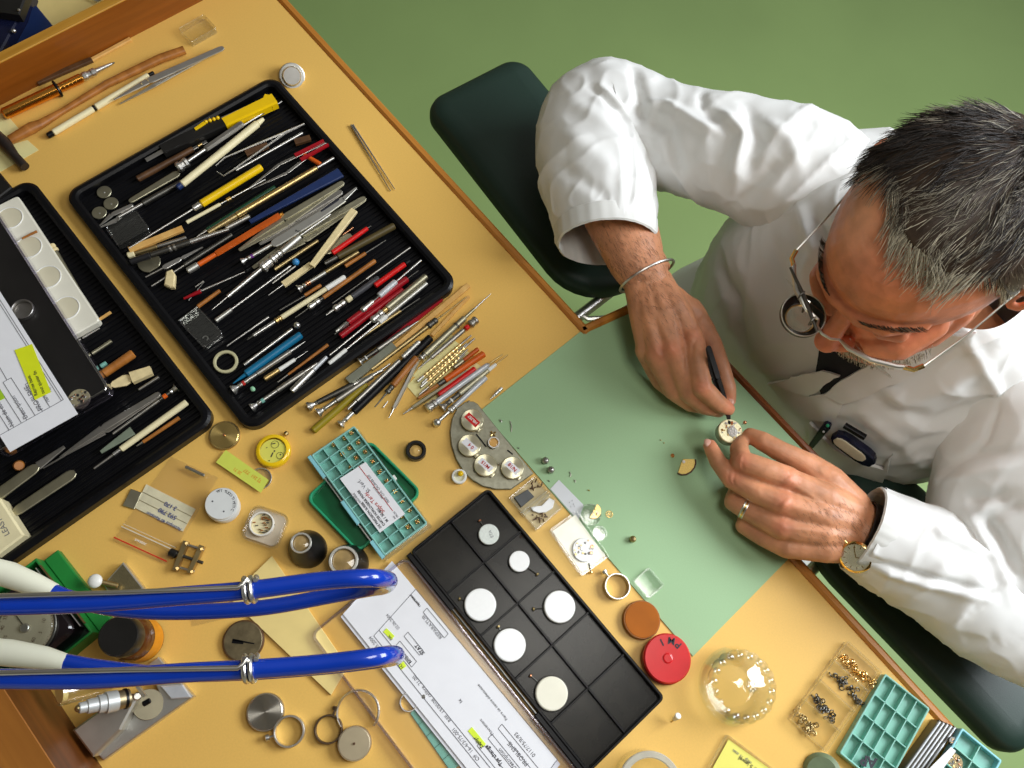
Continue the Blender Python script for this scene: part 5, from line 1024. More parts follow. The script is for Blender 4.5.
T('amber_screwdriver', 'amber metal screwdriver with a chrome chuck by the wooden back board', 'screwdriver', a_(12, 458), a_(458, 250), [('handle', m_amber, 0, .48, .0074, .0078), ('handle', m_amber, .48, .70, .0062, .0066, 'g'), ('handle', m_amber, .48, .70, .0058, .0062), ('chuck', m_steel, .70, .83, .0058, .0054, 'k'), ('shaft', m_steel, .83, .98, .0034, .0018), ('shaft', m_dark, .98, 1, .0012, .0010)], base=bs)
b = M().m(m_blk); A = W(*a_(230, 355), .0088); dd = (W(*a_(458, 250), .008) - W(*a_(12, 458), .008)).normalized(); xx, yy, _ = frame(dd); b.tube([A + xx * .0098 * math.cos(t) + yy * .0086 * math.sin(t) for t in [2 * math.pi * k / 28 for k in range(29)]], .0018, 8); tag(b.build('rubber_ring'), 'black rubber ring round the amber screwdriver', 'ring')
T('wood_strip', 'pale square wooden strip against the back board', 'stick', a_(365, 240), a_(522, 155), [('strip', m_lwood, 0, 1, .0026, .0026, 'q')], base=bs)
T('dark_strip', 'dark brown strip lying against the foot of the back board', 'stick', a_(150, 330), a_(368, 238), [('strip', m_dwood, 0, 1, .0040, .0034, 'q')], base=bs)
hm = thing('hammer', 'small hammer with wooden handle and dark iron head in the upper left corner', 'hammer', tuple(W(80, 95, 0)))
b = M().m(m_mwood); b.tube([W(*a_(40, 560), .008), W(*a_(130, 510), .008), W(*a_(165, 495), .007), W(*a_(250, 445), .006), W(*a_(430, 335), .007), W(*a_(640, 235), .008), W(*a_(738, 200), .008)], [.0062, .0080, .0062, .0042, .0056, .0066, .0062], 14, .8); b.build('handle', hm)
b = M().m(mat('dark_iron', (.06, .05, .045), .5, .8, var=.3)); b.tube([W(*a_(-20, 530), .009), W(*a_(20, 575), .009), W(*a_(60, 625), .009), W(*a_(100, 668), .009)], [.0060, .0078, .0056, .0058], 14); b.build('head', hm)
T('marker_pen', 'white pen with a black end beside the hammer handle', 'pen', a_(190, 545), a_(615, 290), [('end_cap', m_blk, 0, .05, .0038, .0040), ('cap', m_ivory, .05, .42, .0042, .0042), ('ring', m_blk, .42, .44, .0044, .0044), ('barrel', m_ivory, .44, .95, .0044, .0042), ('nose', m_blk, .95, 1, .0028, .0026)], base=bs)
tz = thing('flat_tweezers', 'broad steel tweezers lying over the end of the white pen', 'tweezers', tuple(W(*a_(700, 290), .008)))
b = M().m(m_alu); b.bar(W(*a_(480, 415), .004), W(*a_(620, 340), .009), .0016, .0012, .006); b.bar(W(*a_(620, 340), .009), W(*a_(880, 195), .010), .0055, .0012, .006); b.build('leaf', tz)
b = M().m(m_alu); b.bar(W(*a_(455, 400), .011), W(*a_(590, 325), .012), .0016, .0012, .0090); b.bar(W(*a_(590, 325), .012), W(*a_(895, 190), .012), .0100, .0013, .0085, rnd=True); b.m(m_dbrass).cyl(W(*a_(565, 335), .0115), W(*a_(565, 335), .0132), .0012, 8).cyl(W(*a_(592, 322), .0115), W(*a_(592, 322), .0132), .0012, 8); b.build('leaf', tz)
cbox('clear_case', 'small empty clear plastic case near the back board', 'case', [a_(718, 130), a_(820, 75), a_(875, 128), a_(770, 190)], .0005, .009)
for pts, lab, z in (([(-40, 470), (20, 450), (80, 520), (-10, 575)], 'cream paper slip beside the hammer handle', .0006), ([(-20, 700), (-30, 600), (110, 560), (155, 600)], 'cream paper slip under the hammer head', .0004)):
    tag(M().m(m_cardc).quad(*[W(*a_(*p), z) for p in pts], th=.0003).build('paper_slip'), lab, 'paper')
b = M().m(m_blk2); q = [W(*a_(*p), .02) for p in ((-60, 700), (0, 690), (48, 748), (-20, 800))]; b.prism([(p.x, p.y) for p in q], ZD + .0005, ZD + .02, .0015); tag(b.build('black_case'), 'corner of a black case at the left edge below the hammer', 'case')
# beyond the back board
b = M().m(m_cream).box(-1.35, -.93, .0, .30, ZD + .0005, ZD + .003, .0005); tag(b.build('drawing_board'), 'pale cream board lying beyond the wooden back board', 'board')
bx = thing('instrument_case', 'dark navy case standing beyond the back board in the very corner', 'case', tuple(W(15, 15, .01)))
q = [W(x, y, .03) for x, y in ((-30, 60), (0, 52), (22, 12), (30, -14), (-40, -30))]; M().m(m_navy).prism([(p.x, p.y) for p in q], ZD + .004, ZD + .03, .002).build('lower_case', bx)
q = [W(x, y, .045) for x, y in ((-20, 8), (19, 14), (28, -10), (0, -40))]; M().m(m_blk2).prism([(p.x, p.y) for p in q], ZD + .0305, ZD + .045, .002).build('upper_case', bx); M().m(m_steel).ball(W(14, 31, .032), .003, 10).ball(W(19, 10, .047), .0018, 8).build('stud', bx)
q = [W(*p, .012) for p in ((12, 55), (0, 58), (22, 32), (35, 5), (53, 25), (20, 44))]; q = [W(*p, .012) for p in ((5, 60), (24, 12), (36, 5), (54, 27))]; tag(M().m(m_blue).prism([(p.x, p.y) for p in q], ZD + .0035, ZD + .012, .001).build('navy_booklet'), 'flat dark blue booklet on the cream board beyond the back board', 'booklet')
b = M().m(m_steel).tube([W(88, -3, .008), W(97, 1, .008), (W(106, -4, .008))], .0018); tag(b.build('bent_clip'), 'shiny bent metal clip just showing at the top edge', 'clip')
# ================================================================== SECOND TRAY AND ITS CONTENTS
T('wooden_graver', 'brown round wooden handle in the left tray beside the clear box with the form', 'handle tool', i_(480, 252), i_(622, 155), [('handle', m_mwood, 0, 1, .0050, .0056)], lev=.3)
T('carved_stick', 'pale carved bone-like stick with dark streaks in the left tray', 'stick', i_(518, 305), i_(705, 235), [('stick', m_bone, 0, .5, .0048, .0068, 'B'), ('stick', m_bone, .5, 1, .0070, .0052, 'q')], lev=.3)
T('olive_stick', 'small olive peg in the left tray close to the white cup strip', 'stick', i_(428, 158), i_(520, 97), [('peg', m_olive, 0, 1, .0024, .0024)], lev=.2)
T('steel_bit', 'bright bent steel bit sticking out from under the clear box', 'pin', i_(385, 85), i_(465, 38), [('bit', m_steel, 0, 1, .0014, .0010)], lev=.2)
T('teal_stub', 'small teal plastic cap by the brown wooden handle in the left tray', 'cap', i_(468, 218), i_(497, 200), [('cap', m_aquaD, 0, 1, .0030, .0030)], lev=.1)
T('pale_splint', 'pale wooden splint poking out below the white cup strip', 'stick', h_(500, 720), h_(568, 676), [('splint', m_lwood, 0, 1, .0016, .0018, 'q')], lev=.3)
T('curled_tool', 'olive tool with a curled head standing along the white cup strip', 'pick', h_(410, 570), h_(265, 330), [('shaft', m_olive, 0, .85, .0018, .0026), ('head', m_bone, .85, 1, .0040, .0034, 'k')], lev=.4)
TW('tweezers', 'long dark steel tweezers lying under the corner of the clear box in the left tray', i_(280, 640), i_(745, 342), .0085, m_dull, spread=.03, lev=.1)
T('screwdriver', 'slim dull screwdriver with an orange ring in the left tray', 'screwdriver', i_(525, 530), i_(822, 315), [('shaft', m_dull, 0, .72, .0016, .0020), ('ring', m_orange, .78, .84, .0028, .0028), ('neck', m_dark, .72, .90, .0020, .0020), ('head', m_steel, .90, 1, .0030, .0056, 'f')], lev=.4)
T('wedge', 'grey-green tapering wedge in the left tray', 'wedge', i_(470, 615), i_(618, 515), [('wedge', mat('wedge_green', S(120, 130, 112), .5), 0, 1, .0018, .0056, 'q')], lev=.1)
T('ivory_oiler', 'ivory-handled oiler with a steel shaft at the lower right of the left tray', 'oiler', i_(437, 692), i_(870, 382), [('tip', m_dull, 0, .20, .0014, .0018), ('collar', m_steel, .20, .28, .0026, .0024), ('handle', m_ivory, .28, 1, .0036, .0040)], lev=.4)
T('amber_pick', 'thin amber-handled pick next to the ivory-handled oiler', 'pick', i_(636, 588), i_(835, 455), [('tip', m_steel, 0, .14, .0006, .0016, 'n'), ('handle', m_mwood, .14, 1, .0020, .0024)], lev=.2)
T('grey_peg', 'small grey peg beside the carved stick in the left tray', 'pin', i_(645, 325), i_(740, 265), [('peg', m_dull, 0, 1, .0016, .0020)], lev=.2)
T('flat_tweezers_end', 'wide olive tweezers at the lower left of the left tray, near the yellow knob', 'tweezers', (-6, 498), i_(300, 590), [('leaf', m_olive, 0, .62, .0066, .0060, 'B'), ('leaf', m_dull, .62, 1, .0050, .0018, 'b')], lev=.3)
T('blunt_file', 'pale olive blunt-ended file beside the cream eraser box', 'file', (14, 513), i_(350, 708), [('blade', m_olive, 0, 1, .0056, .0062, 'B')], lev=.2)
T('steel_sliver', 'thin steel sliver parallel to the dark tweezers in the left tray', 'pin', i_(200, 690), i_(300, 632), [('sliver', m_dull, 0, 1, .0010, .0014)], lev=.1)
tag(M().m(m_mwood).lathe(W(*i_(88, 678), .0052), W(*i_(88, 678), .011), [(0, .0056), (.7, .0058), (1, .0046)], 24).build('amber_button'), 'small round amber button in the left tray below the clear box', 'button')
# white strip of four cups
ws = thing('cup_strip', 'white plastic strip with four round cups in the left tray', 'palette', tuple(W(45, 265, .006)))
q = [W(x, y, .018) for x, y in ((14, 194), (98, 322), (72, 338), (-22, 208))]; c0 = sum(q, Vector()) / 4; e = q[1] - q[0]; an = math.atan2(e.y, e.x); L_ = e.length; Wd = (q[3] - q[0]).length
b = M().at((c0.x, c0.y, ZD), an).m(mat('ivory_white', S(232, 228, 210), .35, var=.02)); cups = []
o4 = rrect(-L_ / 2 + .004, L_ / 2, -Wd / 2, Wd / 2, .004, 3); b.prism(o4, .006, .0175, .0015); b.build('strip', ws)
m_cup = mat('cup_white', S(212, 204, 176), .4, var=.02)
for px, py in ((10, 218), (29, 247), (48, 277), (66.5, 308)):
    p = W(px, py, .0176); b = M().m(m_white); b.ring((p.x, p.y, ZD + .0176), .0150, .0138, .0010, 40); b.m(m_cup).lathe((p.x, p.y, ZD + .0176), (p.x, p.y, ZD + .0180), [(0, .0138), (1, .0138)], 36); b.build('cup', ws)
T('cup_pick', 'straw-coloured pick lying across the second cup of the white strip', 'pick', h_(112, 300), h_(190, 262), [('pick', m_mwood, 0, 1, .0012, .0016)], h=.0215)
# clear box with form
A_, B2_, C_, D_ = (-40, 140), (0, 206), (114, 397), (8, 455)
cb, cc, an, L_, F_ = cbox('clear_storage_box', 'big clear lidded box with a printed form, lying on the left tray', 'box', [(-12, 190), (116, 398), (6, 456), (-122, 248)], .0185, .022, mt=clear('clear_lid_sheet', (.97, .97, .98), .03, .15), rm=m_lilac, lidtop=True, wallt=.0026, r=.008)
b = M().m(m_blk2).at((cc.x, cc.y, ZD), an); b.box(-L_ / 2 + .004, L_ / 2 - .004, -F_ / 2 + .004, F_ / 2 - .004, .0198, .0225, .0004); b.build('black_insert', cb)
def pp(x, y, z=.0415): p = W(x, y, z); return p
form = thing('printed_form', 'printed form with a yellow sticky note on the clear box at left', 'form', tuple(W(20, 380, .0412)))
q = [pp(*p) for p in ((-6, 282), (78, 414), (10, 452), (-74, 320))]; M().m(m_paper).quad(*q, th=.0003).build('sheet', form)
dx = (q[1] - q[0]).normalized(); dy = (q[2] - q[1]).normalized()      # dx runs down-right, dy runs down-left
def ln(b, p0, p1, w=.0007): b.bar(pp(*p0, .0418), pp(*p1, .0418), w, .0001)
b = M().m(m_grey)
def fq(u_, v_): return q[0].lerp(q[1], u_).lerp(q[3].lerp(q[2], u_), v_) + Vector((0, 0, .0003))
for u0, v0, u1, v1 in ((0, .06, .88, .06), (0, .09, .88, .09), (.88, .06, .88, 1.0), (.68, .26, .88, .26), (.68, .37, .88, .37), (.68, .26, .68, .37), (.60, .48, .88, .48), (.60, .60, .88, .60), (.60, .48, .60, .60), (.55, .68, .88, .68), (.5, .79, .88, .79), (.4, .86, .88, .86), (.4, 1.0, .88, 1.0), (.36, .52, .60, .54)): b.bar(fq(u0, v0), fq(u1, v1), .0006, .0001)
b.build('ruled_lines', form)
tang = math.atan2(-dx.y, -dx.x)
b = M().m(m_grey)
for txt, u_, v_, s_ in (('PROBLEME', .87, .35, .0072), ('Description', .87, .57, .0066), ('Nom de comp.', .87, .77, .0066), ('76093', .85, .22, .005), ('reparateur', .80, .125, .0045)): b.text(txt, tuple(fq(u_, v_)), s_, tang)
b.build('printed_words', form)
nt_ = M().m(m_note).quad(*[pp(*p, .0424) for p in ((14.5, 350), (32, 344), (51, 392), (35, 400))], th=.0002); nt = nt_.build('sticky_note', form)
b = M().m(m_ink); qa = pp(46, 392, .0427); qd = (pp(30, 348, .0427) - pp(48, 392, .0427)); na = math.atan2(qd.y, qd.x)
b.text('tout ajuster fin', tuple(pp(45, 393, .0427)), .0050, na); b.text('Reprise base.', tuple(pp(38, 395, .0427)), .0050, na); b.build('handwriting', form)
M().m(mat('green_marker', S(170, 210, 40), .6)).quad(*[pp(*p, .0424) for p in ((-8, 392), (0, 389), (5, 398), (-3, 402))], th=.0002).build('marker_patch', form)
def movement_disc(name, lab, px, py, z, r, mt, seed, cat='watch movement', group=None, n=26):
    t = thing(name, lab, cat, tuple(W(px, py, z)), group); c = W(px, py, z); M().m(mt).lathe(c, c + Vector((0, 0, .0022)), [(0, r), (.7, r), (1, r * .95)], 36).build('plate', t); g = M(); rg = random.Random(seed)
    for k in range(n): a = rg.uniform(0, 6.28); rr = r * .85 * math.sqrt(rg.random()); g.m(rg.choice([m_brass, m_steel, m_dull, m_dark, m_copper])); g.cyl(c + Vector((rr * math.cos(a), rr * math.sin(a), .0020)), c + Vector((rr * math.cos(a), rr * math.sin(a), .0028)), r * rg.uniform(.05, .16), 8)
    g.build('wheels', t); return t
movement_disc('watch_movement', 'round cream watch movement inside the clear box beside the form corner', 79.5, 399.5, .0232, .0120, mat('cream_metal', S(200, 190, 150), .4, .3, var=.2, scale=300), 4)
tc_ = thing('glass_cup', 'small round glass cup inside the clear box, half under the form', 'cup', tuple(W(24, 312, .023))); c = W(24, 311, .023); M().m(m_dull).ring(c, .0125, .0105, .006, 36).build('rim', tc_); M().m(m_dull).disc(c, .0104, .0015, 30).build('base', tc_)
# cream eraser box at left edge
eb = thing('eraser_box', 'cream rounded block with faint grey lettering at the left edge on the tray', 'block', tuple(W(3, 530, .004)))
q = [W(*p, .026) for p in ((-14, 492), (0, 498), (24, 535), (-4, 556), (-40, 530))]; M().m(m_ivory).prism([(p.x, p.y) for p in q], ZD + .0052, ZD + .026, .002).build('block', eb)
M().m(m_grey).text('LEAST', tuple(W(10, 534, .0262)), .008, math.atan2(*(W(0, 515, .026) - W(10, 534, .026)).yx)).build('lettering', eb)

# ================================================================== SMALL THINGS ON THE YELLOW TOP
def spun(name, lab, px, py, r, th, mt, cat='disc', z=.0005, rim=None, pin=None, group=None):
    c = W(px, py, z); t = thing(name, lab, cat, tuple(c), group); M().m(rim or mt).lathe(c, c + Vector((0, 0, th)), [(0, r), (.8, r), (1, r * .96)], 48).build('body', t)
    M().m(mt).lathe(c + Vector((0, 0, th - .0002)), c + Vector((0, 0, th + .0006)), [(0, r * .93), (.5, r * .93), (1, r * .90)], 48).build('spun_face', t)
    if pin: M().m(pin).cyl(c + Vector((0, 0, th)), c + Vector((0, 0, th + .0022)), .0013, 12).build('centre_pin', t)
    return t
def spunmat(name, col, rough=.25):
    if name in MATS: return MATS[name]
    m = mat(name, col, rough, 1.0, var=.06, aniso=0.9); nt = m.node_tree; b = nt.nodes['Principled BSDF']; tg = nt.nodes.new('ShaderNodeTangent'); tg.direction_type = 'RADIAL'; tg.axis = 'Z'; nt.links.new(tg.outputs[0], b.inputs['Tangent']); b.inputs['Anisotropic Rotation'].default_value = 0.25; return m
m_sb = spunmat('spun_brass', (0.85, 0.62, 0.22)); m_ss = spunmat('spun_steel', (0.62, 0.58, 0.50)); m_spale = spunmat('spun_pale_gold', (0.90, 0.84, 0.60), .3)
spun('brass_disc', 'spun brass disc with a centre pin at the corner between the two trays', *j_(628, 168), .0172, .004, m_sb, pin=m_copper, rim=m_dbrass)
yw = thing('yellow_movement_case', 'round clear yellow case holding a pale green-yellow watch dial', 'watch case', tuple(W(273, 453, 0)))
c = W(274, 452, .0005); m_yc = mat('clear_yellow', S(250, 206, 20), .15, var=.05, coat=.5); M().m(m_yc).lathe(c, c + Vector((0, 0, .009)), [(0, .0195), (.5, .0200), (.85, .0188), (1, .0165), (1, .0150), (.85, .0146)], 48, caps=False).lathe(c, c + Vector((0, 0, .001)), [(0, .0195), (1, .0195)], 40).build('bezel', yw)
cd_ = W(273, 451.5, .007); M().m(mat('lime_dial', S(226, 222, 100), .4, var=.02)).disc(W(273, 452, .006), .0150, .0012, 40).build('dial', yw)
b = M().m(m_ink); z = .0076
for p0, p1, w in (((271.5, 444), (275.5, 443.2), .0010), ((271, 457), (273, 452.5), .0012), ((274.2, 450.5), (275, 451.5), .0016), ((280, 454), (281, 455), .0012), ((266, 448), (267.5, 447.3), .0008), ((268.5, 460.5), (270, 461), .0008)): b.bar(W(*p0, z), W(*p1, z), w, .0002)
for cx, cy, r in ((275, 444.5, .0045), (280, 455.5, .0040)): pc = W(cx, cy, z); b.ring(pc, r, r - .0004, .0002, 28)
b.build('hands_and_marks', yw)
b = M().m(m_dbrass); b.cyl(W(285, 435, .004), W(287.5, 432, .004), .0028, 10); tag(b.build('crown'), 'tiny dull brass watch crown above the yellow case', 'crown')
wg = thing('watch_glass', 'round glass with a steel rim half under the yellow-green note', 'watch glass', tuple(W(262, 480, 0))); c = W(261, 479, .0005); M().m(m_steel).ring(c, .0125, .0112, .0035, 40).build('rim', wg); M().m(m_glass).disc(c, .0111, .0020, 36).build('glass', wg)
nn_ = thing('green_note', 'yellow-green paper strip with orange figures resting on the round watch glass', 'note', tuple(W(243, 471, .004)))
q = [W(*j_(*p), .0050) for p in ((632, 232), (832, 372), (795, 432), (586, 290))]; M().m(mat('lime_note', S(214, 222, 90), .6, var=.03)).quad(*q, th=.0004).build('strip', nn_)
na = math.atan2(*(q[0] - q[1]).yx); b = M().m(mat('orange_ink', S(220, 150, 40), .6)); b.text('TJ 261  737', tuple(q[1].lerp(q[0], .10) + (q[2] - q[1]) * .30), .0052, na, bold=.0001); b.text('2E 71', tuple(q[1].lerp(q[0], .50) + (q[2] - q[1]) * .62), .0048, na, bold=.0001); b.build('figures', nn_)
wj = thing('white_jar', 'round white plastic jar with dark lettering round its lid', 'jar', tuple(W(224, 506, 0)))
c = W(225, 508, .0005); m_wj = mat('milky_white', S(226, 228, 226), .3, var=.03, coat=.3); M().m(m_wj).lathe(c, c + Vector((0, 0, .014)), [(0, .0160), (.1, .0175), (.9, .0178), (1, .0170)], 48).build('body', wj); ct = W(222, 504, .0146)
M().m(m_wj).lathe(ct, ct + Vector((0, 0, .003)), [(0, .0180), (.6, .0180), (1, .0172)], 48).build('lid', wj)
b = M().m(m_ink); word = 'WIT TUDO-TIMETIC'; 
for k, chh in enumerate(word):
    a = math.radians(165 - k * 9.2) - .75; p = ct + Vector((math.cos(a + .78) * .0132, math.sin(a + .78) * .0118, .0031)); b.text(chh, tuple(p), .0042, a + .78 - math.pi / 2)
for x, y in ((-.008, -.006), (.009, -.003)): b.disc(ct + Vector((x, y, .0030)), .0009, .0003, 12)
b.build('lettering', wj)
sb = thing('square_box', 'small clear rounded square box with a round well of tiny brown pins', 'box', tuple(W(264, 527, 0)))
c, a, L_, F_ = R4([j_(*p) for p in ((762, 485), (932, 535), (870, 705), (700, 640))], .006); b = M().at((c.x, c.y, ZD), a).m(m_clearR); b.wallring(rrect(-L_ / 2, L_ / 2, -F_ / 2, F_ / 2, .009, 6), rrect(-L_ / 2 + .003, L_ / 2 - .003, -F_ / 2 + .003, F_ / 2 - .003, .006, 6), .0005, .010, .001); b.m(mat('frosted', S(236, 228, 210), .4, alpha=.45)).prism(rrect(-L_ / 2 + .003, L_ / 2 - .003, -F_ / 2 + .003, F_ / 2 - .003, .006, 6), .0006, .003); b.build('tray', sb)
c = W(*j_(802, 580), .004); M().m(mat('frosted_white', S(238, 234, 224), .35)).ring(c, .0136, .0118, .006, 40).build('round_well', sb); M().m(m_ivory).disc(c, .0118, .0012, 36).build('well_floor', sb)
b = M(); rg = random.Random(11)
for k in range(26): x, y = rg.uniform(-.008, .008), rg.uniform(-.008, .008); aa = .9 + rg.uniform(-.25, .25); l_ = .0032; b.m(rg.choice([m_dbrass, m_brwn, m_dark])); p = c + Vector((x, y, .0024 + .0005 * (k % 3))); b.bar(p, p + Vector((math.cos(aa) * l_, math.sin(aa) * l_, 0)), .0011, .0010)
o = b.build('tiny_pins'); tag(o, 'heap of tiny brown pins in the round well of the clear square box', 'pins', kind='stuff')
# zip bag
zb = thing('zip_bag', 'small clear zip bag with a red line, holding a folded paper', 'bag', tuple(W(160, 510, 0)))
m_bag = clear('bag_film', (.985, .985, .985), .07, .22); q = [W(*j_(*p), .0016) for p in ((375, 262), (598, 362), (352, 768), (105, 655))]; b = M().m(m_bag); N_ = 14; vs = []; fs = []
for i in range(N_ + 1):
    for j in range(N_ + 1): p = q[0].lerp(q[1], i / N_).lerp(q[3].lerp(q[2], i / N_), j / N_); vs.append((p.x, p.y, ZD + .0016 + .0022 * (0.5 + noise.noise(p * 30)) + (.0006 if 4 < j < 10 else 0)))
for i in range(N_):
    for j in range(N_): a = i * (N_ + 1) + j; fs.append([a, a + N_ + 1, a + N_ + 2, a + 1])
b.add(vs, fs); nb = len(vs); b.add([(x, y, ZD + .0003) for x, y, z in vs], [f[::-1] for f in fs]); b.build('film', zb)
M().m(m_red).bar(q[3].lerp(q[0], .035) + Vector((0, 0, .003)), q[2].lerp(q[1], .035) + Vector((0, 0, .003)), .0012, .0003).build('red_line', zb)
b = M().m(mat('translucent_white', S(238, 232, 214), .5, alpha=.55)); b.bar(q[3].lerp(q[0], .16) + Vector((0, 0, .0025)), q[2].lerp(q[1], .16) + Vector((0, 0, .0025)), .0012, .0006); b.bar(q[3].lerp(q[0], .19) + Vector((0, 0, .0025)), q[2].lerp(q[1], .19) + Vector((0, 0, .0025)), .0006, .0006); b.build('zip_ridge', zb)
b = M().m(m_white); ba = math.atan2(*(q[3] - q[2]).yx); b.text('swatec', tuple(q[2].lerp(q[3], .92).lerp(q[1].lerp(q[0], .92), .09) + Vector((0, 0, .0032)) - (q[3] - q[2]).normalized() * .016), .0050, math.atan2(*(q[2] - q[3]).yx)); b.build('bag_print', zb)
fp = thing('folded_paper', 'ruled cream paper with blue handwritten figures inside the zip bag', 'paper', tuple(W(160, 508, 0)))
q = [W(*j_(*p), .0016) for p in ((262, 392), (492, 508), (432, 612), (205, 500))]; M().m(mat('cream_paper', S(232, 224, 190), .7)).quad(*q, th=.0005).build('sheet', fp)
b = M().m(m_dbrass); 
for t in (.33, .66): b.bar(q[0].lerp(q[3], t) + Vector((0, 0, .0002)), q[1].lerp(q[2], t) + Vector((0, 0, .0002)), .0006, .0002)
b.build('ruled_lines', fp); na = math.atan2(*(q[0] - q[1]).yx); b = M().m(m_blueink)
b.text('3 170', tuple(q[1].lerp(q[2], .26).lerp(q[0].lerp(q[3], .26), .30) + Vector((0, 0, .0004))), .0065, na + math.pi * 0, bold=.0001); b.text('592 790', tuple(q[1].lerp(q[2], .58).lerp(q[0].lerp(q[3], .58), .22) + Vector((0, 0, .0004))), .0068, na, bold=.0001); b.text('Acompte 40 Revision', tuple(q[1].lerp(q[2], .92).lerp(q[0].lerp(q[3], .92), .04) + Vector((0, 0, .0004))), .0050, na); b.build('blue_figures', fp)
q = [W(*j_(*p), .0032) for p in ((190, 412), (240, 430), (205, 508), (150, 490))]; tag(M().m(m_olive).prism([(p.x, p.y) for p in q], ZD + .0006, ZD + .0026, .0004).build('metal_tag'), 'olive metal tag at the left end of the folded paper', 'tag')
T('short_pin', 'short grey metal pin lying on top of the clear zip bag', 'pin', j_(445, 310), j_(533, 352), [('pin', m_dull, 0, 1, .0018, .0018)], base=.0052)
# brass movement vice
mv2 = thing('movement_vice', 'small dark brass screw clamp with two jaws at the corner of the zip bag', 'clamp', tuple(W(186, 558, 0)))
Z0 = .006; b = M().m(m_dbrass)
b.bar(W(*k_(868, 100), Z0), W(*k_(815, 235), Z0), .0065, .007, .0055); b.build('jaw', mv2); b = M().m(m_dbrass); b.bar(W(*k_(942, 120), Z0), W(*k_(882, 248), Z0), .0065, .007, .0055); b.build('jaw', mv2)
for p0, p1 in ((k_(862, 112), k_(950, 140)), (k_(835, 222), k_(905, 240))): M().m(m_dull).cyl(W(*p0, Z0 + .001), W(*p1, Z0 + .001), .0015, 10).build('guide_rod', mv2)
M().m(m_dark).cyl(W(*k_(815, 155), Z0 + .001), W(*k_(945, 200), Z0 + .001), .0018, 10).build('screw', mv2); M().m(m_blk2).lathe(W(*k_(790, 148), Z0 + .001), W(*k_(822, 162), Z0 + .001), [(0, .0038), (.1, .0046), (.9, .0046), (1, .0036)], 16).build('knob', mv2)
for p in ((868, 108), (938, 135), (825, 225), (893, 240)): M().m(m_brass).cyl(W(*k_(*p), Z0 + .0035), W(*k_(*p), Z0 + .0060), .0022, 10).build('bolt', mv2)
# loupes
def loupe(lab, base, ring, rb, rr, h, zr, name='eye_loupe'):
    t = thing(name, lab, 'loupe', tuple(W(base[0], base[1], 0)), None); c0 = W(base[0], base[1], .0005); c1 = W(ring[0], ring[1], h); ax = (c1 - c0); b = M().m(m_blk2)
    vs = []; fs = []; n = 44; lev = [(0, .97), (.08, 1.0), (.22, .99), (.34, .90), (.6, .5), (.85, .16), (1, 0)]
    for t_, k_s in lev:
        c = c0.lerp(c1, t_); r = rr * 1.12 + (rb - rr * 1.12) * k_s; z = ZD + .0005 + (h - .0005) * t_
        for k in range(n): a = 2 * math.pi * k / n; vs.append((c.x + r * math.cos(a), c.y + r * math.sin(a), z))
    for k in range(n): a = 2 * math.pi * k / n; vs.append((c1.x + rr * .9 * math.cos(a), c1.y + rr * .9 * math.sin(a), ZD + h - .004))
    for i in range(len(lev)):
        for k in range(n): a, d = i * n + k, i * n + (k + 1) % n; fs.append([a, d, d + n, a + n])
    b.add(vs, fs).build('cup', t); M().m(m_alu).ring((c1.x, c1.y, ZD + h - .0015), rr * 1.10, rr * .86, .003, 40).build('metal_ring', t)
    M().m(mat('smoky_lens', S(170, 142, 92), .08, var=.3, scale=60, coat=.6)).lathe((c1.x, c1.y, ZD + h - .0035), (c1.x, c1.y, ZD + h - .0008), [(0, rr * .88), (.4, rr * .84), (.8, rr * .55), (1, rr * .2)], 36).build('lens', t); return t
loupe('black eye loupe with a small thick metal ring, left of the pair', (309, 550), (301, 543), .0205, .0105, .026, 0)
loupe('black eye loupe with a wide thin metal ring, right of the pair', (350, 564), (343.5, 560.5), .0210, .0145, .024, 0)
# small black loupe ring
sl = thing('loupe_ring', 'small black ring loupe with a clear lens standing alone on the yellow top', 'loupe', tuple(W(416, 452, 0))); c = W(416, 452, .0005); M().m(m_blk2).ring(c, .0118, .0078, .010, 44).build('barrel', sl); M().m(mat('honey_lens', S(226, 186, 110), .08, var=.1, coat=.6)).lathe(c + Vector((0, 0, .003)), c + Vector((0, 0, .0065)), [(0, .0078), (.5, .0072), (1, .003)], 32).build('lens', sl)
# oil cup
oc = thing('oil_cup', 'tiny white oil cup with a bright yellow ball in it', 'cup', tuple(W(459, 477, 0))); c = W(459, 477.5, .0005); M().m(m_white).lathe(c, c + Vector((0, 0, .007)), [(0, .0078), (.2, .0088), (.9, .0088), (1, .0080), (1, .0062), (.6, .0056)], 36, caps=False).lathe(c, c + Vector((0, 0, .004)), [(0, .0078), (1, .0076)], 30).build('cup', oc); M().m(mat('frosted_clear', S(226, 224, 196), .3)).lathe(c + Vector((0, 0, .004)), c + Vector((0, 0, .0050)), [(0, .0062), (1, .0060)], 26).build('liquid', oc); 
tag(M().m(m_yellow).ball(W(460.5, 473.5, .0095), .0034, 14, (1, 1, .8)).build('yellow_ball'), 'bright yellow wax ball sitting in the tiny white cup', 'ball')

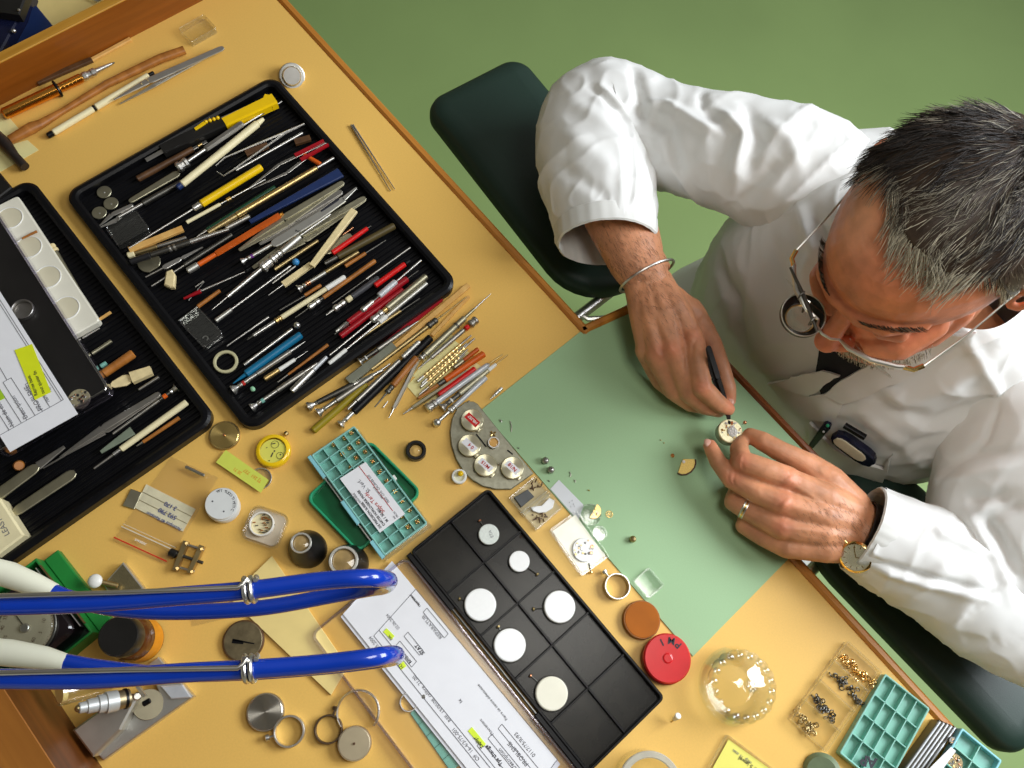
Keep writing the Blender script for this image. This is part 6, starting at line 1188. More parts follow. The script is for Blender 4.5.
# ================================================================== AQUA GEM BOXES
gb = thing('green_dish', 'rounded green plastic dish partly under the aqua compartment box', 'dish', tuple(W(365, 480, 0)))
c, a, L_, F_ = R4([(345, 462), (412, 490), (364, 546), (314, 498)], .008); pts = [W(*p, .010) for p in ((315, 496), (330, 480), (398, 448), (414, 494), (370, 545), (358, 546))]
q = [W(*p, .008) for p in ((318, 484), (410, 498), (365, 545))]
c0 = W(*o_(345, 480), .008); a = math.atan2(*(W(*o_(340, 680), .008) - W(*o_(118, 450), .008)).yx); L_ = .088; F_ = .098
cc = (W(*o_(115, 440), .008) + W(*o_(575, 450), .008) + W(*o_(350, 680), .008) + W(*o_(340, 210), .008)) / 4
b = M().at((cc.x, cc.y, ZD), a).m(m_grn); b.wallring(rrect(-L_ / 2, L_ / 2, -F_ / 2, F_ / 2, .010, 5), rrect(-L_ / 2 + .003, L_ / 2 - .003, -F_ / 2 + .003, F_ / 2 - .003, .008, 5), .0005, .010, .001); b.build('rim', gb); M().at((cc.x, cc.y, ZD), a).m(mat('deep_green_plastic', S(14, 110, 66), .3)).prism(rrect(-L_ / 2 + .003, L_ / 2 - .003, -F_ / 2 + .003, F_ / 2 - .003, .008, 5), .0006, .002).build('floor_panel', gb)
def gridbox(name, lab, pts, z0, hh, nx, ny, wall=.0012, mt=None, mf=None, cat='compartment box', rim=None, base=True):
    c, a, L_, F_ = R4(pts, z0 + hh); t = thing(name, lab, cat, (c.x, c.y, ZD + z0)); mt = mt or m_aqua; mf = mf or m_aquaD; O = (c.x, c.y, ZD + z0)
    b = M().at(O, a).m(rim or mt); b.wallring(rrect(-L_ / 2, L_ / 2, -F_ / 2, F_ / 2, .002, 3), rrect(-L_ / 2 + wall * 1.6, L_ / 2 - wall * 1.6, -F_ / 2 + wall * 1.6, F_ / 2 - wall * 1.6, .0012, 3), .0002, hh, .0004); b.build('rim', t)
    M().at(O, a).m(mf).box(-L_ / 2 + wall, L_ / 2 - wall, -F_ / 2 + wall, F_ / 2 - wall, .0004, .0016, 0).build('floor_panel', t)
    g = M().at(O, a).m(mt); x0, x1, y0, y1 = -L_ / 2 + wall, L_ / 2 - wall, -F_ / 2 + wall, F_ / 2 - wall
    for i in range(1, nx): x = x0 + (x1 - x0) * i / nx; g.box(x - wall / 2, x + wall / 2, y0, y1, .0016, hh * .88, .0002)
    for j in range(1, ny): y = y0 + (y1 - y0) * j / ny; g.box(x0, x1, y - wall / 2, y + wall / 2, .0016, hh * .88, .0002)
    g.build('dividers', t)
    def cell(i, j, z=.0018): x = x0 + (x1 - x0) * (i + .5) / nx; y = y0 + (y1 - y0) * (j + .5) / ny; return Vector((c.x + math.cos(a) * x - math.sin(a) * y, c.y + math.sin(a) * x + math.cos(a) * y, ZD + z0 + z))
    return t, cell, (c, a, L_, F_)
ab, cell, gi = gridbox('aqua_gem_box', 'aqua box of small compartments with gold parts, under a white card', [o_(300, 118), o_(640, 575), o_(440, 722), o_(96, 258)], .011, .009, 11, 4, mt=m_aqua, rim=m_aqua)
c, a, L_, F_ = gi; O = (c.x, c.y, ZD + .011); b = M().at(O, a).m(m_aquaB); b.box(-L_ / 2 - .001, -L_ / 2 + .030, -F_ / 2 - .0045, -F_ / 2, .0002, .0085, .0005); b.build('hinge', ab)
M().at(O, a).m(m_aquaB).box(-L_ / 2 + .064, -L_ / 2 + .096, -F_ / 2 - .0045, -F_ / 2, .0002, .0085, .0005).build('hinge', ab); M().at(O, a).m(m_aquaB).box(L_ / 2 - .022, L_ / 2 + .001, -F_ / 2 - .0045, -F_ / 2, .0002, .0085, .0005).build('hinge', ab)
M().at(O, a).m(m_steel).bar((-L_ / 2 + .030, -F_ / 2 - .0022, .0), (L_ / 2 - .022, -F_ / 2 - .0022, .0), .0016, .0016).build('hinge_rod', ab); M().at((c.x, c.y, ZD + .0005), a).m(m_clearR).box(-L_ / 2 + .002, L_ / 2 + .004, -F_ / 2 - .002, F_ / 2 + .003, .0002, .0100, .0006).build('clear_lid', ab)
M().at(O, a).m(m_white).box(L_ * .02, L_ * .02 + .006, F_ / 2, F_ / 2 + .003, .001, .007, .0005).build('catch', ab)
first = None; rowsg = {3: range(0, 11), 2: (1, 2, 3, 9, 10), 1: (2, 3)}; spots = [(px, py) for px, py in ((286, 155), (318, 200), (350, 243), (385, 287), (417, 336), (451, 380), (488, 427), (520, 472), (556, 514), (592, 568), (255, 180), (278, 226), (309, 270), (284, 316), (204, 210), (243, 254), (549, 592), (521, 543))]
for k, (px, py) in enumerate(spots):
    p = W(*o_(px, py), .0135)
    if first is None:
        first = thing('gold_setting', 'tiny gold watch part in its own aqua compartment', 'watch part', tuple(p), 'tiny gold parts in the aqua box'); M().m(m_gold).lathe(p, p + Vector((0, 0, .0030)), [(0, .0024), (.3, .0029), (.8, .0026), (1, .0015)], 12).build('setting', first)
        b = M().m(m_gold); 
        for q in range(4): aa = q * 1.57 + .6; b.ball(p + Vector((math.cos(aa) * .0022, math.sin(aa) * .0022, .0026)), .0009, 8)
        b.m(m_copper).ball(p + Vector((0, 0, .0030)), .0010, 8); b.build('claws', first)
    else:
        o = first.copy(); COL.objects.link(o); o.location = p
        for ch in first.children: r = ch.copy(); COL.objects.link(r); r.parent = o
bc = thing('business_card', 'white printed card with a red line lying on the aqua compartment box', 'card', tuple(W(370, 500, .0205)))
q = [W(*o_(*p), .0212) for p in ((352, 288), (536, 530), (418, 618), (232, 366))]; M().m(m_paper).quad(*q, th=.0003).build('sheet', bc)
ex = (q[1] - q[0]); ey = (q[3] - q[0]); up3 = Vector((0, 0, .0003)); ta = math.atan2(-ex.y, -ex.x)
def cp(u_, v_): return q[0] + ex * u_ + ey * v_ + up3
b = M().m(m_redink); b.bar(cp(-.005, .26), cp(.86, .26), .0007, .0001); b.build('red_line', bc); b = M().m(m_grey)
for txt, u_, v_, s_ in (('PERP. CHS. CALIBRES 503', .72, .16, .0036), ('MECANIQUE', .62, .25, .0030), ('BULLETIN', .44, .98, .0028), ('ENCHERES', .48, .90, .0028), ('PIECES', .98, .22, .0026), ('REF.', .98, .32, .0026)): b.text(txt, tuple(cp(u_, v_)), s_, ta)
b.build('grey_print', bc); b = M().m(m_ink)
for txt, u_, v_, s_ in (('CARTES HORLOGERIE PRIVEE', .97, .72, .0038), ('DE PRECISION SUISSE', .97, .86, .0038), ('M 1 30 801', .95, .56, .0042)): b.text(txt, tuple(cp(u_, v_)), s_, ta, bold=.00006)
b.build('black_print', bc); b = M().m(m_redink); b.text('Sopra Tardy', tuple(cp(.80, .47)), .0062, ta + .1); b.m(m_grey).text('Sl. Verf.', tuple(cp(.42, .44)), .0060, ta + .1); b.build('signature', bc)

# ================================================================== HALF-ROUND PLATE WITH FOUR TINS
hpz = thing('half_round_plate', 'grey half-round metal plate overlapping the edge of the green mat', 'plate', tuple(W(485, 447, 0)))
arc = [(465, 402.5), (457.5, 408), (452, 419), (450, 432), (451.5, 446), (456, 459), (463, 471), (472, 480), (483, 486.5), (496, 489.5), (511, 489.5)]
edge = [(533.5, 473.5), (477.5, 404), (473, 401.5)]; q = [W(x, y, .0035) for x, y in arc + edge]; m_pl = mat('grey_plate', (0.34, 0.33, 0.25), .42, .7, var=.15, scale=200)
M().m(m_pl).prism([(p.x, p.y) for p in q], ZD + .0018, ZD + .0050, .0008).build('plate', hpz); 
b = M().m(m_blk); b.bar(W(*q_(215, 205), .0052), W(*q_(262, 265), .0052), .0018, .0004); b.bar(W(*q_(360, 280), .0052), W(*q_(385, 300), .0052), .0018, .0004); b.build('slot', hpz)
tins = (((196, 140), 'HB.5S7', 'red', 'round tin with a red label, uppermost on the half-round plate'), ((184, 258), '0 4', 'white', 'round tin with a white label marked 0 4 on the half-round plate'), ((258, 350), 'M/15', 'white', 'round tin with a white label marked M/15, lowest on the half-round plate'), ((383, 362), 'N/18', 'white', 'round tin with a white label marked N/18, nearest the green mat'))
for k, ((x, y), txt, colr_, lab) in enumerate(tins):
    c = W(*q_(x, y), .012); c = Vector((c.x, c.y, ZD + .0051)); t = thing('round_tin', lab, 'tin', tuple(c), 'four round tins on the half-round plate'); M().m(m_brass).lathe(c, c + Vector((0, 0, .0065)), [(0, .0122), (.6, .0128), (1, .0128)], 36).build('body', t)
    M().m(m_spale).lathe(c + Vector((0, 0, .0060)), c + Vector((0, 0, .0080)), [(0, .0132), (.7, .0132), (1, .0126)], 44).build('lid', t); M().m(m_spale).prism([(c.x + .010 * math.cos(a0) , c.y + .010 * math.sin(a0)) for a0 in ()] or [(c.x + .0118, c.y - .0040), (c.x + .0158, c.y - .0036), (c.x + .0158, c.y + .0030), (c.x + .0118, c.y + .0036)], c.z + .0058, c.z + .0070, .0003).build('tab', t)
    lz = c.z + .00805; ta = -2.99 if k != 3 else -2.95; tl = math.pi + .12; u1 = Vector((math.cos(tl), math.sin(tl), 0)); v1 = Vector((-u1.y, u1.x, 0)); cc2 = Vector((c.x, c.y, lz)); hw, hh2 = .0092, .0042
    lm = m_red if colr_ == 'red' else m_paper; qq = [cc2 + u1 * sx * hw + v1 * sy * hh2 for sx, sy in ((-1, -1), (1, -1), (1, 1), (-1, 1))]; lb = M().m(lm).quad(*qq, th=.0002).build('label', t)
    M().m(m_white if colr_ == 'red' else m_redink).text(txt, tuple(cc2 - u1 * (.0072 if len(txt) > 4 else .0058) - v1 * .0020 + Vector((0, 0, .0002))), .0058 if len(txt) < 6 else .0046, tl, bold=.00012).build('lettering', t)
jc = thing('jewel_cup', 'small steel cup with an amber jewel on the half-round plate', 'cup', tuple(W(*q_(295, 252), .005))); c = W(*q_(295, 250), .0052); M().m(m_steel).lathe(c, c + Vector((0, 0, .006)), [(0, .0062), (.8, .0072), (1, .0068), (1, .0056), (.7, .0054)], 30, caps=False).build('cup', jc); M().m(mat('amber_jewel', (.75, .42, .12), .2, coat=.5)).lathe(c + Vector((0, 0, .001)), c + Vector((0, 0, .0048)), [(0, .0058), (.8, .0056), (1, .004)], 24).build('jewel', jc)
b = M().m(m_gold); c = W(*q_(293, 205), .0054)
for q in range(4): aa = q * 1.57; b.cyl(c + Vector((0, 0, .0006)), c + Vector((math.cos(aa) * .0040, math.sin(aa) * .0040, .0010)), .0012, 8)
tag(b.build('gold_cross'), 'tiny gold cross-shaped wheel above the jewel cup', 'wheel')
tag(M().m(m_steel).ball(W(*q_(320, 345), .0066), .0014, 10).build('steel_ball'), 'tiny steel ball between the two lower tins', 'ball')
# ================================================================== BLACK WATCH TRAY WITH ITS CLEAR LID
wtb = thing('watch_tray', 'black tray of ten compartments with round white watches and clear lid folded back', 'tray', (0.028, .130, ZD))
X0, X1, Y0, Y1 = -.119, .1795, .0755, .190; RZ = .012
b = M().m(m_blk); b.wallring(rrect(X0, X1, Y0, Y1, .006, 4), rrect(X0 + .0035, X1 - .0035, Y0 + .0035, Y1 - .0035, .003, 4), ZD + .0006, ZD + RZ, .001); b.build('rim', wtb)
m_cell = mat('black_satin_plastic', (0.010, 0.0085, 0.006), 0.26, var=0.5, scale=35, spec=0.32); M().m(m_cell).box(X0 + .003, X1 - .003, Y0 + .003, Y1 - .003, ZD + .0006, ZD + .0030, 0).build('floor_panel', wtb)
xs_ = [X0 + .0035 + (X1 - X0 - .007) * k / 5 for k in range(6)]; ym = (Y0 + Y1) / 2
M().m(m_blk).box(X0 + .003, X1 - .003, ym - .0011, ym + .0011, ZD + .003, ZD + .0095, .0004).build('long_divider', wtb)
for k in range(1, 5): M().m(m_blk).box(xs_[k] - .0011, xs_[k] + .0011, Y0 + .003, Y1 - .003, ZD + .003, ZD + .0095, .0004).build('cross_divider', wtb)
# lid folded back towards the camera
LX0, LX1, LY0, LY1 = -.118, .182, -.060, .0695
b = M().m(m_lilac); b.wallring(rrect(LX0, LX1, LY0, LY1, .009, 6), rrect(LX0 + .0028, LX1 - .0028, LY0 + .0028, LY1 - .0028, .0065, 6), ZD + .0014, ZD + .012, .0008); b.build('lid_rim', wtb)
M().m(clear('lid_sheet', (.99, .985, .96), .05, .22)).prism(rrect(LX0 + .0028, LX1 - .0028, LY0 + .0028, LY1 - .0028, .0065, 6), ZD + .0014, ZD + .0024).build('lid_sheet', wtb)
for xa, xb in ((-.118, -.040), (.100, .175)): M().m(m_blk).box(xa, xb, Y0 - .0055, Y0 + .0002, ZD + .004, ZD + .0115, .0008).build('hinge', wtb)
M().m(m_dark).cyl((X0 + .01, Y0 - .0028, ZD + .0085), (X1 - .005, Y0 - .0028, ZD + .0085), .0014, 8).build('hinge_pin', wtb)
wi = [((489, 534), .0122, (480, 521), 'faint', 'smallest faintly marked round watch in the topmost cell of the black tray'),
      ((519.5, 561), .0122, (537, 574), 'white', 'small plain white watch in the second cell along the top of the black tray'),
      ((480.5, 604.5), .0182, (460, 599), 'white', 'large white watch in the left-hand row of the black tray, nearest the hinge'),
      ((560, 606.5), .0182, (534, 609), 'white', 'large white watch in the cell nearest the green mat'),
      ((510, 645), .0182, (498.5, 627), 'white', 'large white watch in the middle of the hinge-side row'),
      ((552, 693.5), .0182, (531, 676), 'cream', 'large cream-white watch lowest in the black tray')]
for (px, py), r, (sx, sy), kind, lab in wi:
    c = W(px, py, .0105); c = Vector((c.x, c.y, ZD + .0031)); t = thing('pocket_watch_movement', lab, 'watch', tuple(c), 'round watches in the black compartment tray')
    M().m(m_dark).lathe(c, c + Vector((0, 0, .0052)), [(0, r * .88), (.3, r), (.85, r * 1.02), (1, r * .98)], 48).build('case', t)
    dm = m_dial if kind == 'white' else mat('cream_white_dial', S(240, 236, 216), .4, var=.03) if kind == 'cream' else mat('faint_dial', S(224, 230, 222), .4, var=.08, scale=300)
    M().m(dm).lathe(c + Vector((0, 0, .0050)), c + Vector((0, 0, .0064)), [(0, r * .95), (.6, r * .95), (1, r * .90)], 48).build('dial', t)
    s = W(sx, sy, .006); d = Vector((s.x - c.x, s.y - c.y, 0)); M().m(m_dark).cyl(c + d.normalized() * r * .95 + Vector((0, 0, .003)), Vector((s.x, s.y, c.z + .003)), .0006, 8).build('stem', t)
    dd = d.normalized() * .0018; M().m(m_copper if kind != 'white' else m_dbrass).cyl(Vector((s.x, s.y, c.z + .003)) - dd * .4, Vector((s.x, s.y, c.z + .003)) + dd, .0022, 12).build('crown', t)
    if kind == 'faint':
        b = M().m(m_grey); b.text('ETA', tuple(c + Vector((.006, .002, .0065))), .005, 2.8); b.build('marks', t)
for k, (px, py) in enumerate(((554, 571), (476, 635), (512, 680), (521, 537))): tag(M().m(m_dwood).lathe(W(px, py, .0031), W(px, py, .0039), [(0, .0018), (1, .0014)], 12).build('dust_spot'), ['dark speck in the corner of the cell above the mat-side large watch', 'dark speck in the cell corner between two hinge-side watches', 'dark speck in the cell corner under the middle hinge-side watch', 'dark speck at the divider below the faintly marked watch'][k], 'speck')
# form in the lid
f2 = thing('repair_form', 'white printed repair form with green marker patches lying in the clear lid', 'form', (.04, .02, ZD + .003))
F0 = W(392, 561, .006); F1 = W(545, 775, .006); F3 = W(343, 614, .006)
q = [F0, W(557, 760, .006), W(508, 812, .006), F3]; ex = (q[1] - q[0]); ey = (q[3] - q[0]); ex.z = ey.z = 0; zf = Vector((0, 0, .0003))
q2 = [q[0] + Vector((0, 0, -.0015)) + ey * .0, q[1] + Vector((0, 0, -.0015)) + ex * .02, q[1] + ey * 1.05 + Vector((0, 0, -.0015)) + ex * .02, q[0] + ey * 1.05 + Vector((0, 0, -.0015))]
M().m(mat('grey_paper', S(222, 222, 228), .7, var=.02)).quad(*q2, th=.0003).build('under_sheet', f2)
M().m(m_paper).quad(q[0], q[1], q[0] + ex + ey, q[3], th=.0004).build('sheet', f2)
def fp_(u_, v_): return q[0] + ex * u_ + ey * v_ + zf
Lx, Ly = ex.length, ey.length
# coordinates inside the form read from the photograph through its own plane
def P2(px, py):
    p = W(px, py, .0063) - q[0]; return p
def L2(b, p0, p1, w=.0007): b.bar(q[0] + P2(*p0) + zf, q[0] + P2(*p1) + zf, w, .0001)
b = M().m(m_grey)
def A2(px, py): w = W(px, py, .0063); return np.array([w.x, w.y])
def rect_(b, pa, along, across):
    """outlined field: pa = its far end, running along the form (along, metres) and across it"""
    a0 = W(*pa, .0063); e1 = ex.normalized() * along; e2 = ey.normalized() * across
    for s0, s1 in ((a0, a0 + e1), (a0 + e1, a0 + e1 + e2), (a0 + e2, a0 + e1 + e2), (a0, a0 + e2)): b.bar(s0, s1, .0006, .0001)
a0 = W(416, 589, .0063); a1 = W(366, 629, .0063); e1 = ex.normalized(); e2 = ey.normalized()
b.bar(a0, a0 + e2 * .066, .0006, .0001); b.bar(a0, a0 + e1 * .232, .0006, .0001); b.bar(a0 + e2 * .058, a0 + e2 * .058 + e1 * .26, .0007, .0001); b.bar(a0 + e2 * .066, a0 + e2 * .066 + e1 * .26, .0007, .0001); b.bar(a0 + e1 * .232, a0 + e1 * .232 + e2 * .066, .0006, .0001)
rect_(b, (427, 608), .036, .006); rect_(b, (408, 632), .026, .006); rect_(b, (400, 641), .028, .0075); rect_(b, (502, 724), .068, .0060); rect_(b, (492, 734), .07, .0060); rect_(b, (481, 741), .08, .006)
b.build('ruled_fields', f2); ta = math.atan2(-ex.y, -ex.x); b = M().m(m_grey)
def tx(b, txt, px, py, s_, bold=0.0): b.text(txt, tuple(W(px, py, .0063)), s_, ta, bold=bold)
for txt, px, py, s_ in (('REPARATUR', 443, 637, .0058), ('02.06.2004', 400, 628, .0046), ('27.05.2004', 384, 652, .0050), ('calibre  21.00', 432, 696, .0052), ('REF  13/00/08', 452, 720, .0052), ('OF  16-4/3/75-001', 480, 759, .0055), ('0117/75/R/93', 536, 755, .0056), ('PROBLEME', 529, 764, .0062), ('Pierre de centre defectueuse', 508, 719, .0040), ('Remplacement de la piece', 552, 744, .0032), ('Description', 517, 768, .0055), ('Mouvement', 494, 734, .0042)): tx(b, txt, px, py, s_)
b.build('grey_print', f2); b = M().m(m_ink)
for txt, px, py, s_ in (('STAT.', 425, 653, .0056), ('Emballage', 412, 662, .0054), ('Tps change', 503, 764, .0055), ('1x', 463, 702, .0044), ('reparateur', 421, 606, .0040)): tx(b, txt, px, py, s_, .00008)
b.build('black_print', f2)
for (pa, pb, w) in (((385, 630), (393, 638), .0052), ((396, 656), (404, 668), .0064), ((470, 729), (484, 746), .0056)):
    M().m(mat('lime_marker', S(222, 246, 60), .6)).bar(W(*pa, .0066), W(*pb, .0066), w, .0001, w).build('marker_patch', f2)
b = M().m(m_ink); b.text('NK', tuple(W(393, 639, .0068)), .0042, ta); b.text('H.P.', tuple(W(404, 667, .0068)), .0046, ta); b.text('Zephyr', tuple(W(484, 747, .0068)), .0046, ta, bold=.0001); b.build('marker_words', f2)
# things under or behind the lid
bd = thing('cream_slab', 'flat cream board running diagonally under the blue hoses', 'board', tuple(W(290, 625, 0))); q = [W(*p, .003) for p in ((272, 556), (347, 667), (333, 695), (228, 598))]; q = [W(272, 556, .003), W(348, 667, .003), W(331, 695, .003), W(229, 598, .003)]
M().m(m_cream).prism([(p.x, p.y) for p in q], ZD + .0004, ZD + .0042, .0004).build('board', bd)
sd_ = spun('slotted_disc', 'dark brass disc with a key-shaped slot under the hoses', 244, 641, .0215, .005, mat('dark_brass', (.20, .16, .09), .5, .8, var=.25, scale=120), rim=m_dwood)
b = M().m(m_blk); c = W(243, 642, .0062); c.z = ZD + .0062; b.bar(c + Vector((-.009, -.007, 0)), c + Vector((.009, .008, 0)), .0022, .0004, .0012); b.bar(c + Vector((-.008, -.008, 0)), c + Vector((.001, .0, 0)), .0044, .0004, .0030); b.build('slot', sd_)
spun('steel_disc', 'spun steel disc tilted on the yellow top near the lower hose', 266, 712, .0190, .006, m_ss, pin=None, rim=m_dull)
spun('matt_disc', 'plain matt metal disc with a central pin hole at the bottom edge', 355, 743, .0172, .010, mat('warm_grey_metal', (.50, .42, .28), .5, .7, var=.05), rim=mat('warm_grey_rim', (.55, .48, .36), .4, .8), pin=m_dwood)
def screwring(name, lab, px, py, r, th, mt, ang, sp=None):
    c = W(px, py, .0005); t = thing(name, lab, 'ring', tuple(c)); M().m(mt).ring(c, r, r * .87, th, 40).build('band', t); d = Vector((math.cos(ang), math.sin(ang), 0)); M().m(mt).cyl(c + d * r * .86 + Vector((0, 0, th * .6)), c + d * (r + .006) + Vector((0, 0, th * .6)), .0012, 10).lathe(c + d * (r + .0045) + Vector((0, 0, th * .6)), c + d * (r + .0085) + Vector((0, 0, th * .6)), [(0, .0030), (.8, .0034), (1, .0026)], 14).build('clamp_screw', t); M().m(mt).box(-.003, .003, -.004, .004, 0, th * 1.02, .0005) if 0 else None; return t
screwring('casing_ring', 'bright steel casing ring with a clamp screw beside the spun steel disc', 290, 731, .0158, .009, m_steel, -2.0)
screwring('casing_ring', 'dark bronze casing ring with a small screw left of the matt disc', 329, 729, .0145, .008, mat('dark_bronze', (.16, .11, .07), .4, .9), 2.16)
screwring('casing_ring', 'steel casing ring with a flared screw beside the brown lid', 616, 587, .0148, .009, m_brass if 0 else m_steel, -3.9 + .75)
screwring('casing_ring', 'small steel ring seen through the clear lid near the bottom edge', 409, 702, .0098, .005, m_steel, 1.2)
b = M().m(m_steel); c = W(358, 712, .006); b.tube([c + Vector((.0215 * math.cos(t), .0215 * math.sin(t), 0)) for t in [math.radians(x) for x in range(11, 272, 10)]], .0014, 8, flat=2.2); tag(b.build('spring_clip'), 'open curved spring band behind the matt disc', 'spring')
gb2, cell2, _ = gridbox('aqua_tray', 'dark aqua compartment strip seen under the clear lid at the bottom edge', [(421, 700), (462, 762), (452, 772), (411, 716)], -.0 + .0004, .0008, 5, 1, wall=.0006, mt=m_aqua, mf=m_aquaD)

# ================================================================== RIGHT OF THE WATCH TRAY
sp = thing('two_well_box', 'clear two-part box with a white crescent and dark scraps', 'box', tuple(W(535, 500, 0)))
c, a, L_, F_ = R4([q_(485, 388), q_(620, 545), q_(500, 655), q_(372, 510)], .009); O = (c.x, c.y, ZD); m_fr = mat('frosted_cream', S(238, 220, 170), .3, alpha=.6)
b = M().at(O, a).m(m_clearR); b.wallring(rrect(-L_ / 2, L_ / 2, -F_ / 2, F_ / 2, .002, 3), rrect(-L_ / 2 + .0018, L_ / 2 - .0018, -F_ / 2 + .0018, F_ / 2 - .0018, .001, 3), .0005, .010, .0005); b.box(-.003, -.001, -F_ / 2, F_ / 2, .0006, .010, .0004); b.box(.0015, .0035, -F_ / 2, F_ / 2, .0006, .0135, .0004); b.build('wall', sp)
M().at(O, a).m(m_fr).box(-L_ / 2 + .0018, L_ / 2 - .0018, -F_ / 2 + .0018, F_ / 2 - .0018, .0005, .0014, 0).build('floor_panel', sp)
q = [W(*q_(*p), .006) for p in ((468, 545), (520, 538), (555, 502), (580, 515), (572, 548), (540, 568), (505, 572), (480, 562))]; tag(M().m(m_dial).prism([(p.x, p.y) for p in q], ZD + .0030, ZD + .0060, .0005).build('white_crescent'), 'bright white crescent-shaped piece in the clear two-part box', 'piece')
q = [W(*q_(*p), .006) for p in ((392, 500), (455, 462), (485, 495), (425, 545))]; tag(M().m(mat('slate_plate', S(86, 88, 88), .5, var=.15)).prism([(p.x, p.y) for p in q], ZD + .0016, ZD + .0060, .0005).build('grey_plate'), 'small slate-grey plate in the clear two-part box', 'plate')
b = M().m(m_dwood); rg = random.Random(8)
for k in range(10): p = W(*q_(470 + rg.uniform(0, 50), 430 + rg.uniform(-5, 40)), .003); p2 = p + Vector((rg.uniform(-.004, .004), rg.uniform(-.004, .004), .001)); b.tube([p, p.lerp(p2, .5) + Vector((0, 0, .001)), p2], .0007, 6)
for k in range(12): p = W(*q_(500 + rg.uniform(-20, 60), 590 + rg.uniform(-20, 20)), .003); p2 = p + Vector((rg.uniform(-.004, .004), rg.uniform(-.004, .004), .001)); b.tube([p, p2], .0008, 6)
tag(b.build('metal_scraps'), 'scatter of dark metal scraps in the clear two-part box', 'scraps', kind='stuff')
tw2, c, a, L_, F_ = cbox('clear_parts_case', 'bright shiny clear case with a round skeleton movement at its lower end', 'case', [(578, 512), (604, 551) if 0 else (606, 556), (584, 578), (546, 530)], .0005, .007)
M().at((c.x, c.y, ZD), a).m(mat('bright_foil', (.95, .93, .80), .5, .3, var=.05)).box(-L_ / 2 + .003, L_ / 2 - .003, -F_ / 2 + .003, F_ / 2 - .003, .0018, .0024, 0).build('foil_lining', tw2)
movement_disc('skeleton_movement', 'pale skeletonised round movement in the bright clear case', 584, 550, .0030, .0138, m_dial, 21, n=22)
T('winding_stem', 'thin winding stem with a gold crown sticking out of the bright clear case', 'stem', (589, 563), (591.5, 573.5), [('stem', m_dark, 0, .8, .0006, .0006), ('crown', m_gold, .8, 1, .0022, .0022)], base=.001)
q = [W(*q_(*p), .0022) for p in ((600, 418), (715, 535), (690, 610), (560, 460))]; wc_ = thing('white_card', 'small pale grey-white card on the green mat beside the clear boxes', 'card', tuple(q[0])); M().m(mat('pale_card', S(214, 216, 218), .6, var=.02)).quad(*q, th=.0003).build('sheet', wc_)
b = M().m(m_grey)
for x, y in ((650, 520), (655, 540), (662, 512), (668, 528), (672, 538)): p = W(*q_(x, y), .0026); b.bar(p, p + Vector((.001, -.0012, 0)), .0005, .0002)
b.build('pencil_dots', wc_)
gd = thing('glass_dome', 'small round clear glass dish covering a gold movement bridge on the mat', 'dish', tuple(W(593, 515, .0016))); c = W(*q_(748, 580), .004); M().m(m_glass).lathe((c.x, c.y, ZD + .0018), (c.x, c.y, ZD + .009), [(0, .0122), (.4, .0128), (.75, .0120), (1, .0088)], 44).build('dish', gd); M().m(m_clearR).ring((c.x, c.y, ZD + .0018), .0130, .0120, .0025, 44).build('foot_ring', gd)
b = M().m(m_gold); c2 = W(*q_(760, 562), .010); 
b.prism([(c2.x + x, c2.y + y) for x, y in circ(0, 0, .0092, 20, -70, 110)], ZD + .0092, ZD + .0108, .0003)
for k in range(8): a = rg.uniform(-1, 1.6); r = rg.uniform(.002, .007); b.m(m_dbrass if k % 2 else m_steel).cyl((c2.x + r * math.cos(a), c2.y + r * math.sin(a), ZD + .0106), (c2.x + r * math.cos(a), c2.y + r * math.sin(a), ZD + .0116), .0009, 8)
tag(b.build('movement_bridge'), 'gold half-moon movement bridge on top of the small glass dish', 'watch part')
c = W(*q_(788, 668), .003); t = thing('glass_ring', 'smaller clear glass dish directly below the glass dish with the gold bridge', 'dish', (c.x, c.y, ZD + .0016)); M().m(m_clearR).ring((c.x, c.y, ZD + .0017), .0088, .0072, .005, 36).build('wall', t); M().m(m_glass).disc((c.x, c.y, ZD + .0017), .0072, .0012, 28).build('floor_panel', t)
for k, ((x, y), s_, mt, lab) in enumerate((((536, 330), .0044, m_dull, 'upper of two small steel balls with holes on the mat'), ((562, 373), .0044, m_dull, 'lower of two small steel balls with holes on the mat'), ((943, 695), .0040, m_dbrass, 'lone brass-tinted steel ball out on the green mat'))):
    p = W(*q_(x, y), s_); t = thing('steel_ball', lab, 'ball', (p.x, p.y, ZD + .0016)); M().m(mt).ball((p.x, p.y, ZD + .0017 + s_ * .92), s_, 16).build('ball', t); M().m(m_blk).ball((p.x, p.y + .0004, ZD + .0017 + s_ * 1.62), s_ * .34, 10).build('hole', t)
gw = thing('spoked_gear', 'thin gold spoked wheel right of the glass dish', 'wheel', tuple(W(*q_(835, 578), .002))); c = W(*q_(835, 578), .0022); M().m(m_gold).ring((c.x, c.y, ZD + .0018), .0042, .0034, .0006, 28).build('rim', gw); b = M().m(m_gold)
for k in range(3): a = k * 1.05; d = Vector((math.cos(a), math.sin(a), 0)) * .0038; b.bar(Vector((c.x, c.y, ZD + .0021)) - d, Vector((c.x, c.y, ZD + .0021)) + d, .0006, .0004)
b.build('spokes', gw)
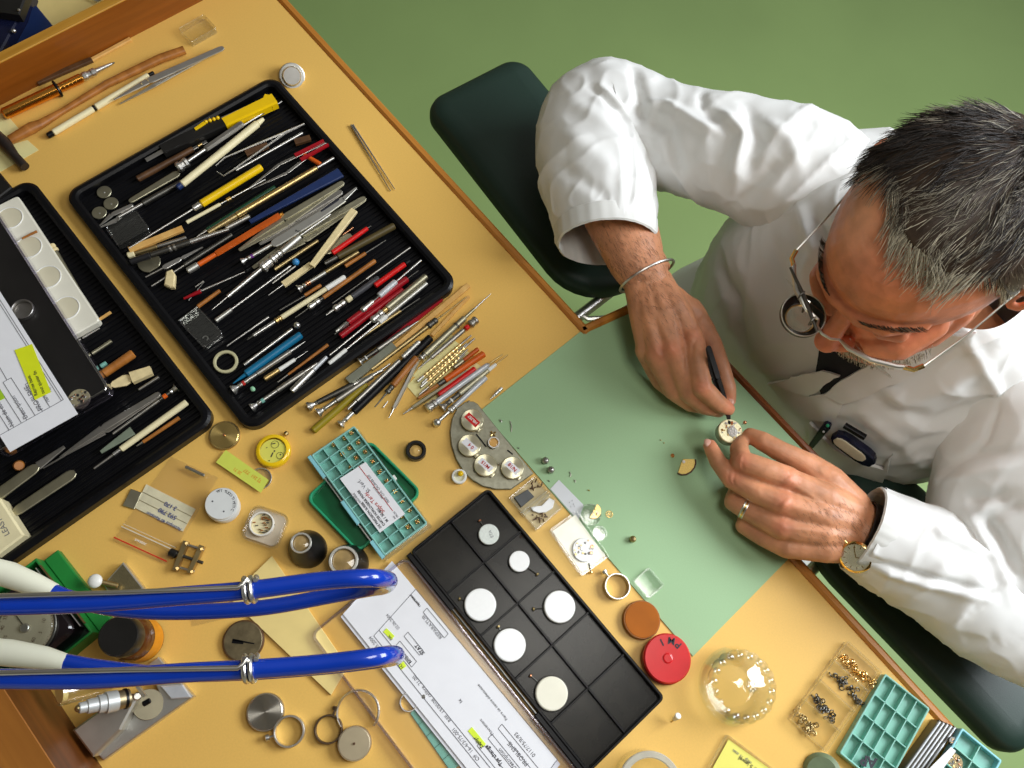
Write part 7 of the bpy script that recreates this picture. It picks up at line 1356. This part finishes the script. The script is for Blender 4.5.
# oscillating weight
ow = thing('oscillating_weight', 'gold fan-shaped winding weight on the mat between the two hands', 'watch part', tuple(W(686, 466, .002))); zz = Zm(600, 360, 3.657)
q = [W(*zz(*p), .003) for p in ((298, 372), (305, 362), (345, 362), (349, 375), (345, 392), (332, 408), (315, 417), (298, 418), (285, 412))]; M().m(mat('satin_gold', (.92, .66, .20), .5, .45, var=.12, scale=900)).prism([(p.x, p.y) for p in q], ZD + .0017, ZD + .0034, .0004).build('plate', ow)
M().m(m_dwood).tube([W(*zz(*p), .0032) for p in ((349, 364), (350, 378), (345, 394), (332, 410), (315, 419), (298, 420), (284, 414))], .0010, 6).build('heavy_rim', ow); M().m(m_steel).disc(W(*zz(306, 372), .0035), .0020, .0006, 16).build('bearing', ow)
tag(M().m(m_gold).disc(W(*zz(265, 350), .0017), .0025, .0010, 20).build('gold_disc'), 'tiny gold disc beside the fan-shaped winding weight', 'disc')
for k, (x, y, dx_, dy_, lab) in enumerate(((373, 145, 6, 50, 'curly dark filing on the mat beside the half-round plate'), (325, 140, 8, 8, 'dark crumb on the mat beside the uppermost tin'), (408, 268, 6, 4, 'olive crumb touching the straight edge of the half-round plate'), (650, 380, 3, 24, 'dark crumb on the mat above the pale card'), (672, 418, 3, 12, 'grey crumb right of the pale card'), (735, 465, 8, 4, 'pale gold shaving above the glass dish'), (550, 420, 5, 6, 'pale bead at the corner of the pale card'))):
    p0, p1 = W(*q_(x, y), .0022), W(*q_(x + dx_, y + dy_), .0022); md = p0.lerp(p1, .5) + Vector((.001, .0006, .0004)); tag(M().m(m_dull if k != 5 else m_gold).tube([p0, md, p1], .0006 if k != 1 else .0012, 6).build('metal_shaving'), lab, 'shaving')
for k, (x, y) in enumerate(((222, 293), (234, 303))): tag(M().m(m_dbrass).ball(W(*zz(x, y), .0021), .0009, 8).build('brass_crumb'), ['left', 'right'][k] + ' one of two brass crumbs between the mat centre and the hands', 'crumb')
cbox('small_clear_lid', 'empty square clear plastic cover half on the green mat', 'cover', [zs_(555, 140), zs_(632, 232), zs_(553, 305), zs_(470, 212)], .0018, .006)
# lids
spun('brown_lid', 'round brown lid between the steel ring and the red lid', *zs_(515, 410), .0212, .007, mat('caramel_lid', S(168, 92, 14), .5, 0, var=.10, scale=30, spec=.2), rim=m_brwn, cat='lid')
rl = thing('red_jar_lid', 'red round jar lid with PM1 written on it in black', 'lid', tuple(W(666, 659, 0))); c = W(664, 660, .0005); M().m(m_crim).lathe(c, c + Vector((0, 0, .008)), [(0, .0255), (.1, .0262), (.9, .0262), (1, .0255)], 56).build('skirt', rl); c2 = W(666.5, 658.5, .010); m_rl = mat('red_gloss', S(206, 22, 28), .28, var=.06, scale=40, coat=.3)
M().m(m_rl).lathe(Vector((c2.x, c2.y, ZD + .0084)), Vector((c2.x, c2.y, ZD + .0150)), [(0, .0262), (.7, .0266), (1, .0250)], 56).build('cap', rl); M().m(m_rl).lathe(Vector((c2.x, c2.y, ZD + .015)), Vector((c2.x, c2.y, ZD + .0162)), [(0, .0056), (.6, .0054), (1, .0040)], 24).build('boss', rl)
b = M().m(m_ink)
for chh, (x, y), (x2, y2) in (('P', (728, 535), (705, 512)), ('M', (694, 505), (660, 497)), ('1', (628, 503), (610, 512))): pa_, pb_ = W(*zs_(x, y), .0154), W(*zs_(x2, y2), .0154); b.text(chh, tuple(pa_), .0105, math.atan2(pb_.y - pa_.y, pb_.x - pa_.x), bold=.0002)
b.build('lettering', rl)
# glass bowl
bw = thing('glass_bowl', 'round clear glass bowl with a scalloped lid and knob', 'bowl', tuple(W(737, 686, 0)))
c0 = W(735, 686, .012); B0 = Vector((c0.x, c0.y, ZD + .0006)); m_bg = clear('bowl_glass', (.975, .985, .975), .05, .02)
M().m(m_bg).lathe(B0, B0 + Vector((0, 0, .030)), [(0, .022), (.06, .030), (.30, .0405), (.45, .0415), (.7, .0375), (.9, .0335), (1, .0330), (1, .0310), (.9, .0315), (.45, .0390), (.10, .028)], 64, caps=False).build('bowl', bw)
L0 = Vector((c0.x, c0.y, ZD + .0310)); vs = []; fs = []; n = 144; prof = [(.0350, -.001), (.0372, .0005), (.0372, .003), (.0335, .0050), (.0280, .0085), (.0180, .0125), (.0080, .0150), (.0045, .0155)]
for i, (r, z) in enumerate(prof):
    for k in range(n): a = 2 * math.pi * k / n; sc_ = 1 + (.045 * abs(math.sin(a * 9)) - .02 if i < 4 else .012 * math.sin(a * 9)); vs.append((L0.x + r * sc_ * math.cos(a), L0.y + r * sc_ * math.sin(a), L0.z + z))
for i in range(len(prof) - 1):
    for k in range(n): a, d = i * n + k, i * n + (k + 1) % n; fs.append([a, d, d + n, a + n])
m_lg = clear('lid_glass', (.97, .985, .975), .10, .03); M().m(m_lg).add(vs, fs).build('lid', bw)
b = M().m(m_lg)
for k in range(18): a = 2 * math.pi * k / 18; b.ball((L0.x + .0315 * math.cos(a), L0.y + .0315 * math.sin(a), L0.z + .0062), .0042, 12, (1, 1, .6))
b.build('scalloped_beads', bw); b = M().m(m_lg); b.lathe(L0 + Vector((0, 0, .0150)), L0 + Vector((0, 0, .0300)), [(0, .0040), (.25, .0038), (.5, .0070), (.8, .0082), (1, .0062)], 20)
b.m(m_clearR)
for k in range(6): a = k * 1.047; b.ball(tuple(L0 + Vector((.0045 * math.cos(a), .0045 * math.sin(a), .029))), .0018, 8)
b.build('knob', bw)
T('white_peg', 'small white-topped peg standing upright near the corner of the black tray', 'peg', (671, 722), (678.5, 715.5), [('stem', m_dbrass, 0, .4, .0008, .0010), ('head', m_white, .4, 1, .0022, .0034)], h=.003, h2=.020)
gj = thing('glass_jar', 'clear round glass jar with a thick rim, cut by the bottom edge', 'jar', tuple(W(645, 780, 0))); c = W(643, 783, .0); B0 = Vector((c.x, c.y, ZD + .0006)); M().m(m_bg).lathe(B0, B0 + Vector((0, 0, .030)), [(0, .030), (.1, .034), (.9, .034), (1, .0335), (1, .0270), (.9, .0265), (.12, .0265)], 60, caps=False).build('body', gj)
M().m(mat('milky_glass', S(206, 208, 200), .15, alpha=.55, coat=.5)).ring(B0 + Vector((0, 0, .0275)), .0335, .0265, .004, 60).build('rim', gj)
yn, c, a, L_, F_ = cbox('note_tray', 'clear edged tray holding a yellow handwritten note at the bottom edge', 'tray', [(727, 734), (800, 790), (760, 850), (688, 796)], .0005, .005)
yt = thing('yellow_note', 'yellow note with faint handwriting in the clear edged tray', 'note', tuple(W(740, 760, .002))); q = [W(*p, .0022) for p in ((728.5, 739.5), (800, 790), (765, 842), (695, 800))]; M().m(mat('soft_yellow', S(236, 228, 110), .65, var=.02)).quad(*q, th=.0003).build('sheet', yt)
b = M().m(m_ink); ta = math.atan2(*(q[0] - q[1]).yx); b.text('Ex  bu. 5 jewel', tuple(W(768, 776, .0026)), .0060, ta + 0); b.m(m_grey).text('m/p  -1 min', tuple(W(752, 762, .0026)), .0050, ta); b.m(m_ink).text('Rq. coffret', tuple(W(772, 786, .0026)), .0060, ta); b.build('handwriting', yt)
# four-part box with links
fb4 = thing('four_part_box', 'clear box of four compartments with heaps of gold and dark rings', 'box', tuple(W(838, 698, 0)))
c, a, L_, F_ = R4([zu_(385, 228), zu_(530, 355), zu_(275, 690), zu_(120, 540)], .011); O = (c.x, c.y, ZD); b = M().at(O, a).m(m_clearR); b.wallring(rrect(-L_ / 2, L_ / 2, -F_ / 2, F_ / 2, .002, 3), rrect(-L_ / 2 + .0016, L_ / 2 - .0016, -F_ / 2 + .0016, F_ / 2 - .0016, .001, 3), .0005, .012, .0005)
for k in (1, 2, 3): y = -F_ / 2 + F_ * k / 4; b.box(-L_ / 2, L_ / 2, y - .0011, y + .0011, .0006, .011, .0003)
b.build('wall', fb4); M().at(O, a).m(mat('honey_floor', S(232, 192, 104), .3, alpha=.5)).box(-L_ / 2 + .0016, L_ / 2 - .0016, -F_ / 2 + .0016, F_ / 2 - .0016, .0005, .0013, 0).build('floor_panel', fb4)
rg = random.Random(17)
for k, (p0, p1, mt, lab) in enumerate(((zu_(365, 305), zu_(475, 400), m_gold, 'heap of bright gold rings in the top compartment'), (zu_(325, 370), zu_(430, 480), m_dark, 'heap of dark grey rings in the second compartment'), (zu_(240, 460), zu_(312, 555), m_dark, 'heap of dark rings in the third compartment'), (zu_(170, 530), zu_(240, 625), m_dbrass, 'heap of copper-gold rings in the lowest compartment'))):
    b = M().m(mt)
    for j in range(30):
        t = rg.random(); p = W(p0[0] + (p1[0] - p0[0]) * t, p0[1] + (p1[1] - p0[1]) * t, .003); p += Vector((rg.gauss(0, .0032), rg.gauss(0, .0032), rg.uniform(-.001, .003))); nx = Vector((rg.uniform(-1, 1), rg.uniform(-1, 1), rg.uniform(.4, 1.5))).normalized(); x_, y_, _ = frame(nx); r = rg.uniform(.0018, .0027)
        b.tube([p + x_ * r * math.cos(w) + y_ * r * math.sin(w) for w in [2 * math.pi * i / 10 for i in range(11)]], .0006, 5)
    tag(b.build('jump_rings'), lab, 'rings', kind='stuff')
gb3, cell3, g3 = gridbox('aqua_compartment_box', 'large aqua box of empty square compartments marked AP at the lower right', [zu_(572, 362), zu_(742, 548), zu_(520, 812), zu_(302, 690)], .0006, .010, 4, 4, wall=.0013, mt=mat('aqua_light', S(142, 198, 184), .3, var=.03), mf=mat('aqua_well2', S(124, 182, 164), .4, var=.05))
c, a, L_, F_ = g3
b = M().m(m_ink); b.text('AP', tuple(W(*zu_(498, 722), .0118)), .0150, math.atan2(*(W(*zu_(430, 702), .01) - W(*zu_(498, 722), .01)).yx), bold=.0006, th=.0003); tag(b.build('letters'), 'bold black letters AP on the aqua compartment box', 'lettering')
cs = None
for k in range(5):
    t_ = k / 4; x0, y0 = 941 + 15 * t_, 721 + 6 * t_; x1, y1 = x0 - 40, y0 + 56; z = .0165
    p0, p1 = W(x0, y0, z), W(x1, y1, z); lab = ['first', 'second', 'third', 'fourth', 'last'][k] + ' of five thin dark-edged cases standing on edge between the aqua boxes, from the left'
    if cs is None:
        cs = thing('slim_case', 'first of five slim cases on edge between the aqua boxes', 'case', (p0.x, p0.y, ZD), 'slim cases on edge between the aqua boxes'); d = p1 - p0; L_ = d.length; an = math.atan2(d.y, d.x); M().at((p0.x, p0.y, ZD), an).m(m_dark).box(0, L_ + .02, -.0019, .0019, .0006, .016, .0005).build('shell', cs); M().at((p0.x, p0.y, ZD), an).m(m_silver).box(.001, L_ + .019, -.0007, .0007, .016, .0167, .0002).build('pale_edge', cs)
    else:
        o = cs.copy(); COL.objects.link(o); o.location = (p0.x, p0.y, ZD); o['label'] = ['', 'second', 'third', 'fourth', 'last'][k] + ' of five slim cases on edge between the aqua boxes'
        for ch in cs.children: r = ch.copy(); COL.objects.link(r); r.parent = o
movement_disc('small_movement', 'little gold-studded movement leaning on the slim cases', 952, 741, .0185, .0045, m_dark, 6, n=14)
q = [W(*p, .0235) for p in ((951, 747), (956, 751), (932, 784), (918, 780))]; tag(M().m(m_paper).quad(*q, th=.0004).build('paper_slip'), 'white paper slip tucked beside the slim cases', 'paper')
gb4, cell4, g4 = gridbox('aqua_parts_box', 'aqua box with a pale blue edge holding a dark round movement', [zu_(878, 600), zu_(1050, 745), zu_(900, 930), zu_(728, 790)], .012, .010, 2, 3, wall=.0014, mt=mat('aqua_mid', S(138, 196, 180), .3, var=.03), mf=m_aquaD, rim=m_aquaB)
movement_disc('round_movement', 'dark bronze round movement inside the corner aqua box', *zu_(825, 735), .0150, .0098, mat('bronze_plate', (.22, .17, .09), .45, .8, var=.3, scale=400), 9, n=30)
M().m(m_aqua)
gs = thing('green_stone', 'round grey-green stone dish cut by the bottom edge', 'dish', tuple(W(822, 770, 0))); M().m(mat('grey_green_stone', S(116, 132, 100), .5, var=.12, scale=90)).lathe(W(822, 772, .0005), W(822, 772, .013), [(0, .016), (.3, .0195), (.7, .0195), (1, .015)], 40).build('dish', gs)

# ================================================================== LEFT FOREGROUND
# hand hoses on wire holders
def sp3(pts, n): return [Vector(p) for p in spline([tuple(p) for p in pts], n)]
def hose(lab, path, white, wire, coil):
    t = thing('air_hose', lab, 'hose', (0, 0, 0)); t.location = path[0]; WLOC[t.name] = Vector(path[0])
    M().m(m_hose).tube(sp3(path, 120), .0045, 20).build('tube', t)
    M().m(mat('cream_rubber', S(226, 226, 206), .4, var=.02)).tube(white, [.0068, .0071, .0060, .0047][:len(white)], 20).build('nozzle', t); return t
H1, H2 = .53, .45
top1 = [W(-60, 607, H1), W(0, 606, H1), (W(90, 603, H1)), W(180, 596, H1), W(250, 590, H1), W(320, 581, H1), W(365, 578, H1), W(383, 579, H1 - .010), W(389, 581, H1 - .028), W(385, 586, H2 + .025), W(368, 589, H2 + .006), W(330, 596, H2), W(260, 608, H2), W(180, 612, H2), W(120, 609, H2), W(75, 600, H2), W(48, 590, H2)]
hose('upper blue hose looping back, with a pale nozzle end, crossing the left side', top1, [W(54, 592, H2), W(36, 585, H2), W(10, 575, H2), W(-40, 562, H2)][::-1], None, None)
top2 = [W(-60, 679, H1), W(0, 679, H1), W(90, 679, H1), W(180, 673, H1), W(255, 669, H1), W(320, 664, H1), W(370, 658, H1), W(388, 655, H1 - .008), W(396, 655, H1 - .028), W(394, 657, H2 + .025), W(380, 660, H2 + .004), W(330, 666, H2), W(250, 672, H2), W(160, 674, H2), W(100, 668, H2), W(64, 662, H2)]
hose('lower blue hose with a pale nozzle end, crossing the left side', top2, [W(66, 663, H2), W(45, 658, H2), W(10, 653, H2), W(-40, 648, H2)][::-1], None, None)
for lab, yy, hw in (('bright wire holder with a double coil on the upper blue hose', [(-60, 600), (0, 596), (120, 592.5), (238, 587.5), (243, 584), (247, 578)], 0), ('bright wire holder with a double coil on the lower blue hose', [(-60, 674), (0, 673), (120, 670), (238, 668), (243, 664), (247, 658)], 1)):
    t = thing('wire_holder', lab, 'wire', tuple(W(0, yy[1][1], H1 + .009))); M().m(m_steel).tube([W(x, y, H1 + .0062) for x, y in yy[:4]] + [W(*yy[4], H1 + .0062), W(*yy[5], H1 + .0056)], .0012, 10).build('stem', t)
    cy = 589.5 if hw == 0 else 668.5; c = W(251, cy, H1); ax = (W(320, 581, H1) - W(180, 596, H1)).normalized() if hw == 0 else (W(320, 664, H1) - W(180, 673, H1)).normalized(); x_, y_, _ = frame(ax)
    M().m(m_steel).tube([c + ax * (-.003 + .0028 * w / 6.28) + x_ * .0058 * math.cos(w) + y_ * .0058 * math.sin(w) for w in [k * .3 for k in range(46)]], .0012, 8).build('coil', t)
# instrument in a green box
gbx = thing('green_box', 'open green box holding the round dial instrument at the left edge', 'box', tuple(W(45, 610, 0)))
kk = Zm(0, 540, 7.68); hB = .03
P1, P2_, P3 = W(36, 558, hB), W(93, 632, hB), W(68, 661, hB)
ein = (P2_ - P1); an = math.atan2(ein.y, ein.x); Lg = ein.length; Wg = .095; O = (P1.x, P1.y, ZD)
b = M().at(O, an).m(m_grn2); b.wallring([(0, 0), (Lg, 0), (Lg, -Wg), (0, -Wg)], [(.0025, -.0025), (Lg - .0025, -.0025), (Lg - .0025, -Wg + .0025), (.0025, -Wg + .0025)], .0006, hB, .0006); b.m(m_green).box(.002, Lg - .002, -Wg + .002, -.002, .0007, .003, 0); b.build('open_box', gbx)
b = M().at(O, an).m(m_grn2); b.box(.000, Lg, .0004, .0165, .0006, .012, .001); b.build('side_flap', gbx)
dn = thing('dial_instrument', 'round grey-faced dial gauge in a dark glossy housing inside the green box', 'gauge', tuple(W(25, 625, .01)))
cI = W(25, 628, .036); b = M().at((cI.x, cI.y, ZD), an).m(mat('dark_gloss', (.012, .008, .010), .15, var=.3, coat=.5)); b.prism(rrect(-.046, .034, -.034, .036, .012, 6), .0035, .033, .004); b.build('housing', dn)
for off in (.040, .0445): M().at((cI.x, cI.y, ZD), an).m(m_steel if off < .042 else m_dwood).box(-.045, .034, off - .0012, off, .004, .034, .0005).build('side_rail', dn)
cD = Vector((cI.x, cI.y, ZD + .0335)); M().m(m_dark).ring(cD, .0300, .0275, .003, 56).build('bezel', dn); M().m(mat('grey_dial', S(178, 170, 146), .45, var=.04)).disc(cD, .0275, .0012, 56).build('dial', dn)
b = M().m(m_dwood)
for k in range(12):
    a = k * math.pi / 6; p = cD + Vector((math.cos(a), math.sin(a), 0)) * .0195 + Vector((0, 0, .0013)); b.text(str((k * 5) or 60), tuple(p - Vector((.002, .001, 0))), .0048, 2.2)
for k in range(60): a = k * math.pi / 30; d = Vector((math.cos(a), math.sin(a), 0)); b.bar(cD + d * .0248 + Vector((0, 0, .0014)), cD + d * (.0266 if k % 5 else .0240) + Vector((0, 0, .0014)), .0004, .0002)
b.build('numerals', dn); b = M().m(m_steel); b.disc(cD + Vector((0, 0, .0012)), .0045, .0035, 20); b.m(m_dark).bar(cD + Vector((0, 0, .002)), W(13, 611, .036), .0009, .0004); b.build('pointer', dn)
M().m(m_glass).disc(cD + Vector((0, 0, .0052)), .0272, .0008, 48).build('crystal', dn)
# upper housing piece near the tray
b = M().m(mat('dark_gloss', (.012, .008, .010), .15)); q = [W(*p, .03) for p in ((-5, 558), (6, 557), (22, 585), (0, 596), (-10, 590))]
# bottle
bt = thing('amber_bottle', 'amber glass bottle with a black cap and orange label below the upper hose', 'bottle', tuple(W(146, 640, 0)))
c0 = W(143, 640, .0); B0 = Vector((c0.x, c0.y, ZD + .0006)); M().m(mat('amber_glass', (.10, .03, .006), .06, var=.2, coat=.6)).lathe(B0, B0 + Vector((0, 0, .058)), [(0, .020), (.05, .0225), (.72, .0225), (.86, .018), (.92, .0135), (1, .0135)], 48).build('glass', bt)
M().m(mat('orange_label', S(216, 140, 20), .5, var=.08)).lathe(B0 + Vector((0, 0, .006)), B0 + Vector((0, 0, .036)), [(0, .0228), (1, .0228)], 48, caps=False).build('label', bt); M().m(m_blk2).lathe(B0 + Vector((0, 0, .056)), B0 + Vector((0, 0, .076)), [(0, .0188), (.05, .0196), (.9, .0192), (1, .0178)], 48).build('cap', bt)
# square brushed block with white knob
bb = thing('brushed_block', 'brushed metal block with fine lines, just above the upper hose', 'block', tuple(W(125, 580, 0))); q = [W(*k_(*p), .012) for p in ((572, 196), (668, 318), (560, 420), (478, 300))]; M().m(m_alu).prism([(p.x, p.y) for p in q], ZD + .0005, ZD + .012, .0008).build('block', bb)
M().m(mat('brushed_olive', (.34, .29, .16), .4, .9, var=.2, scale=300, stretch=(1, 8, 1))).prism([((p - sum(q, Vector()) / 4) * .90 + sum(q, Vector()) / 4)[:2] for p in q], ZD + .0119, ZD + .0124, .0).build('brushed_face', bb)
wk = thing('white_knob', 'round white knob on a short brown stem in front of the brushed block', 'button', tuple(W(96, 581, .02))); M().m(m_dbrass).cyl(W(97, 581, .022), W(118, 586, .018), .0030, 12).build('stem', wk); M().m(m_white).ball(W(95, 581, .024), .0074, 20, (1, 1, .6)).build('button', wk); M().m(m_dbrass).cyl(W(104, 583, .021), W(104, 583, .0006), .0026, 10).build('post', wk)
# bag scrap under hoses
q = [W(*n_(*p), .0012) for p in ((-60, -20), (170, -60), (175, 60), (-40, 110))]; tag(M().m(m_bag).quad(*q, th=.0004).build('clear_film'), 'piece of clear film lying under the upper blue hose', 'film')
# micrometer stand
ms = thing('micrometer_stand', 'aluminium stand with a stepped micrometer barrel in the lower left', 'micrometer', tuple(W(140, 730, 0)))
mx_ = Zm(0, 640, 4.6545)
def pr(pts, h): return [tuple(W(*mx_(*p), h))[:2] for p in pts]
M().m(m_alu).prism(pr([(735, 78), (900, 262), (480, 560), (410, 490), (740, 250), (690, 110)], .012), ZD + .0006, ZD + .012, .001).build('base_bar', ms)
M().m(m_white if 0 else m_silver).prism(pr([(745, 215), (850, 208), (890, 268), (795, 275)], .0165), ZD + .0122, ZD + .0165, .001).build('anvil_plate', ms)
M().m(m_alu).prism(pr([(500, 300), (590, 250), (650, 250), (560, 420), (430, 545), (335, 420)], .030), ZD + .0122, ZD + .030, .002).build('bracket', ms)
M().m(mat('grey_enamel', S(150, 140, 112), .5)).lathe(W(*mx_(690, 300), .013), W(*mx_(690, 300), .016), [(0, .0150), (1, .0145)], 40).build('round_plate', ms)
m_sat = mat('satin_silver', S(196, 198, 196), .42, .35, var=.03); A, B2 = W(*mx_(600, 270), .046), W(*mx_(365, 318), .072); b = M(); b.m(mat('bronze_sleeve', (.30, .24, .14), .4, .8)).lathe(A, A.lerp(B2, .25), [(0, .0088), (1, .0090)], 32); b.build('brass_sleeve', ms)
M().m(m_blk).lathe(A.lerp(B2, .05), A.lerp(B2, .10), [(0, .0098), (1, .0098)], 32).build('black_ring', ms)
M().m(m_sat).lathe(A.lerp(B2, .24), B2, [(0, .0098), (.30, .0102), (.32, .0086), (.50, .0084), (.52, .0068), (.78, .0066), (.80, .0052), (.98, .0050), (1, .0042)], 36).build('thimble', ms); M().m(m_dbrass).ball(B2, .0036, 12).build('end_screw', ms)
M().m(m_blk).cyl(W(*mx_(665, 300), .030), W(*mx_(700, 280), .030), .0028, 10).build('lock_screw', ms); M().m(m_steel).bar(W(*mx_(640, 215), .034), W(*mx_(675, 262), .034), .0035, .004).build('lever', ms); M().m(m_steel).cyl(W(*mx_(640, 262), .034), W(*mx_(640, 262), .0305), .004, 12).build('lever_pivot', ms)
gt = thing('glass_tube', 'glass tube with a cream end next to the micrometer barrel', 'tube', tuple(W(70, 690, .03))); A, B2 = W(*mx_(275, 245), .060), W(*mx_(500, 190), .030); M().m(m_cream).lathe(A, A.lerp(B2, .1), [(0, .0100), (1, .0102)], 28).build('cream_end', gt); M().m(m_clearR).lathe(A.lerp(B2, -.02), B2, [(0, .0125), (.5, .0128), (1, .0120)], 32, caps=False).build('glass', gt); M().m(m_dwood).cyl(B2 - Vector((0, 0, .012)), Vector((B2.x, B2.y, ZD + .0006)), .006, 14).build('foot', gt)
# ================================================================== SUB-PARTS: pieces that belong to a part of their thing
def base(o): return o.name.split('.')[0]
NEST = {('glasses', 'loupe_lens'): 'loupe_ring', ('glasses', 'lens'): 'frame', ('glasses', 'temple'): 'frame', ('wristwatch', 'hands'): 'dial', ('wristwatch', 'crown'): 'case', ('wristwatch', 'crystal'): 'case',
        ('movement_holder', 'wheels_and_bridges'): 'main_plate', ('movement_holder', 'crown'): 'stem', ('pocket_gadget', 'cream_panel'): 'casing', ('pocket_gadget', 'side_button'): 'casing',
        ('watch_tray', 'lid_sheet'): 'lid_rim', ('watch_tray', 'hinge_pin'): 'hinge', ('dial_instrument', 'numerals'): 'dial', ('dial_instrument', 'pointer'): 'dial', ('dial_instrument', 'bezel'): 'housing', ('dial_instrument', 'side_rail'): 'housing',
        ('printed_form', 'handwriting'): 'sticky_note', ('printed_form', 'ruled_lines'): 'sheet', ('printed_form', 'printed_words'): 'sheet', ('repair_form', 'marker_words'): 'marker_patch', ('repair_form', 'ruled_fields'): 'sheet', ('repair_form', 'grey_print'): 'sheet', ('repair_form', 'black_print'): 'sheet',
        ('amber_bottle', 'label'): 'glass', ('glass_bowl', 'knob'): 'lid', ('glass_bowl', 'scalloped_beads'): 'lid', ('red_jar_lid', 'boss'): 'cap', ('red_jar_lid', 'lettering'): 'cap', ('round_tin', 'lettering'): 'label', ('round_tin', 'tab'): 'lid', ('round_tin', 'red_marks'): 'lid',
        ('micrometer_stand', 'end_screw'): 'thimble', ('micrometer_stand', 'lock_screw'): 'bracket', ('micrometer_stand', 'lever_pivot'): 'lever', ('white_jar', 'lettering'): 'lid', ('pocket_watch_movement', 'crown'): 'stem', ('pocket_watch_movement', 'marks'): 'dial',
        ('business_card', 'signature'): 'sheet', ('business_card', 'red_line'): 'sheet', ('business_card', 'grey_print'): 'sheet', ('business_card', 'black_print'): 'sheet', ('gold_setting', 'claws'): 'setting', ('box_cutter', 'slider'): 'front_grip', ('brushed_block', 'brushed_face'): 'block',
        ('yellow_movement_case', 'hands_and_marks'): 'dial', ('slotted_disc', 'slot'): 'spun_face', ('eye_loupe', 'lens'): 'metal_ring', ('folded_paper', 'blue_figures'): 'sheet', ('folded_paper', 'ruled_lines'): 'sheet', ('zip_bag', 'bag_print'): 'film', ('fork_tweezers', 'slot_and_stamp'): 'leaf', ('casing_ring', 'clamp_screw'): 'band', ('armrest', 'bracket'): 'pad', ('instrument_case', 'stud'): 'lower_case'}
for root in [o for o in COL.objects if o.parent is None]:
    kids = list(root.children)
    for ch in kids:
        tgt = NEST.get((base(root), base(ch)))
        if tgt:
            p = [k for k in kids if base(k) == tgt]
            if p: ch.parent = p[0]
bpy.context.view_layer.update()
